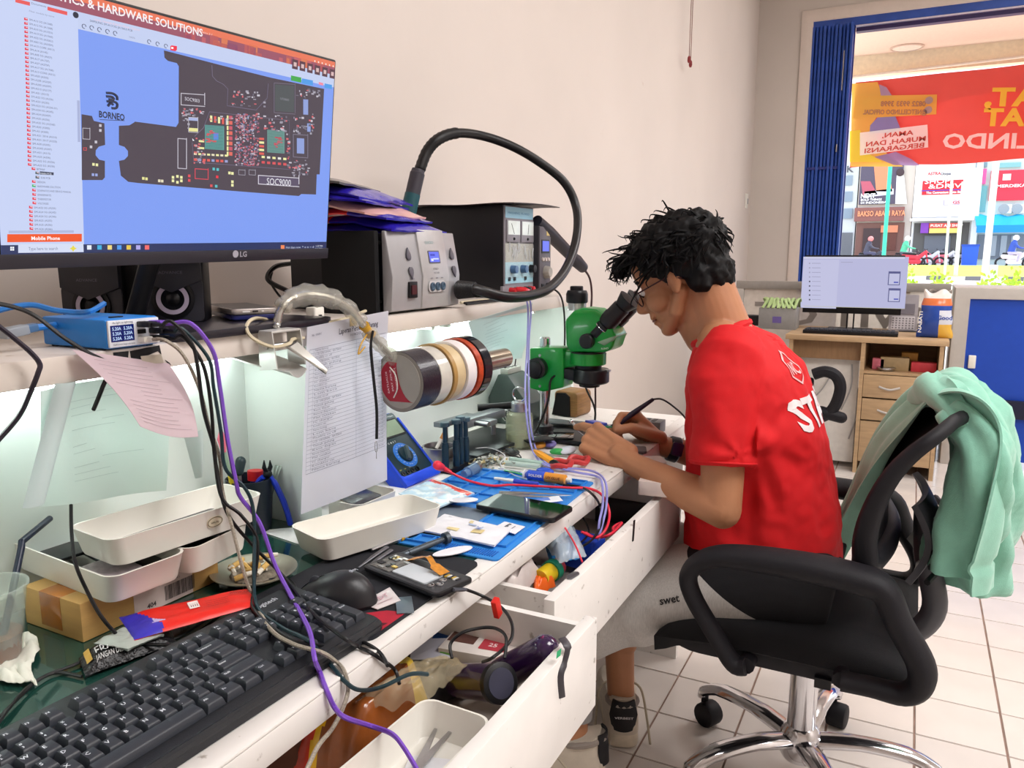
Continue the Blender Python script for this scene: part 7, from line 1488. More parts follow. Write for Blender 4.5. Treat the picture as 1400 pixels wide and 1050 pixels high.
# marks on the drawer fronts
t = thing('black_ribbon','torn black tape with a green scrap hanging on the near drawer front','tape',T(-.365,.93,.68));P = [PX(768,872,-.375)] + [PX(x,y,-.3635) for x,y in ((776,885),(772,905),(766,925),(768,954))]
MB().tube(spline(P,5),[.006] * 6 + [.004] * 5 + [.005] * 10,8,flat=.15).build('strip',M('ribbon_black','3A363C',.4),t,world=True);q = PX(764,893,-.364);MB().add([q + V((.0,-.008,-.004)),q + V((.0,.006,-.006)),q + V((.0,.008,.003)),q + V((.0,-.006,.005)),q + V((.001,0,0))],[(0,1,4),(1,2,4),(2,3,4),(3,0,4),(3,2,1,0)],'2AA06A').build('scrap',MATTE,t,world=True)
tag(MB().box(-.0005,-.008,-.02,.001,.0,.02).build('black_tape',BLACK_PL,local=T(*PX(867,725,-.4405)) @ RX(-8)),'short strip of black tape on the far drawer front','tape')
# ================================================================ swivel chair
CHB = M('chair_black','141319',.6,spec=.35,var=.08,bump=.15,bscale=500);MESHF = M('black_mesh_fabric','0B0B10',.85,var=.2,scale=400,bump=.6,bscale=900);CHG = M('chair_grey_plastic','4A4A50',.4)
CX,CY = -.155,1.745
chair = thing('swivel_chair','black mesh swivel chair with chrome base that the man in red sits on','chair',(CX,CY,0))
def w(o): return dict(parent=chair,world=True,**o)
MB().lathe([(.001,.42),(.016,.42),(.016,.30),(.030,.29),(.031,.14),(.036,.135),(.044,.12),(.046,.075),(.038,.06),(.001,.06)][::-1],26,T(CX,CY,0)).build('gas_column',CHROME,**w({}))
MB().lathe([(.033,.28),(.034,.30),(.022,.312),(.016,.312)],24,T(CX,CY,0)).build('column_ring',BLACK_RUBBER,**w({}))
for a in (152,80,8,-64,-136):
    d = V((math.cos(math.radians(a)),math.sin(math.radians(a)),0));o = V((CX,CY,0))
    lg = MB().tube(spline([o + d * .03 + V((0,0,.105)),o + d * .12 + V((0,0,.118)),o + d * .22 + V((0,0,.112)),o + d * .275 + V((0,0,.088)),o + d * .283 + V((0,0,.07))],6),[.026] * 6 + [.024] * 7 + [.022] * 7 + [.019] * 5,12,flat=.62).build('leg',CHROME,**w({}))
    cs = o + d * .278;s_ = V((-d.y,d.x,0));q = cs + V((.012,-.008,0))
    c_ = MB().tube([cs + V((0,0,.075)),cs + V((0,0,.05))],.009,10).build('caster',CHB,**w({}))
    for k in (-1,1): MB().tube([q + V((0,0,.028)) + s_ * k * .004,q + V((0,0,.028)) + s_ * k * .022],.028,20).build('wheel',CHB,c_,world=True,bevel=.004)
    MB().tube([q + V((0,0,.03)) - s_ * .023,q + V((0,0,.03)) + s_ * .023],.031,18).build('caster_hood',CHB,c_,world=True,bevel=.006)
SX0,SX1,SY0,SY1 = -.43,.06,1.495,1.995
def seat_top(u,v):
    x = SX0 + (SX1 - SX0) * u;y = SY0 + (SY1 - SY0) * v;e = min(1,5 * min(u,1 - u)) * min(1,5 * min(v,1 - v))
    return V((x,y,.415 + .05 * e ** .4 - .012 * max(0,.25 - u) * 4 - .01 * math.sin(v * PI)))
sb_ = MB();sb_.sheet(seat_top,24,24,.03);sb_.build('seat_cushion',MESHF,**w({}),smooth=70)
b = MB().prism(rrect(SX0 + .012,SY0 + .012,SX1 - .01,SY1 - .012,.08,6),.378,.415,taper=1.02);b.build('seat_shell',CHB,**w({}),bevel=.006)
MB().box(CX - .09,CY - .07,.352,CX + .09,CY + .07,.380).build('tilt_plate',CHB,**w({}),bevel=.004)
MB().box(-.115,SY0 - .001,.372,-.085,SY0 + .016,.392).build('fabric_tag',BLACK_PL,**w({}))
for Ya,sg in ((1.468,1),(2.022,-1)):
    L_ = [PY(x,y,1.47) for x,y in ((1020,910),(1002,905),(975,862),(948,815),(942,785),(962,765),(1000,760),(1090,772),(1170,790),(1208,806),(1228,850),(1258,905),(1258,935),(1235,948),(1190,938),(1150,930))]
    P = spline([V((p.x,Ya,p.z)) for p in L_],5);n = len(P)
    R = [.017 + .010 * math.exp(-((k / n - .52) / .16) ** 2) + .006 * math.exp(-((k / n - .75) / .1) ** 2) for k in range(n)]
    b = MB();b.tube(P,R,12)
    for i,q in enumerate(b.v): b.v[i] = V((q.x,Ya + (q.y - Ya) * 1.45,q.z))
    for q in (P[0],P[-1]): b.tube([q,V((q.x,Ya + .06 * sg,q.z - .004))],.016,10)
    b.build('armrest',CHB,**w({}),smooth=50)
# backrest: loop frame, mesh, spine
prof = [PY(x,y,1.52) for x,y in ((1184,772),(1183,735),(1196,690),(1222,645),(1262,608),(1306,584))]
bp = spline([V((p.x,0,p.z)) for p in prof],6);nb_ = len(bp)
def bk(u,v): # u across, v up
    t_ = v * (nb_ - 1);i = min(nb_ - 2,int(t_));p = bp[i].lerp(bp[i + 1],t_ - i);hw = .225 + .012 * math.sin(v * PI) - .05 * max(0,v - .85) / .15
    return V((p.x + .035 * (1 - (2 * u - 1) ** 2) * .9,CY + (2 * u - 1) * hw,p.z))
MB().sheet(bk,18,24,.004).build('back_mesh',MESHF,**w({}),smooth=70)
loop = [bk(0,v / 12) for v in range(13)] + [bk(u / 8,1) for u in range(1,8)] + [bk(1,1 - v / 12) for v in range(13)] + [bk(1 - u / 8,0) for u in range(1,8)]
b = MB();lp = spline(loop,2,closed=True);b.tube(lp,[.0235 - .011 * max(0,min(1,(p.z - .62) / .28)) for p in lp],10,closed=True);b.build('back_frame',CHB,**w({}),smooth=60)
sp_ = [V((-.03,CY,.40)),V((.045,CY,.405)),V((.085,CY,.47)),V((.062,CY,.58)),V((.055,CY,.68))]
MB().tube(spline(sp_,6),[.02] * 25,12,flat=1.2).build('back_spine',CHG,**w({}))
MB().sheet(lambda u,v: V((.035 + .03 * math.sin(v * PI) + .02 * (2 * u - 1) ** 2 * -1 + .02,CY - .13 + .26 * u,.56 + .16 * v)),12,8,.012).build('lumbar_pad',CHG,**w({}))
for k in range(4): MB().tube(spline([V((.062 + .004 * k,CY - .14,.575 + .03 * k)),V((.088,CY,.57 + .035 * k)),V((.062 + .004 * k,CY + .14,.575 + .03 * k))],6),.006,6).build('lumbar_rib',CHB,**w({}))

# ================================================================ the man at the microscope
SKIN = M('skin','B27C5A',.5,var=.08,scale=14,bump=.08,bscale=300,spec=.4)
man = thing('person','man in red shirt and grey shorts bending over the green microscope, holding a soldering iron','person',(-.25,1.76,0))
def mw_(**o): return dict(parent=man,world=True,**o)
b = MB()
# head frame
H0 = PY(933,379,1.755);hf = V((-.895,0,-.446)).normalized();hu = V((-.446,0,.895));hs = hf.cross(hu)     # forward, up, side (towards the far side)
HM = mat3(hf,hs,hu,H0)
def hd(f,s,u): return HM @ V((f,s,u))
HR = HM.to_3x3().to_4x4()
def he(c,r): b.ell(hd(*c),r,HR,20,14)
he((-.002,0,.050),(.098,.076,.088));he((-.03,0,.03),(.07,.07,.075));he((.050,0,-.010),(.046,.060,.075));he((.040,0,-.062),(.050,.050,.038))
he((.074,0,-.094),(.020,.024,.016));he((.070,0,.045),(.030,.056,.045))
for s in (-1,1):
    he((.058,s * .042,-.028),(.030,.022,.026));b.caps(hd(.032,s * .046,-.066),hd(.002,s * .050,-.030),.016,.016);b.caps(hd(.032,s * .046,-.068),hd(.072,s * .022,-.095),.013,.014)
    b.caps(hd(.084,s * .010,.022),hd(.074,s * .046,.024),.010,.009);he((.093,s * .014,-.030),(.012,.009,.008))
    # ear
    he((.0,s * .074,.002),(.016,.008,.030));he((.004,s * .074,-.022),(.010,.007,.012))
b.caps(hd(.088,0,.012),hd(.116,0,-.026),.0095,.0125);he((.108,0,-.032),(.014,.013,.009))
he((.088,0,-.050),(.016,.022,.012));he((.095,0,-.0565),(.010,.022,.0058));he((.092,0,-.0695),(.010,.019,.0066));he((.084,0,-.078),(.012,.020,.010))
nb0 = PY(992,462,1.76)
b.caps(nb0,hd(-.045,0,-.035),.062,.054);b.caps(nb0 + V((-.03,0,-.005)),hd(-.005,0,-.06),.050,.044);b.caps(hd(.088,0,-.100) * .35 + nb0 * .65 + V((-.01,0,-.01)),hd(.03,0,-.075),.03,.03)
# trunk under the shirt
for (x0,x1,r0,r1) in (((1060,780),(1040,650),.105,.10),((1040,650),(1018,540),.10,.105),((1018,540),(995,470),.10,.07)):
    for s in (-.06,.06): b.caps(PY(*x0,1.76) + V((0,s,0)),PY(*x1,1.76) + V((0,s,0)),r0 * .8,r1 * .8)
# arms
Ls,Le,Lw = PY(992,512,1.605),PY(986,694,1.545),PY(868,636,1.585)
Rs,Re,Rw = PY(992,505,1.915),V((-.36,1.955,.66)),PY(906,610,1.865)
def arm(s,e,w__):
    b.caps(s,e,.052,.040);b.caps(e,e.lerp(w__,.35),.0405,.0395);b.caps(e.lerp(w__,.3),e.lerp(w__,.8),.0395,.029);b.caps(e.lerp(w__,.8),w__,.029,.0255);b.ell(e + (e - (s + w__) / 2).normalized() * .006,.037)
arm(Ls,Le,Lw);arm(Rs,Re,Rw)
def hand(W,K,n,sgn,curl,thumb,spread=.0,first=0):
    d = (K - W).normalized();n = (n - d * n.dot(d)).normalized();s = d.cross(n) * sgn
    b.caps(W,W.lerp(K,.35),.026,.025)
    lens = ((.045,.026,.021),(.049,.030,.022),(.046,.028,.021),(.036,.021,.018));rad = (.0098,.0102,.0096,.0085)
    for k in range(4):
        off = (.030,.010,-.010,-.029)[k];back = (0,.004,.001,-.008)[k]
        kp = K + s * off + d * back
        b.caps(W.lerp(K,.28) + s * off * .55,kp,.0155,.0125);b.ell(kp + n * .002,.0125)
        p = kp;a = 0;c = curl[k]
        for j in range(3):
            a += c[j];dd = (d * math.cos(a) - n * math.sin(a) + s * spread * off * 8).normalized();q = p + dd * lens[k][j]
            b.caps(p,q,rad[k] * (1 - .07 * j),rad[k] * (.95 - .09 * j));p = q
    t0 = W.lerp(K,.22) + s * .022;pts = [t0] + list(thumb)
    for r0,r1,p,q in zip((.017,.0125,.011),(.0128,.0112,.0085),pts,pts[1:]): b.caps(p,q,r0,r1)
    b.caps(W.lerp(K,.5) + s * .016,pts[1],.016,.0125)
    return d,n,s
Lk = PY(806,598,1.625);R60 = math.radians
hand(Lw,Lk,V((.05,-.78,.62)),1,[[R60(62),R60(68),R60(38)],[R60(72),R60(75),R60(40)],[R60(76),R60(78),R60(42)],[R60(74),R60(78),R60(42)]],[PY(822,590,1.665),PY(797,583,1.685),PY(788,584,1.70)])
tip = PY(820,590,1.745)
Rk = PY(862,574,1.83)
hand(Rw,Rk,V((.25,.85,.50)),-1,[[R60(40),R60(48),R60(22)],[R60(58),R60(55),R60(30)],[R60(72),R60(66),R60(40)],[R60(78),R60(70),R60(40)]],[PY(862,585,1.775),PY(845,588,1.755),PY(832,590,1.75)])
# legs
for s,hip,kn,an,toe in ((1,V((-.22,1.655,.505)),V((-.645,1.585,.410)),V((-.622,1.530,.095)),V((-.75,1.50,.035))),(-1,V((-.22,1.855,.505)),V((-.62,1.80,.425)),V((-.578,1.735,.095)),V((-.625,1.85,.035)))):
    b.caps(hip,kn,.082,.058);b.caps(kn,kn.lerp(an,.3),.054,.053);b.caps(kn.lerp(an,.25) + V((.012,0,0)),kn.lerp(an,.6) + V((.008,0,0)),.050,.038);b.caps(kn.lerp(an,.55),an,.038,.033);b.caps(an,V((an.x + .006,an.y,.05)),.033,.028);b.caps(V((an.x + .004,an.y,.045)),toe,.028,.024)
me = remesh(b,.0030,3,.5)
body = from_mesh(me).build('body',SKIN,**mw_(),smooth=80)
# eyes, brows, lips, nails
EYE = M('eye_white','E8E0DA',.2);IRIS = M('iris_dark','1A100C',.15);BROW = M('hair_black','060507',.6,var=.3,scale=300,spec=.25)
for s in (-1,1):
    e_ = MB();e_.ell(hd(.083,s * .032,.002),(.0105,.012,.007),HR);e = e_.build('eye',EYE,**mw_());e_ = MB();e_.ell(hd(.0905,s * .031,-.001),(.004,.0055,.0055),HR);e_.build('iris',IRIS,e,world=True)
    MB().tube(spline([hd(.093,s * .014,.024),hd(.092,s * .032,.031),hd(.080,s * .052,.026)],5),[.0035] * 5 + [.0045] * 4 + [.002] * 2,6).build('eyebrow',BROW,**mw_())
MB().tube(spline([hd(.089,-.021,-.063),hd(.103,0,-.0625),hd(.089,.021,-.063)],6),.0022,6).build('mouth',M('lip_dark','7A4034',.5),**mw_())
# hair
b = MB()
def hr(c,r): b.ell(hd(*c),r,HR,18,12)
hr((-.012,0,.060),(.104,.086,.078));hr((-.050,0,.040),(.070,.080,.082));hr((-.074,0,-.016),(.038,.062,.056));hr((.045,0,.086),(.055,.066,.040))
for s in (-1,1): hr((-.025,s * .068,.030),(.036,.020,.042));hr((.028,s * .066,.050),(.032,.018,.034));hr((-.045,s * .058,-.022),(.028,.02,.034));hr((.018,s * .070,.022),(.012,.011,.028))
for _ in range(150):
    a = rnd.uniform(0,2 * PI);z = rnd.uniform(-.1,1);r = math.sqrt(max(0,1 - z * z));f,s,u = r * math.cos(a) * .104 - .012,r * math.sin(a) * .084,z * .078 + .056
    if f > .06 and u < .085: continue
    if f > .0 and abs(s) > .06 and u < .03: continue
    hr((f,s,u),(rnd.uniform(.009,.016),) * 3)
hm = from_mesh(remesh(b,.005,2,.4))
for i,p in enumerate(hm.v): hm.v[i] = p + (p - H0).normalized() * (.007 * noise.noise(p * 55) + .004 * noise.noise(p * 130))
hair = hm.build('hair',BROW,**mw_(),smooth=80)
b = MB()
for k in range(620):
    a = rnd.uniform(0,2 * PI);z = rnd.uniform(-.35,1);r = math.sqrt(max(0,1 - z * z));n_ = V((r * math.cos(a),r * math.sin(a),z))
    f,s,u = n_.x * .108 - .014,n_.y * .088,n_.z * .080 + .055
    if f > .055 and u < .07: continue
    if f > -.02 and abs(s) > .055 and u < .012: continue
    L = rnd.uniform(.02,.045) * (1.5 if f > .05 else 1);t1 = V((-n_.y,n_.x,0)) * rnd.uniform(-1,1) + V((rnd.uniform(.0,.9),0,rnd.uniform(-1,.2)));t1 = t1.normalized()
    P = [hd(f,s,u),hd(*(V((f,s,u)) + n_ * L * .25 + t1 * L * .4)),hd(*(V((f,s,u)) + n_ * L * .42 + t1 * L * .8)),hd(*(V((f,s,u)) + n_ * L * rnd.uniform(.1,.55) + t1 * L * 1.0 + V((0,0,rnd.uniform(-.012,.006)))))]
    b.tube(spline(P,3),[.0030,.0030,.0028,.0026,.0024,.0020,.0016,.0012,.0008,.0004],4)
for k in range(34):       # forelock curls hanging over the forehead
    s = rnd.uniform(-.05,.05);f0 = hd(.070,s,.096 + rnd.uniform(-.015,.01));P = [f0,hd(.105 + rnd.uniform(0,.02),s + rnd.uniform(-.012,.012),.086),hd(.122 + rnd.uniform(-.01,.022),s + rnd.uniform(-.015,.015),.066),hd(.116 + rnd.uniform(-.012,.03),s + rnd.uniform(-.02,.02),.054 + rnd.uniform(-.01,.02))]
    b.tube(spline(P,3),[.0048,.0048,.0045,.004,.0036,.003,.0024,.0016,.001,.0005],5)
o = b.build('hair_strands',BROW,**mw_(),kind='stuff',smooth=60)
# glasses
GL = M('dark_red_frame','3A1418',.3)
for s in (-1,1):
    g = MB().tube([hd(.101 + .002 * math.cos(k * PI / 10),s * .034 + .024 * math.cos(k * PI / 10),-.004 + .019 * math.sin(k * PI / 10)) for k in range(20)],.0016,6,closed=True).build('glasses_rim',GL,**mw_())
    MB().tube([hd(.099,s * .058,.002),hd(.090,s * .071,.004),hd(.010,s * .079,.008),hd(-.018,s * .078,-.008)],.0018,6).build('glasses_temple',GL,g,world=True)
MB().tube([hd(.103,-.011,.0),hd(.107,0,.003),hd(.103,.011,.0)],.0016,6).build('glasses_bridge',GL,**mw_())
# ---------------- red shirt
RSH = M('red_jersey','CE0A14',.8,var=.04,scale=40,sheen=0,bump=.15,bscale=500)
b = MB()
rings = [((1048,798),88,.165),((1047,780),97,.172),((1042,720),101,.176),((1036,640),95,.176),((1031,575),87,.182),((1018,520),74,.190),((1000,488),62,.180),((990,464),42,.115),((984,450),33,.080)]
RV = [];n = 40
for (c,hw,wd) in rings:
    P = PY(*c,1.76);k = (P - CP).dot(CF) / F_PX;RV.append((P,hw * k,wd))
vs = [];fs = []
for i,(P,hx_,wd) in enumerate(RV):
    nx = RV[min(i + 1,len(RV) - 1)][0] - RV[max(i - 1,0)][0];nx.normalize();xx = V((nx.z,0,-nx.x))
    for k in range(n):
        a = 2 * PI * k / n;ca,sa = math.cos(a),math.sin(a);e = .82
        vs.append(P + xx * hx_ * math.copysign(abs(ca) ** e,ca) + V((0,wd * math.copysign(abs(sa) ** e,sa),0)))
for i in range(len(RV) - 1):
    for k in range(n): fs.append((i * n + k,i * n + (k + 1) % n,(i + 1) * n + (k + 1) % n,(i + 1) * n + k))
fs += [tuple(range(n - 1,-1,-1)),tuple((len(RV) - 1) * n + k for k in range(n))];b.add(vs,fs)
for S0,E0,Y_ in ((Ls,Le,-1),(Rs,Re,1)):
    dn = (E0 - S0).normalized();hemc = S0 + dn * .185
    b.tube([S0 - dn * .055 + V((.01,-.045 * Y_,0)),S0 - dn * .03 + V((.005,-.012 * Y_,0)),S0 + dn * .02,S0 + dn * .09,hemc],[.060,.072,.073,.068,.066],24)
sm_ = from_mesh(remesh(b,.006,6,.5))
ap = PY(1032,598,1.60);CRS = [(ap,PY(x,y,Y_),dp,wd_) for x,y,Y_,dp,wd_ in ((1075,560,1.62,.010,.011),(1088,640,1.62,.009,.012),(1062,700,1.59,.010,.012),(1025,745,1.58,.008,.012),(1120,720,1.66,.007,.013),(1000,560,1.56,.005,.010),(1050,520,1.62,.005,.012))]
for i,p in enumerate(sm_.v):
    d = 0
    back = max(0,min(1,(p.x + .36) / .2));low = max(0,min(1,(.80 - p.z) / .25))
    c = (p - (Ls + V((.05,.0,-.14))));ang = math.atan2(c.z,c.x);rr = c.length
    d += .0035 * math.sin(ang * 6 + rr * 8) * math.exp(-((rr - .13) / .10) ** 2)
    d += .006 * math.sin(p.z * 60 + p.x * 45 + 3 * noise.noise(p * 6)) * low * (.4 + .6 * abs(noise.noise(p * 9)))
    d += .006 * noise.noise(V((p.x * 16,p.y * 16,p.z * 9))) + .0025 * noise.noise(p * 45)
    c2 = p - nb0;d += .004 * math.sin(math.atan2(c2.y,c2.z) * 9) * math.exp(-((c2.length - .15) / .09) ** 2)
    if p.y < 1.74:
        for A_,B_,dp,wd_ in CRS:
            ab = B_ - A_;t_ = max(0,min(1,(p - A_).dot(ab) / ab.length_squared));dd = (p - A_ - ab * t_).length;d += (-dp * math.exp(-(dd / wd_) ** 2) + .45 * dp * math.exp(-((dd - wd_ * 2) / wd_) ** 2)) * 1.6 * (1 - .75 * t_)
    n_ = V((p.x + .28,p.y - 1.76,0));n_ = n_.normalized() if n_.length > 0 else n_
    sm_.v[i] = p + n_ * d
shirt = sm_.build('shirt',RSH,**mw_(),smooth=85)
dirn = (PY(984,450,1.76) - PY(990,464,1.76)).normalized();cP,chx,cwd = RV[-1];xx = V((dirn.z,0,-dirn.x))
MB().tube([cP - dirn * .010 + xx * (chx * 1.13) * math.cos(k * PI / 14) + V((0,cwd * 1.13 * math.sin(k * PI / 14),0)) for k in range(28)],0.0095,8,closed=True).build('collar',RSH,**mw_())
for E0,S0 in ((Le,Ls),):
    dn = (E0 - S0).normalized();hemc = S0 + dn * .178;u_ = dn.orthogonal().normalized();v_ = dn.cross(u_)
    MB().tube([hemc + u_ * 0.0665 * math.cos(k * PI / 14) + v_ * 0.0665 * math.sin(k * PI / 14) for k in range(28)],.0028,6,closed=True).build('sleeve_hem',RSH,**mw_())
bvh = BVHTree.FromPolygons(sm_.v if False else [WM[man] @ v.co for v in shirt.data.vertices],[tuple(p.vertices) for p in shirt.data.polygons])
def onshirt(vs2,fs2,y0,z0,sc_,tilt,col,name):
    bm = bmesh.new();vv = [bm.verts.new((a,c,0)) for a,c in vs2]
    for f in fs2:
        try: bm.faces.new([vv[i] for i in f])
        except ValueError: pass
    bmesh.ops.triangulate(bm,faces=bm.faces);bmesh.ops.subdivide_edges(bm,edges=bm.edges,cuts=3,use_grid_fill=True)
    bm.verts.ensure_lookup_table();bm.verts.index_update();out = []
    for v in bm.verts:
        y = y0 + (v.co.x * math.cos(tilt) - v.co.y * math.sin(tilt)) * sc_[0];z = z0 + (v.co.x * math.sin(tilt) + v.co.y * math.cos(tilt)) * sc_[1]
        h = bvh.ray_cast(V((.5,y,z)),V((-1,0,0)));out.append((h[0] if h[0] else V((-.2,y,z))) + V((.0022,0,.0003)))
    MB().add(out,[[v.index for v in f.verts] for f in bm.faces],col).build(name,PRINT,**mw_(),smooth=0);bm.free()
vs2,fs2,wd = text_mesh('STAFF',.035,2)
onshirt([(a / wd,c) for a,c in vs2],fs2,1.632,.835,(.27,.085),.06,'E6D8D8','shirt_lettering')
hexa = [(math.cos(math.radians(90 + 60 * k)),math.sin(math.radians(90 + 60 * k))) for k in range(6)]
hv = [p for p in hexa] + [(x * .86,z * .86) for x,z in hexa];hfz = [(k,(k + 1) % 6,6 + (k + 1) % 6,6 + k) for k in range(6)]
onshirt(hv,hfz,1.70,.955,(.030,.034),0,'E8B0B0','shirt_emblem')
vs2,fs2,wd = text_mesh('NC',.03,2);onshirt([(a / wd - .5,c * .9 - .35) for a,c in vs2],fs2,1.70,.955,(.034,.036),0,'E8B0B0','shirt_emblem')
# black waistband shorts and grey legs
GRY = M('grey_marl_jersey','8E8A88',.85,var=.12,scale=500,bump=.3,bscale=900,stretch=(1,1,.12));BLKC = M('black_waistband','0E0D12',.85,var=.1)
b = MB();b.ell((-.215,1.76,.515),(.125,.178,.075),None,24,14)
for hip,kn,hem in ((V((-.21,1.655,.505)),V((-.60,1.60,.415)),V((-.655,1.595,.38))),(V((-.21,1.865,.505)),V((-.62,1.80,.425)),V((-.665,1.795,.39)))):
    b.tube([hip + V((.11,0,-.01)),hip + V((.05,0,0)),hip,hip.lerp(kn,.4) + V((0,0,-.01)),hip.lerp(kn,.8) + V((0,0,-.022)),kn + V((0,0,-.03)),hem + V((0,0,-.03))],[.075,.098,.102,.100,.098,.104,.108],26)
g_ = from_mesh(remesh(b,.0045,8,.5))
for i,p in enumerate(g_.v):
    d = .009 * noise.noise(V((p.x * 14,p.y * 8,p.z * 14))) + .005 * math.sin(p.x * 70 + p.z * 30 + 4 * noise.noise(p * 5)) * max(0,min(1,(-.35 - p.x) / .15));g_.v[i] = p + V((0,-.3,-.95)) * d
gA,gB = PY(925,764,1.55),PY(1040,868,1.52)
bm = bmesh.new();bm.from_mesh(g_.mesh('tmp',0));bmesh.ops.bisect_plane(bm,geom=bm.verts[:] + bm.edges[:] + bm.faces[:],dist=1e-5,plane_co=gA,plane_no=V((gA.z - gB.z,0,gB.x - gA.x)));tm = bpy.data.meshes.new('tmp');bm.to_mesh(tm);bm.free();g_ = from_mesh(tm)
g_.c = [rgb('0E0D12' if sum(g_.v[j].z for j in fc) / len(fc) > gA.z + (sum(g_.v[j].x for j in fc) / len(fc) - gA.x) * (gB.z - gA.z) / (gB.x - gA.x) else 'B8B4B0') for fc in g_.f]
g_.build('shorts',M('grey_black_jersey',None,.85,var=.12,scale=500,bump=.3,bscale=900,stretch=(1,1,.12)),**mw_(),smooth=85)
b = MB();b.tube([(-.235,1.76,.50),(-.255,1.76,.56),(-.265,1.76,.60)],[.128,.132,.130],30)
for i,q in enumerate(b.v): b.v[i] = V((q.x,1.76 + (q.y - 1.76) * 1.30,q.z))
b.build('waistband',BLKC,**mw_(),smooth=60)
b2_ = BVHTree.FromPolygons([WM[man] @ p for p in g_.v],g_.f);hl = PY(918,826,1.54);b = MB();b.text('swet',(hl.x - .02,1.2,hl.z),(1,0,.35),(-.3,0,1),.022,'1A1A1E',bold=.02)
for i,p in enumerate(b.v): h = b2_.ray_cast(p,V((0,1,0)));b.v[i] = (h[0] if h[0] else V((p.x,1.54,p.z))) - V((0,.0015,0))
b.build('shorts_print',PRINT,**mw_(),smooth=0)
# shoes and sock cuff
SHW = M('shoe_cream','CFC4B4',.6,var=.08,bump=.2,bscale=200);SHK = M('shoe_black','141318',.6);SOLE = M('shoe_sole','D8CCB8',.7,var=.12,scale=40)
def shoe(an,toe):
    d = V((toe.x - an.x,toe.y - an.y,0));d.normalize();Mx = mat3(d,V((0,0,1)).cross(d),V((0,0,1)),V((an.x,an.y,0))) @ Matrix.Scale(1.2,4)
    o2 = [(-.058,0),(-.052,.026),(-.02,.035),(.06,.038),(.12,.046),(.17,.040),(.198,.015),(.198,-.012),(.17,-.036),(.12,-.042),(.06,-.036),(-.02,-.034),(-.052,-.026)]
    ol = [(p.x,p.y) for p in spline([V((x,y,0)) for x,y in o2],4,closed=True)]
    sh_ = MB(Mx).prism(ol,.002,.030,taper=.97).build('shoe',SOLE,**mw_(),bevel=.004,smooth=50)
    u = MB(Mx);hs_ = ((.030,1.0),(.045,.98),(.062,.92),(.078,.82));m = len(ol);vs = []
    for z,k in hs_:
        for x,y in ol:
            xx_ = x if x < .02 else .02 + (x - .02) * (1 - max(0,z - .045) * 12)
            vs.append(V((xx_ * (k if x < 0 else 1),y * k,z + (.02 * max(0,-x) / .05 if z > .07 else 0))))
    u.add(vs,[(r * m + i,r * m + (i + 1) % m,(r + 1) * m + (i + 1) % m,(r + 1) * m + i) for r in range(3) for i in range(m)] + [tuple(3 * m + k for k in range(m))]);u.build('upper',SHW,sh_,world=True,smooth=70)
    MB(Mx).sheet(lambda a,c: V((-.0605 + .012 * (2 * a - 1) ** 2 + .004 * c,(2 * a - 1) * .026 * (1 - .25 * abs(2 * c - 1)),.040 + .062 * c)),10,8,.004).build('heel_counter',SHK,sh_,world=True)
    MB(Mx).text('VERBEST',(-.0655,.019,.070),(0,-1,0),(0,0,1),.0065,'C8C8CC',fit=.038,bold=.02).build('heel_lettering',PRINT,sh_,world=True,smooth=0)
    MB(Mx).tube([V((-.012 + .044 * math.cos(k * PI / 9),.030 * math.sin(k * PI / 9),.082 - .010 * math.cos(k * PI / 9))) for k in range(18)],.006,8,closed=True).build('collar',M('shoe_lining','9A9088',.8),sh_,world=True)
    for s in (-1,1): MB(Mx).tube(spline([V((.06,.01 * s,.085)),V((.04,.042 * s,.078)),V((.0,.052 * s,.04)),V((-.045,.056 * s,.004))],5),.0025,6).build('lace',M('lace_beige','B8AC98',.8),sh_,world=True)
shoe(V((-.615,1.530,0)),V((-.75,1.50,0)));shoe(V((-.576,1.735,0)),V((-.632,1.865,0)))
MB().tube([V((-.622,1.533,.14)),V((-.624,1.540,.18)),V((-.628,1.548,.225))],[.042,.044,.046],18).build('sock_cuff',GRY,**mw_())
# watch
wd_ = (Rw - Re).normalized();wc = Rw - wd_ * .028;u_ = V((0,-1,.35));u_ = (u_ - wd_ * u_.dot(wd_)).normalized();v_ = wd_.cross(u_)
MB().tube([wc - wd_ * .013,wc - wd_ * .010,wc + wd_ * .010,wc + wd_ * .013],[.0305,.0325,.0315,.0295],26).build('watch_strap',M('watch_navy','12142A',.4),**mw_())
b = MB(mat3(wd_,v_,u_,wc + u_ * .031));b.prism(rrect(-.014,-.016,.014,.016,.004),-.004,.006);b.build('watch_case',M('watch_case','1C2050',.2,coat=.5),**mw_(),bevel=.001)

# ---------------- held things: soldering iron, tweezers, board
ti = PY(812,597,1.735);g0_,g1_ = PY(832,588,1.755),PY(893,546,1.83);d_ = (g1_ - g0_).normalized()
t = thing('soldering_iron','purple-black soldering iron held in the right hand, its cord arching to the wall','soldering iron',T(*g0_))
MB().tube([ti,ti.lerp(g0_,.5),g0_],[.0008,.0022,.004],8).build('tip',STEEL,t,world=True)
MB().tube([g0_ + d_ * x for x in (0,.012,.03,.085,(g1_ - g0_).length)],[.005,.0072,.0075,.0065,.0045],12).build('handle',M('iron_purple_black','241C34',.4),t,world=True)
MB().tube(spline([g1_,PY(905,546,1.86),PY(921,556,1.90),PY(938,573,1.95),PY(960,610,2.02)],6),.0024,7).build('cord',BLACK_RUBBER,t,world=True)
t = thing('tweezers','bright-tipped tweezers held in the left hand','tweezers',PY(790,585,1.69))
for k in (-1,1): MB().tube([PY(781,576,1.70) + V((0,0,.001 * k)),PY(790,586,1.70) + V((0,.004 * k,0)),PY(806,600,1.69)],[.0022,.003,.0035],6).build('arm',STEEL,t,world=True)
MB().ell(PY(781,576,1.70),.0055).build('bright_tip',CHROME,t,world=True)
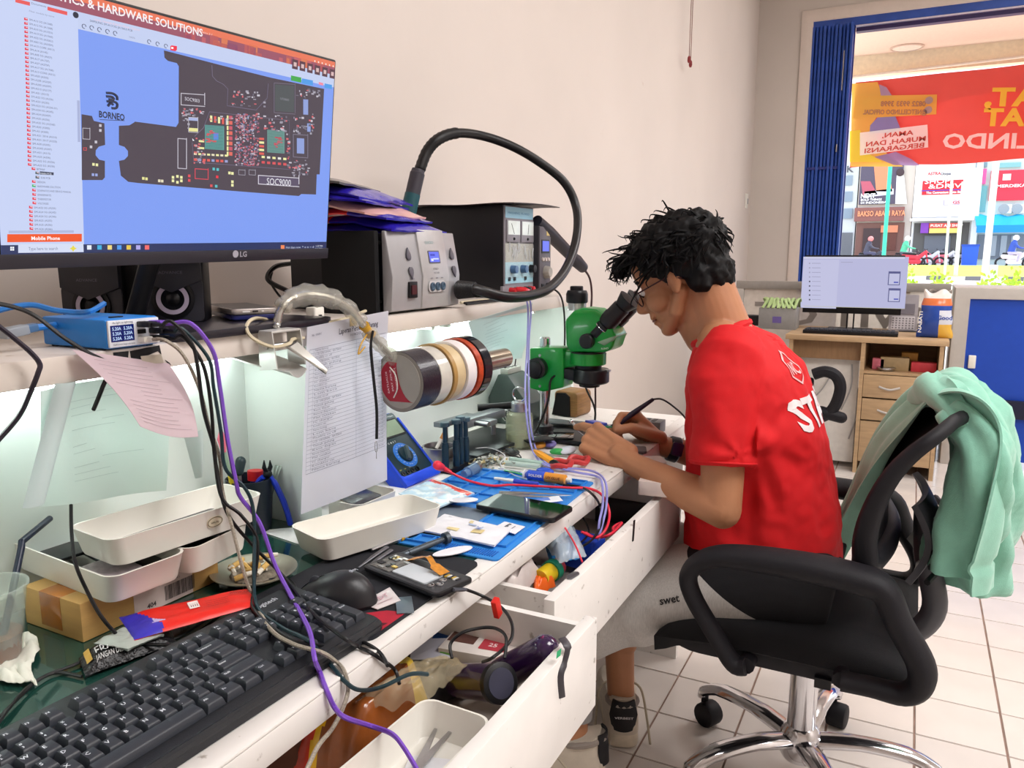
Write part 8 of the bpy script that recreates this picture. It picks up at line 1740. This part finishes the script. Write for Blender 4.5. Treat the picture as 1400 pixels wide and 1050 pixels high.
q = PY(817,580,1.735);Mx = T(*q) @ RZ(-25) @ RX(-6);t = thing('circuit_board','blue and green circuit board held between the two hands under the microscope','circuit board',Mx)
MB().box(-.03,-.02,-.004,.03,.02,0).build('board',M('pcb_green','1E7A5A',.35,var=.2,scale=200),t,bevel=.0004);MB().box(-.022,-.021,.0,.024,.008,.007).build('shield',M('shield_blue','4A5AC8',.3,metal=.3),t,bevel=.0008)
for k in range(5): MB().box(-.026 + k * .011,.010,0,-.018 + k * .011,.017,.003,('C8C8D0','B89A3A','2A2A2E','5AC0B8','D0D0D8')[k]).build('chip',GLOSS,t)

# ================================================================ green hoodie over the chair back
HOOD = M('mint_fleece','8CC8B2',.85,var=.04,scale=60,sheen=.3,bump=.25,bscale=500)
hd_ = thing('hoodie','mint green hoodie draped over the back of the swivel chair','hoodie',(.10,1.76,.5))
sec = spline([V((-.115,0,.47)),V((-.075,0,.60)),V((-.035,0,.74)),V((.015,0,.85)),V((.060,0,.910)),V((.098,0,.918)),V((.128,0,.87)),V((.138,0,.78)),V((.140,0,.67)),V((.137,0,.575))],8);ns_ = len(sec)
def drape(u,v):
    t_ = v * (ns_ - 1);i = min(ns_ - 2,int(t_));p = sec[i].lerp(sec[i + 1],t_ - i);q_ = (sec[i + 1] - sec[i]).normalized();nn = V((-q_.z,0,q_.x))
    y0 = 1.80 - .23 * max(0,min(1,(v - .25) / .3)) - .02 * math.sin(v * 9);y1 = 2.0 - .07 * max(0,v - .5) * 2
    y = y0 + (y1 - y0) * u;am = .006 + .020 * abs(v - .5) * 2 ** .5
    f = am * math.sin(u * 15 + 2.2 * math.sin(v * 5) + 1) + .009 * noise.noise(V((u * 5,v * 6,1))) + .006 * math.sin(u * 31 + v * 12)
    hem = -.004 if abs(v - .93) < .008 else (.003 if v > .94 else 0)
    return p + nn * (f + hem + .012) + V((0,y + .010 * math.sin(v * 14 + u * 6),-.02 * u * max(0,v - .6)))
MB().sheet(drape,60,90,.004).build('body',HOOD,hd_,world=True,smooth=80)
def sleeve(pts,rad,sd):
    P = spline(pts,8);n_ = len(P);b = MB();R = []
    for k in range(n_):
        f = k / (n_ - 1);j = f * (len(rad) - 1);i = min(len(rad) - 2,int(j));R.append(rad[i] + (rad[i + 1] - rad[i]) * (j - i))
    b.tube(P,R,26,flat=1)
    for i,q in enumerate(b.v):
        c = P[min(n_ - 1,i // 26)];o_ = q - c;b.v[i] = q + o_ * (.22 * noise.noise(q * 18 + V((sd,0,0))) + .16 * math.sin(math.atan2(o_.y,o_.x) * 5 + q.z * 30)) + V((0,0,0))
    return b
sleeve([V((.08,1.80,.90)),V((.138,1.76,.85)),V((.160,1.78,.72)),V((.155,1.79,.60)),V((.150,1.79,.515))],[.035,.055,.06,.062,.058],3).build('sleeve',HOOD,hd_,world=True,smooth=80)
sleeve([V((.08,1.66,.90)),V((.130,1.62,.84)),V((.130,1.63,.74)),V((.112,1.64,.66)),V((.108,1.64,.60))],[.03,.048,.052,.054,.056],7).build('sleeve',HOOD,hd_,world=True,smooth=80)
sleeve([V((.05,1.95,.89)),V((.12,1.92,.88)),V((.165,1.90,.79)),V((.168,1.88,.68)),V((.162,1.86,.58))],[.03,.04,.045,.048,.046],11).build('hood',HOOD,hd_,world=True,smooth=80)
sleeve([V((.02,1.86,.88)),V((.045,1.76,.92)),V((.08,1.68,.91)),V((.11,1.62,.87))],[.022,.032,.034,.026],15).build('bunched_fold',HOOD,hd_,world=True,smooth=80)
# ================================================================ far desk, partition, blue booth
OAK = M('light_oak_laminate','B89A76',.45,var=.12,scale=10,stretch=(1,1,7),bump=.06,bscale=60);OAKD = M('brown_oak_apron','8E6E4E',.5,var=.12,scale=10,stretch=(6,1,1));PGF = M('pale_grey_frame','BDB8B2',.4,var=.03)
YD,YE = 4.57,5.15;f = lambda x,y,Y=YD: PY(x,y,Y)
dk = thing('office_desk','light oak office desk with drawers and an open compartment by the street opening','desk',(0,4.85,0));D = dict(parent=dk,world=True)
xr = f(1292,470).x;xm = f(1178,470).x;zt_ = f(1200,462).z
MB().box(-.62,YD - .01,zt_ - .028,xr + .02,YE,zt_).build('desk_top',OAK,bevel=.002,**D)
for x in (-.60,xm,xr - .02): MB().box(x,YD,0,x + .02,YE - .02,zt_ - .028).build('side_panel',OAK,**D)
MB().box(-.58,YD + .05,f(1130,492).z,xm,YD + .068,zt_ - .028).build('apron',OAKD,**D)
MB().box(xm + .02,YE - .06,0,xr - .02,YE - .04,zt_ - .028).build('rear_board',OAK,**D)
z3 = [f(1200,y).z for y in (512,545,576,634)]
MB().box(xm + .02,YD + .01,z3[0],xr - .02,YE - .06,z3[0] + .015).build('compartment_floor',OAK,**D)
for a,c in zip(z3,z3[1:]):
    d = MB().box(xm + .022,YD,max(c,.02) + .004,xr - .022,YD + .018,a - .004).build('drawer',OAK,bevel=.002,**D)
    q = f(1216,530);MB().tube(spline([V((q.x - .05,YD - .002,(a + c) / 2)),V((q.x,YD - .012,(a + c) / 2 - .012)),V((q.x + .05,YD - .002,(a + c) / 2))],5),.006,6).build('handle',PGF,d,world=True)
tag(MB().box(-.56,YD + .10,.03,xm - .01,YD + .115,f(1130,492).z).build('white_board',M('white_board','E6E2DC',.5)),'white panel leaning behind the knee space of the oak desk','board')
for k,(a,c) in enumerate((((1165,498),(1150,560)),((1175,520),(1160,600)),((1140,505),(1095,560)))): cable('desk_cable',('left','right','slanting')[k] + ' grey cable hanging before the white panel under the oak desk',[f(*a,YD + .09),f((a[0] + c[0]) / 2 + 6,(a[1] + c[1]) / 2,YD + .085),f(*c,YD + .09)],.004,M('pale_grey_cable','A8A8A8',.5))
def small(name,label,cat,px,L,W,H,m_,z=None,Y=None,ang=0,r=.004,bev=.002):
    q = PZ(*px,zt_) if Y is None else PY(*px,Y);return tag(MB().prism(rrect(-L / 2,-W / 2,L / 2,W / 2,r),0,H).build(name,m_,local=T(q.x,q.y,zt_ if z is None else z) @ RZ(ang),bevel=bev),label,cat)
# monitor
Ym = 4.95;a,c = f(1097,424,Ym),f(1238,349,Ym);fm = thing('desktop_monitor','thin black office monitor showing a white window on the oak desk','monitor',((a.x + c.x) / 2,Ym,zt_));E_ = dict(parent=fm,world=True)
MB().box(a.x,Ym,a.z - .012,c.x,Ym + .025,c.z).build('casing',BLACK_PL,bevel=.002,**E_)
b = MB();R = lambda x0,y0,x1,y1,col,k: (lambda p,q: b.add([(p.x,Ym - .0006 * k,q.z),(q.x,Ym - .0006 * k,q.z),(q.x,Ym - .0006 * k,p.z),(p.x,Ym - .0006 * k,p.z)],[(0,1,2,3)],col))(f(x0,y0,Ym),f(x1,y1,Ym))
R(1098.5,351,1237,422,'BFC0E4',1);R(1098.5,351,1237,354,'D6D6EE',2);R(1098.5,355,1143,422,'C9CAEA',2);R(1098.5,418.5,1237,422,'CBC8A0',3)
for k in range(9): R(1106,359 + k * 6.2,1107.8,361 + k * 6.2,'4A4A60' if k > 3 else 'A8A8C4',3);R(1110,359.5 + k * 6.2,1122,360.5 + k * 6.2,'A8A8C8',3)
for y in (371,394): R(1215,y,1230,y + 19,'5A5E90',3);R(1216,y + 3,1229,y + 18,'C8CAEA',4);R(1222,y + 14,1228,y + 16,'5A62C0',5)
R(1150,358,1166,359,'A8A8C8',3);b.build('screen_picture',SCREEN2,smooth=0,**E_)
for x in (1158,1167): MB().box(f(x,430,Ym).x - .004,Ym + .03,zt_ + .008,f(x,430,Ym).x + .004,Ym + .038,a.z + .05).build('stand_rod',BLACK_PL,**E_)
MB().prism(rrect(-.12,-.08,.12,.08,.01),0,.008,X=T((a.x + c.x) / 2,Ym + .03,zt_)).build('stand_base',BLACK_PL,**E_)
k_ = thing('keyboard','dark keyboard lying before the office monitor','keyboard',T((f(1160,448).x),4.72,zt_));MB().box(-.24,-.07,0,.24,.07,.02).build('case',BLACK_PL,k_,bevel=.003)
kb_ = MB()
for r in range(5):
    for k in range(19): kb_.box(-.228 + k * .024,-.06 + r * .024,.02,-.208 + k * .024,-.04 + r * .024,.026)
kb_.build('keys',KEYM,k_,kind='stuff')
small('smartphone','black phone lying before the far keyboard','phone',(1146,451),.16,.075,.009,DARKGL,z=zt_ + .0,ang=4)
t = thing('computer_mouse','dark mouse right of the far keyboard','mouse',PZ(1229,451,zt_));MB().ell((0,0,.012),(.032,.055,.022)).build('shell',BLACK_PL,t);MB().box(-.002,.015,.03,.002,.035,.036).build('wheel',CHG,t)
small('mouse_pad','small dark mouse pad at the right of the far desk','mouse pad',(1242,453),.10,.10,.003,CHB)
Yc = 5.08;t = thing('desk_calendar','grey desk calendar standing right of the office monitor','calendar',T(f(1234,447,Yc).x,Yc,zt_) @ Matrix.Scale(.86,4))
MB().prism([(-.06,0),(.06,0),(.0,.24)],-.085,.085,X=RZ(90) @ RX(90)).build('stand',M('calendar_grey','9A9498',.6),t)
b = MB(T(0,-.0615,.0) @ RX(76));b.prism([(-.07,.012),(.07,.012),(.07,.10),(-.07,.10)],0,.002,'C4BEC2')
for r in range(5):
    for k in range(7): b.cbox((-.06 + k * .02,.022 + r * .016,.0025),(.011,.009,.001),'7A7478')
b.cbox((0,.15,.0015),(.13,.07,.002),'6E6870');b.build('page',PRINT,t,smooth=0)
Yb = 4.72;c0 = f(1278,450,Yb);t = thing('snack_bag','blue and orange snack bag with a white top on the oak desk','bag',T(c0.x,Yb,zt_));hz_ = f(1278,398,Yb).z - zt_
def sb2(u,v): a_ = u * 2 * PI;w__ = .085 * (1 - .25 * v) * (1 + .04 * math.sin(v * 20));dd = .05 * (math.sin(min(1,v * 1.02) * PI) ** .5 + .06);return V((w__ * math.cos(a_),dd * math.sin(a_),v * hz_ + (.012 * math.sin(u * 25) if v > .9 else 0)))
b = MB().sheet(sb2,32,20)
for i,fc in enumerate(b.f): z = sum(b.v[j].z for j in fc) / 4 / hz_;x = sum(b.v[j].x for j in fc) / 4;b.c[i] = rgb('E8E0DA' if z > .86 else 'E07A4A' if z > .68 else ('E8B84A' if x > .01 else '2A4EA8') if z < .3 else ('DCE0EA' if x > .02 and z < .58 else '2A4EA8'))
b.build('wrapper',GLOSS,t);b = MB(T(-.07,-.052,.03));b.text('NABATI',(.006,0,.0),(0,0,1),(-1,0,0),.022,'F0F0F0',fit=.11,bold=.02).text('Good',(.075,0,.07),(1,0,0),(0,0,1),.03,'2A4EA8',bold=.03);b.build('lettering',PRINT,t,smooth=0)
small('wrapper','green and red snack wrapper lying before the blue snack bag','wrapper',(1272,456),.11,.05,.02,M('green_wrapper','9AB83A',.4,var=.3));small('wrapper','dark small case lying at the desk edge under the snack bag','case',(1270,461),.09,.04,.012,CHB)
Yg = 4.9;q = f(1066,440,Yg);t = thing('gift_box','grey box with green ribbon net on top at the left end of the oak desk','box',T(q.x,Yg,zt_));hb_ = f(1066,420,Yg).z - zt_
MB().box(-.11,-.08,0,.10,.08,hb_).build('box',M('box_grey','8E8C8A',.6),t,bevel=.002);b = MB()
for k in range(7): b.tube(spline([(-.09 + k * .03,-.085,hb_),(-.07 + k * .028,-.03,hb_ + .045),(-.10 + k * .034,.03,hb_ + .05),(-.08 + k * .03,.08,hb_)],5),.010,5,flat=.4);b.tube(spline([(.09 - k * .03,-.085,hb_),(.05 - k * .02,-.03,hb_ + .05),(.09 - k * .03,.05,hb_ + .03)],5),.008,5,flat=.4)
b.build('ribbon',M('green_ribbon','A8C084',.6),t,kind='stuff');MB().box(-.03,-.0815,hb_ * .3,.02,-.08,hb_ * .6).build('sticker',M('sticker_violet','6A5A9A',.5),t)
small('dark_tray','flat dark tray behind the green-ribboned box','tray',(1040,440),.2,.1,.06,CHB,Y=5.05)
# things in the compartment
for k,(x,y,L,H,c,lab) in enumerate(((1222,510,.14,.07,'A8906A','brown carton with a white label in the desk compartment'),(1262,511,.12,.05,'D0404A','red packet at the right in the desk compartment'),(1200,510,.06,.06,'C86A7A','pink packet at the left in the desk compartment'),(1243,498,.08,.09,'C89A4A','amber packet standing behind the carton in the compartment'))):
    q = f(x,y,4.68 + .08 * (k == 3));tag(MB().box(-L / 2,-.03,0,L / 2,.04,H).build(('carton','packet')[k > 0],M('cp_' + c,c,.5,var=.1),local=T(q.x,q.y,z3[0] + .015),bevel=.003),lab,('carton','packet')[k > 0])
tag(MB().lathe([(.03,0),(.045,.015),(.046,.02),(.002,.012)],20).build('small_dish',STEEL,local=T(f(1211,511,4.62).x,4.62,z3[0] + .015)),'small steel dish at the front of the desk compartment','dish')
# low partition with a glass pane and mirrored letters
Yp = 5.3;xa,xb = f(1006,400,Yp).x,f(1300,400,Yp).x;zp = f(1150,386,Yp).z
pt = thing('low_partition','grey-framed low glass partition with big dark letters behind the oak desk','partition',((xa + xb) / 2,Yp,0));P_ = dict(parent=pt,world=True)
MB().box(xa,Yp,zp - .05,xb,Yp + .06,zp).build('top_rail',M('warm_grey_frame','9A948E',.4),bevel=.003,**P_)
for x in (xa,xb - .05): MB().box(x,Yp,0,x + .05,Yp + .06,zp - .05).build('post',PGF,**P_)
MB().box(xa + .05,Yp + .02,.35,xb - .05,Yp + .028,zp - .05).build('pane',clear('frosted_pane','F4EEE8',.35,.4,'EFE8E0'),**P_);MB().box(xa + .05,Yp + .01,0,xb - .05,Yp + .05,.35).build('kick_panel',PGF,**P_)
b = MB();q = f(1030,440,Yp);b.text('SVIT OT',(q.x,Yp + .0185,f(1030,441,Yp).z),(1,0,0),(0,0,1),.19,'8E8680',fit=f(1262,440,Yp).x - q.x,bold=.03,mirror=True);b.build('lettering',PRINT,smooth=0,**P_)
# blue booth
Yq = 5.0;x0,x1,zq = f(1297,500,Yq).x,1.75,f(1345,394,Yq).z;bt = thing('blue_booth','grey-framed counter with a plain blue door panel at the right edge of the picture','counter',((x0 + x1) / 2,Yq,0));Q_ = dict(parent=bt,world=True)
PB = M('plain_blue_panel','1446B4',.45,var=.03);zb_ = f(1380,632,Yq).z
MB().prism([(x0,0),(x0 + .075,0),(x0 + .075,zq - .06),(x1 - .06,zq - .06),(x1 - .06,0),(x1,0),(x1,zq),(x0,zq)],0,.5,X=T(0,Yq + .5,0) @ RX(90)).build('frame',PGF,bevel=.004,**Q_)
MB().box(x0 + .075,Yq + .02,max(zb_,.02),x1 - .06,Yq + .04,zq - .06).build('door',PB,**Q_);q = f(1329,495,Yq);MB().box(q.x - .018,Yq,q.z - .036,q.x + .018,Yq + .022,q.z + .036).build('handle',WHITE_PL,bevel=.004,**Q_)
q = f(1366,559,Yq);MB().box(q.x,Yq - .015,q.z - .05,x1 - .06,Yq + .022,q.z + .05).build('dark_rail',M('navy_rail','1A1E38',.4),bevel=.004,**Q_)
# office chair before the far desk, mostly behind the man
oc = thing('office_chair','dark grey office chair at the oak desk, one armrest showing beside the red shirt','chair',(-.30,4.25,0));O_ = dict(parent=oc,world=True);Yo = 4.1
P = spline([f(x,y,Yo) for x,y in ((1112,512),(1128,508),(1143,514),(1149,530),(1143,552),(1132,566),(1118,572))],6);MB().tube(P,.028,10).build('armrest',CHB,**O_)
MB().caps(f(1122,563,Yo),f(1150,571,Yo),.03,.028,14).build('arm_bracket',CHB,**O_)
q = f(1118,572,Yo);MB().prism(rrect(q.x - .46,Yo - .0,q.x - .01,Yo + .42,.06),q.z - .08,q.z - .01).build('seat',CHB,bevel=.01,**O_);cx = q.x - .23;MB().cyl((cx,Yo + .2,.08),(cx,Yo + .2,q.z - .08),.025,n=14).build('column',CHROME,**O_)
for k in range(5): MB().tube([(cx,Yo + .2,.09),(cx + .26 * math.cos(k * 1.2566),Yo + .2 + .26 * math.sin(k * 1.2566),.05)],[.025,.02],8).build('leg',CHROME,**O_);MB().ell((cx + .26 * math.cos(k * 1.2566),Yo + .2 + .26 * math.sin(k * 1.2566),.027),.027).build('caster',CHB,**O_)
MB().box(cx - .2,Yo - .01,q.z + .08,cx + .2,Yo + .03,q.z + .2).build('backrest',MESHF,bevel=.012,**O_)
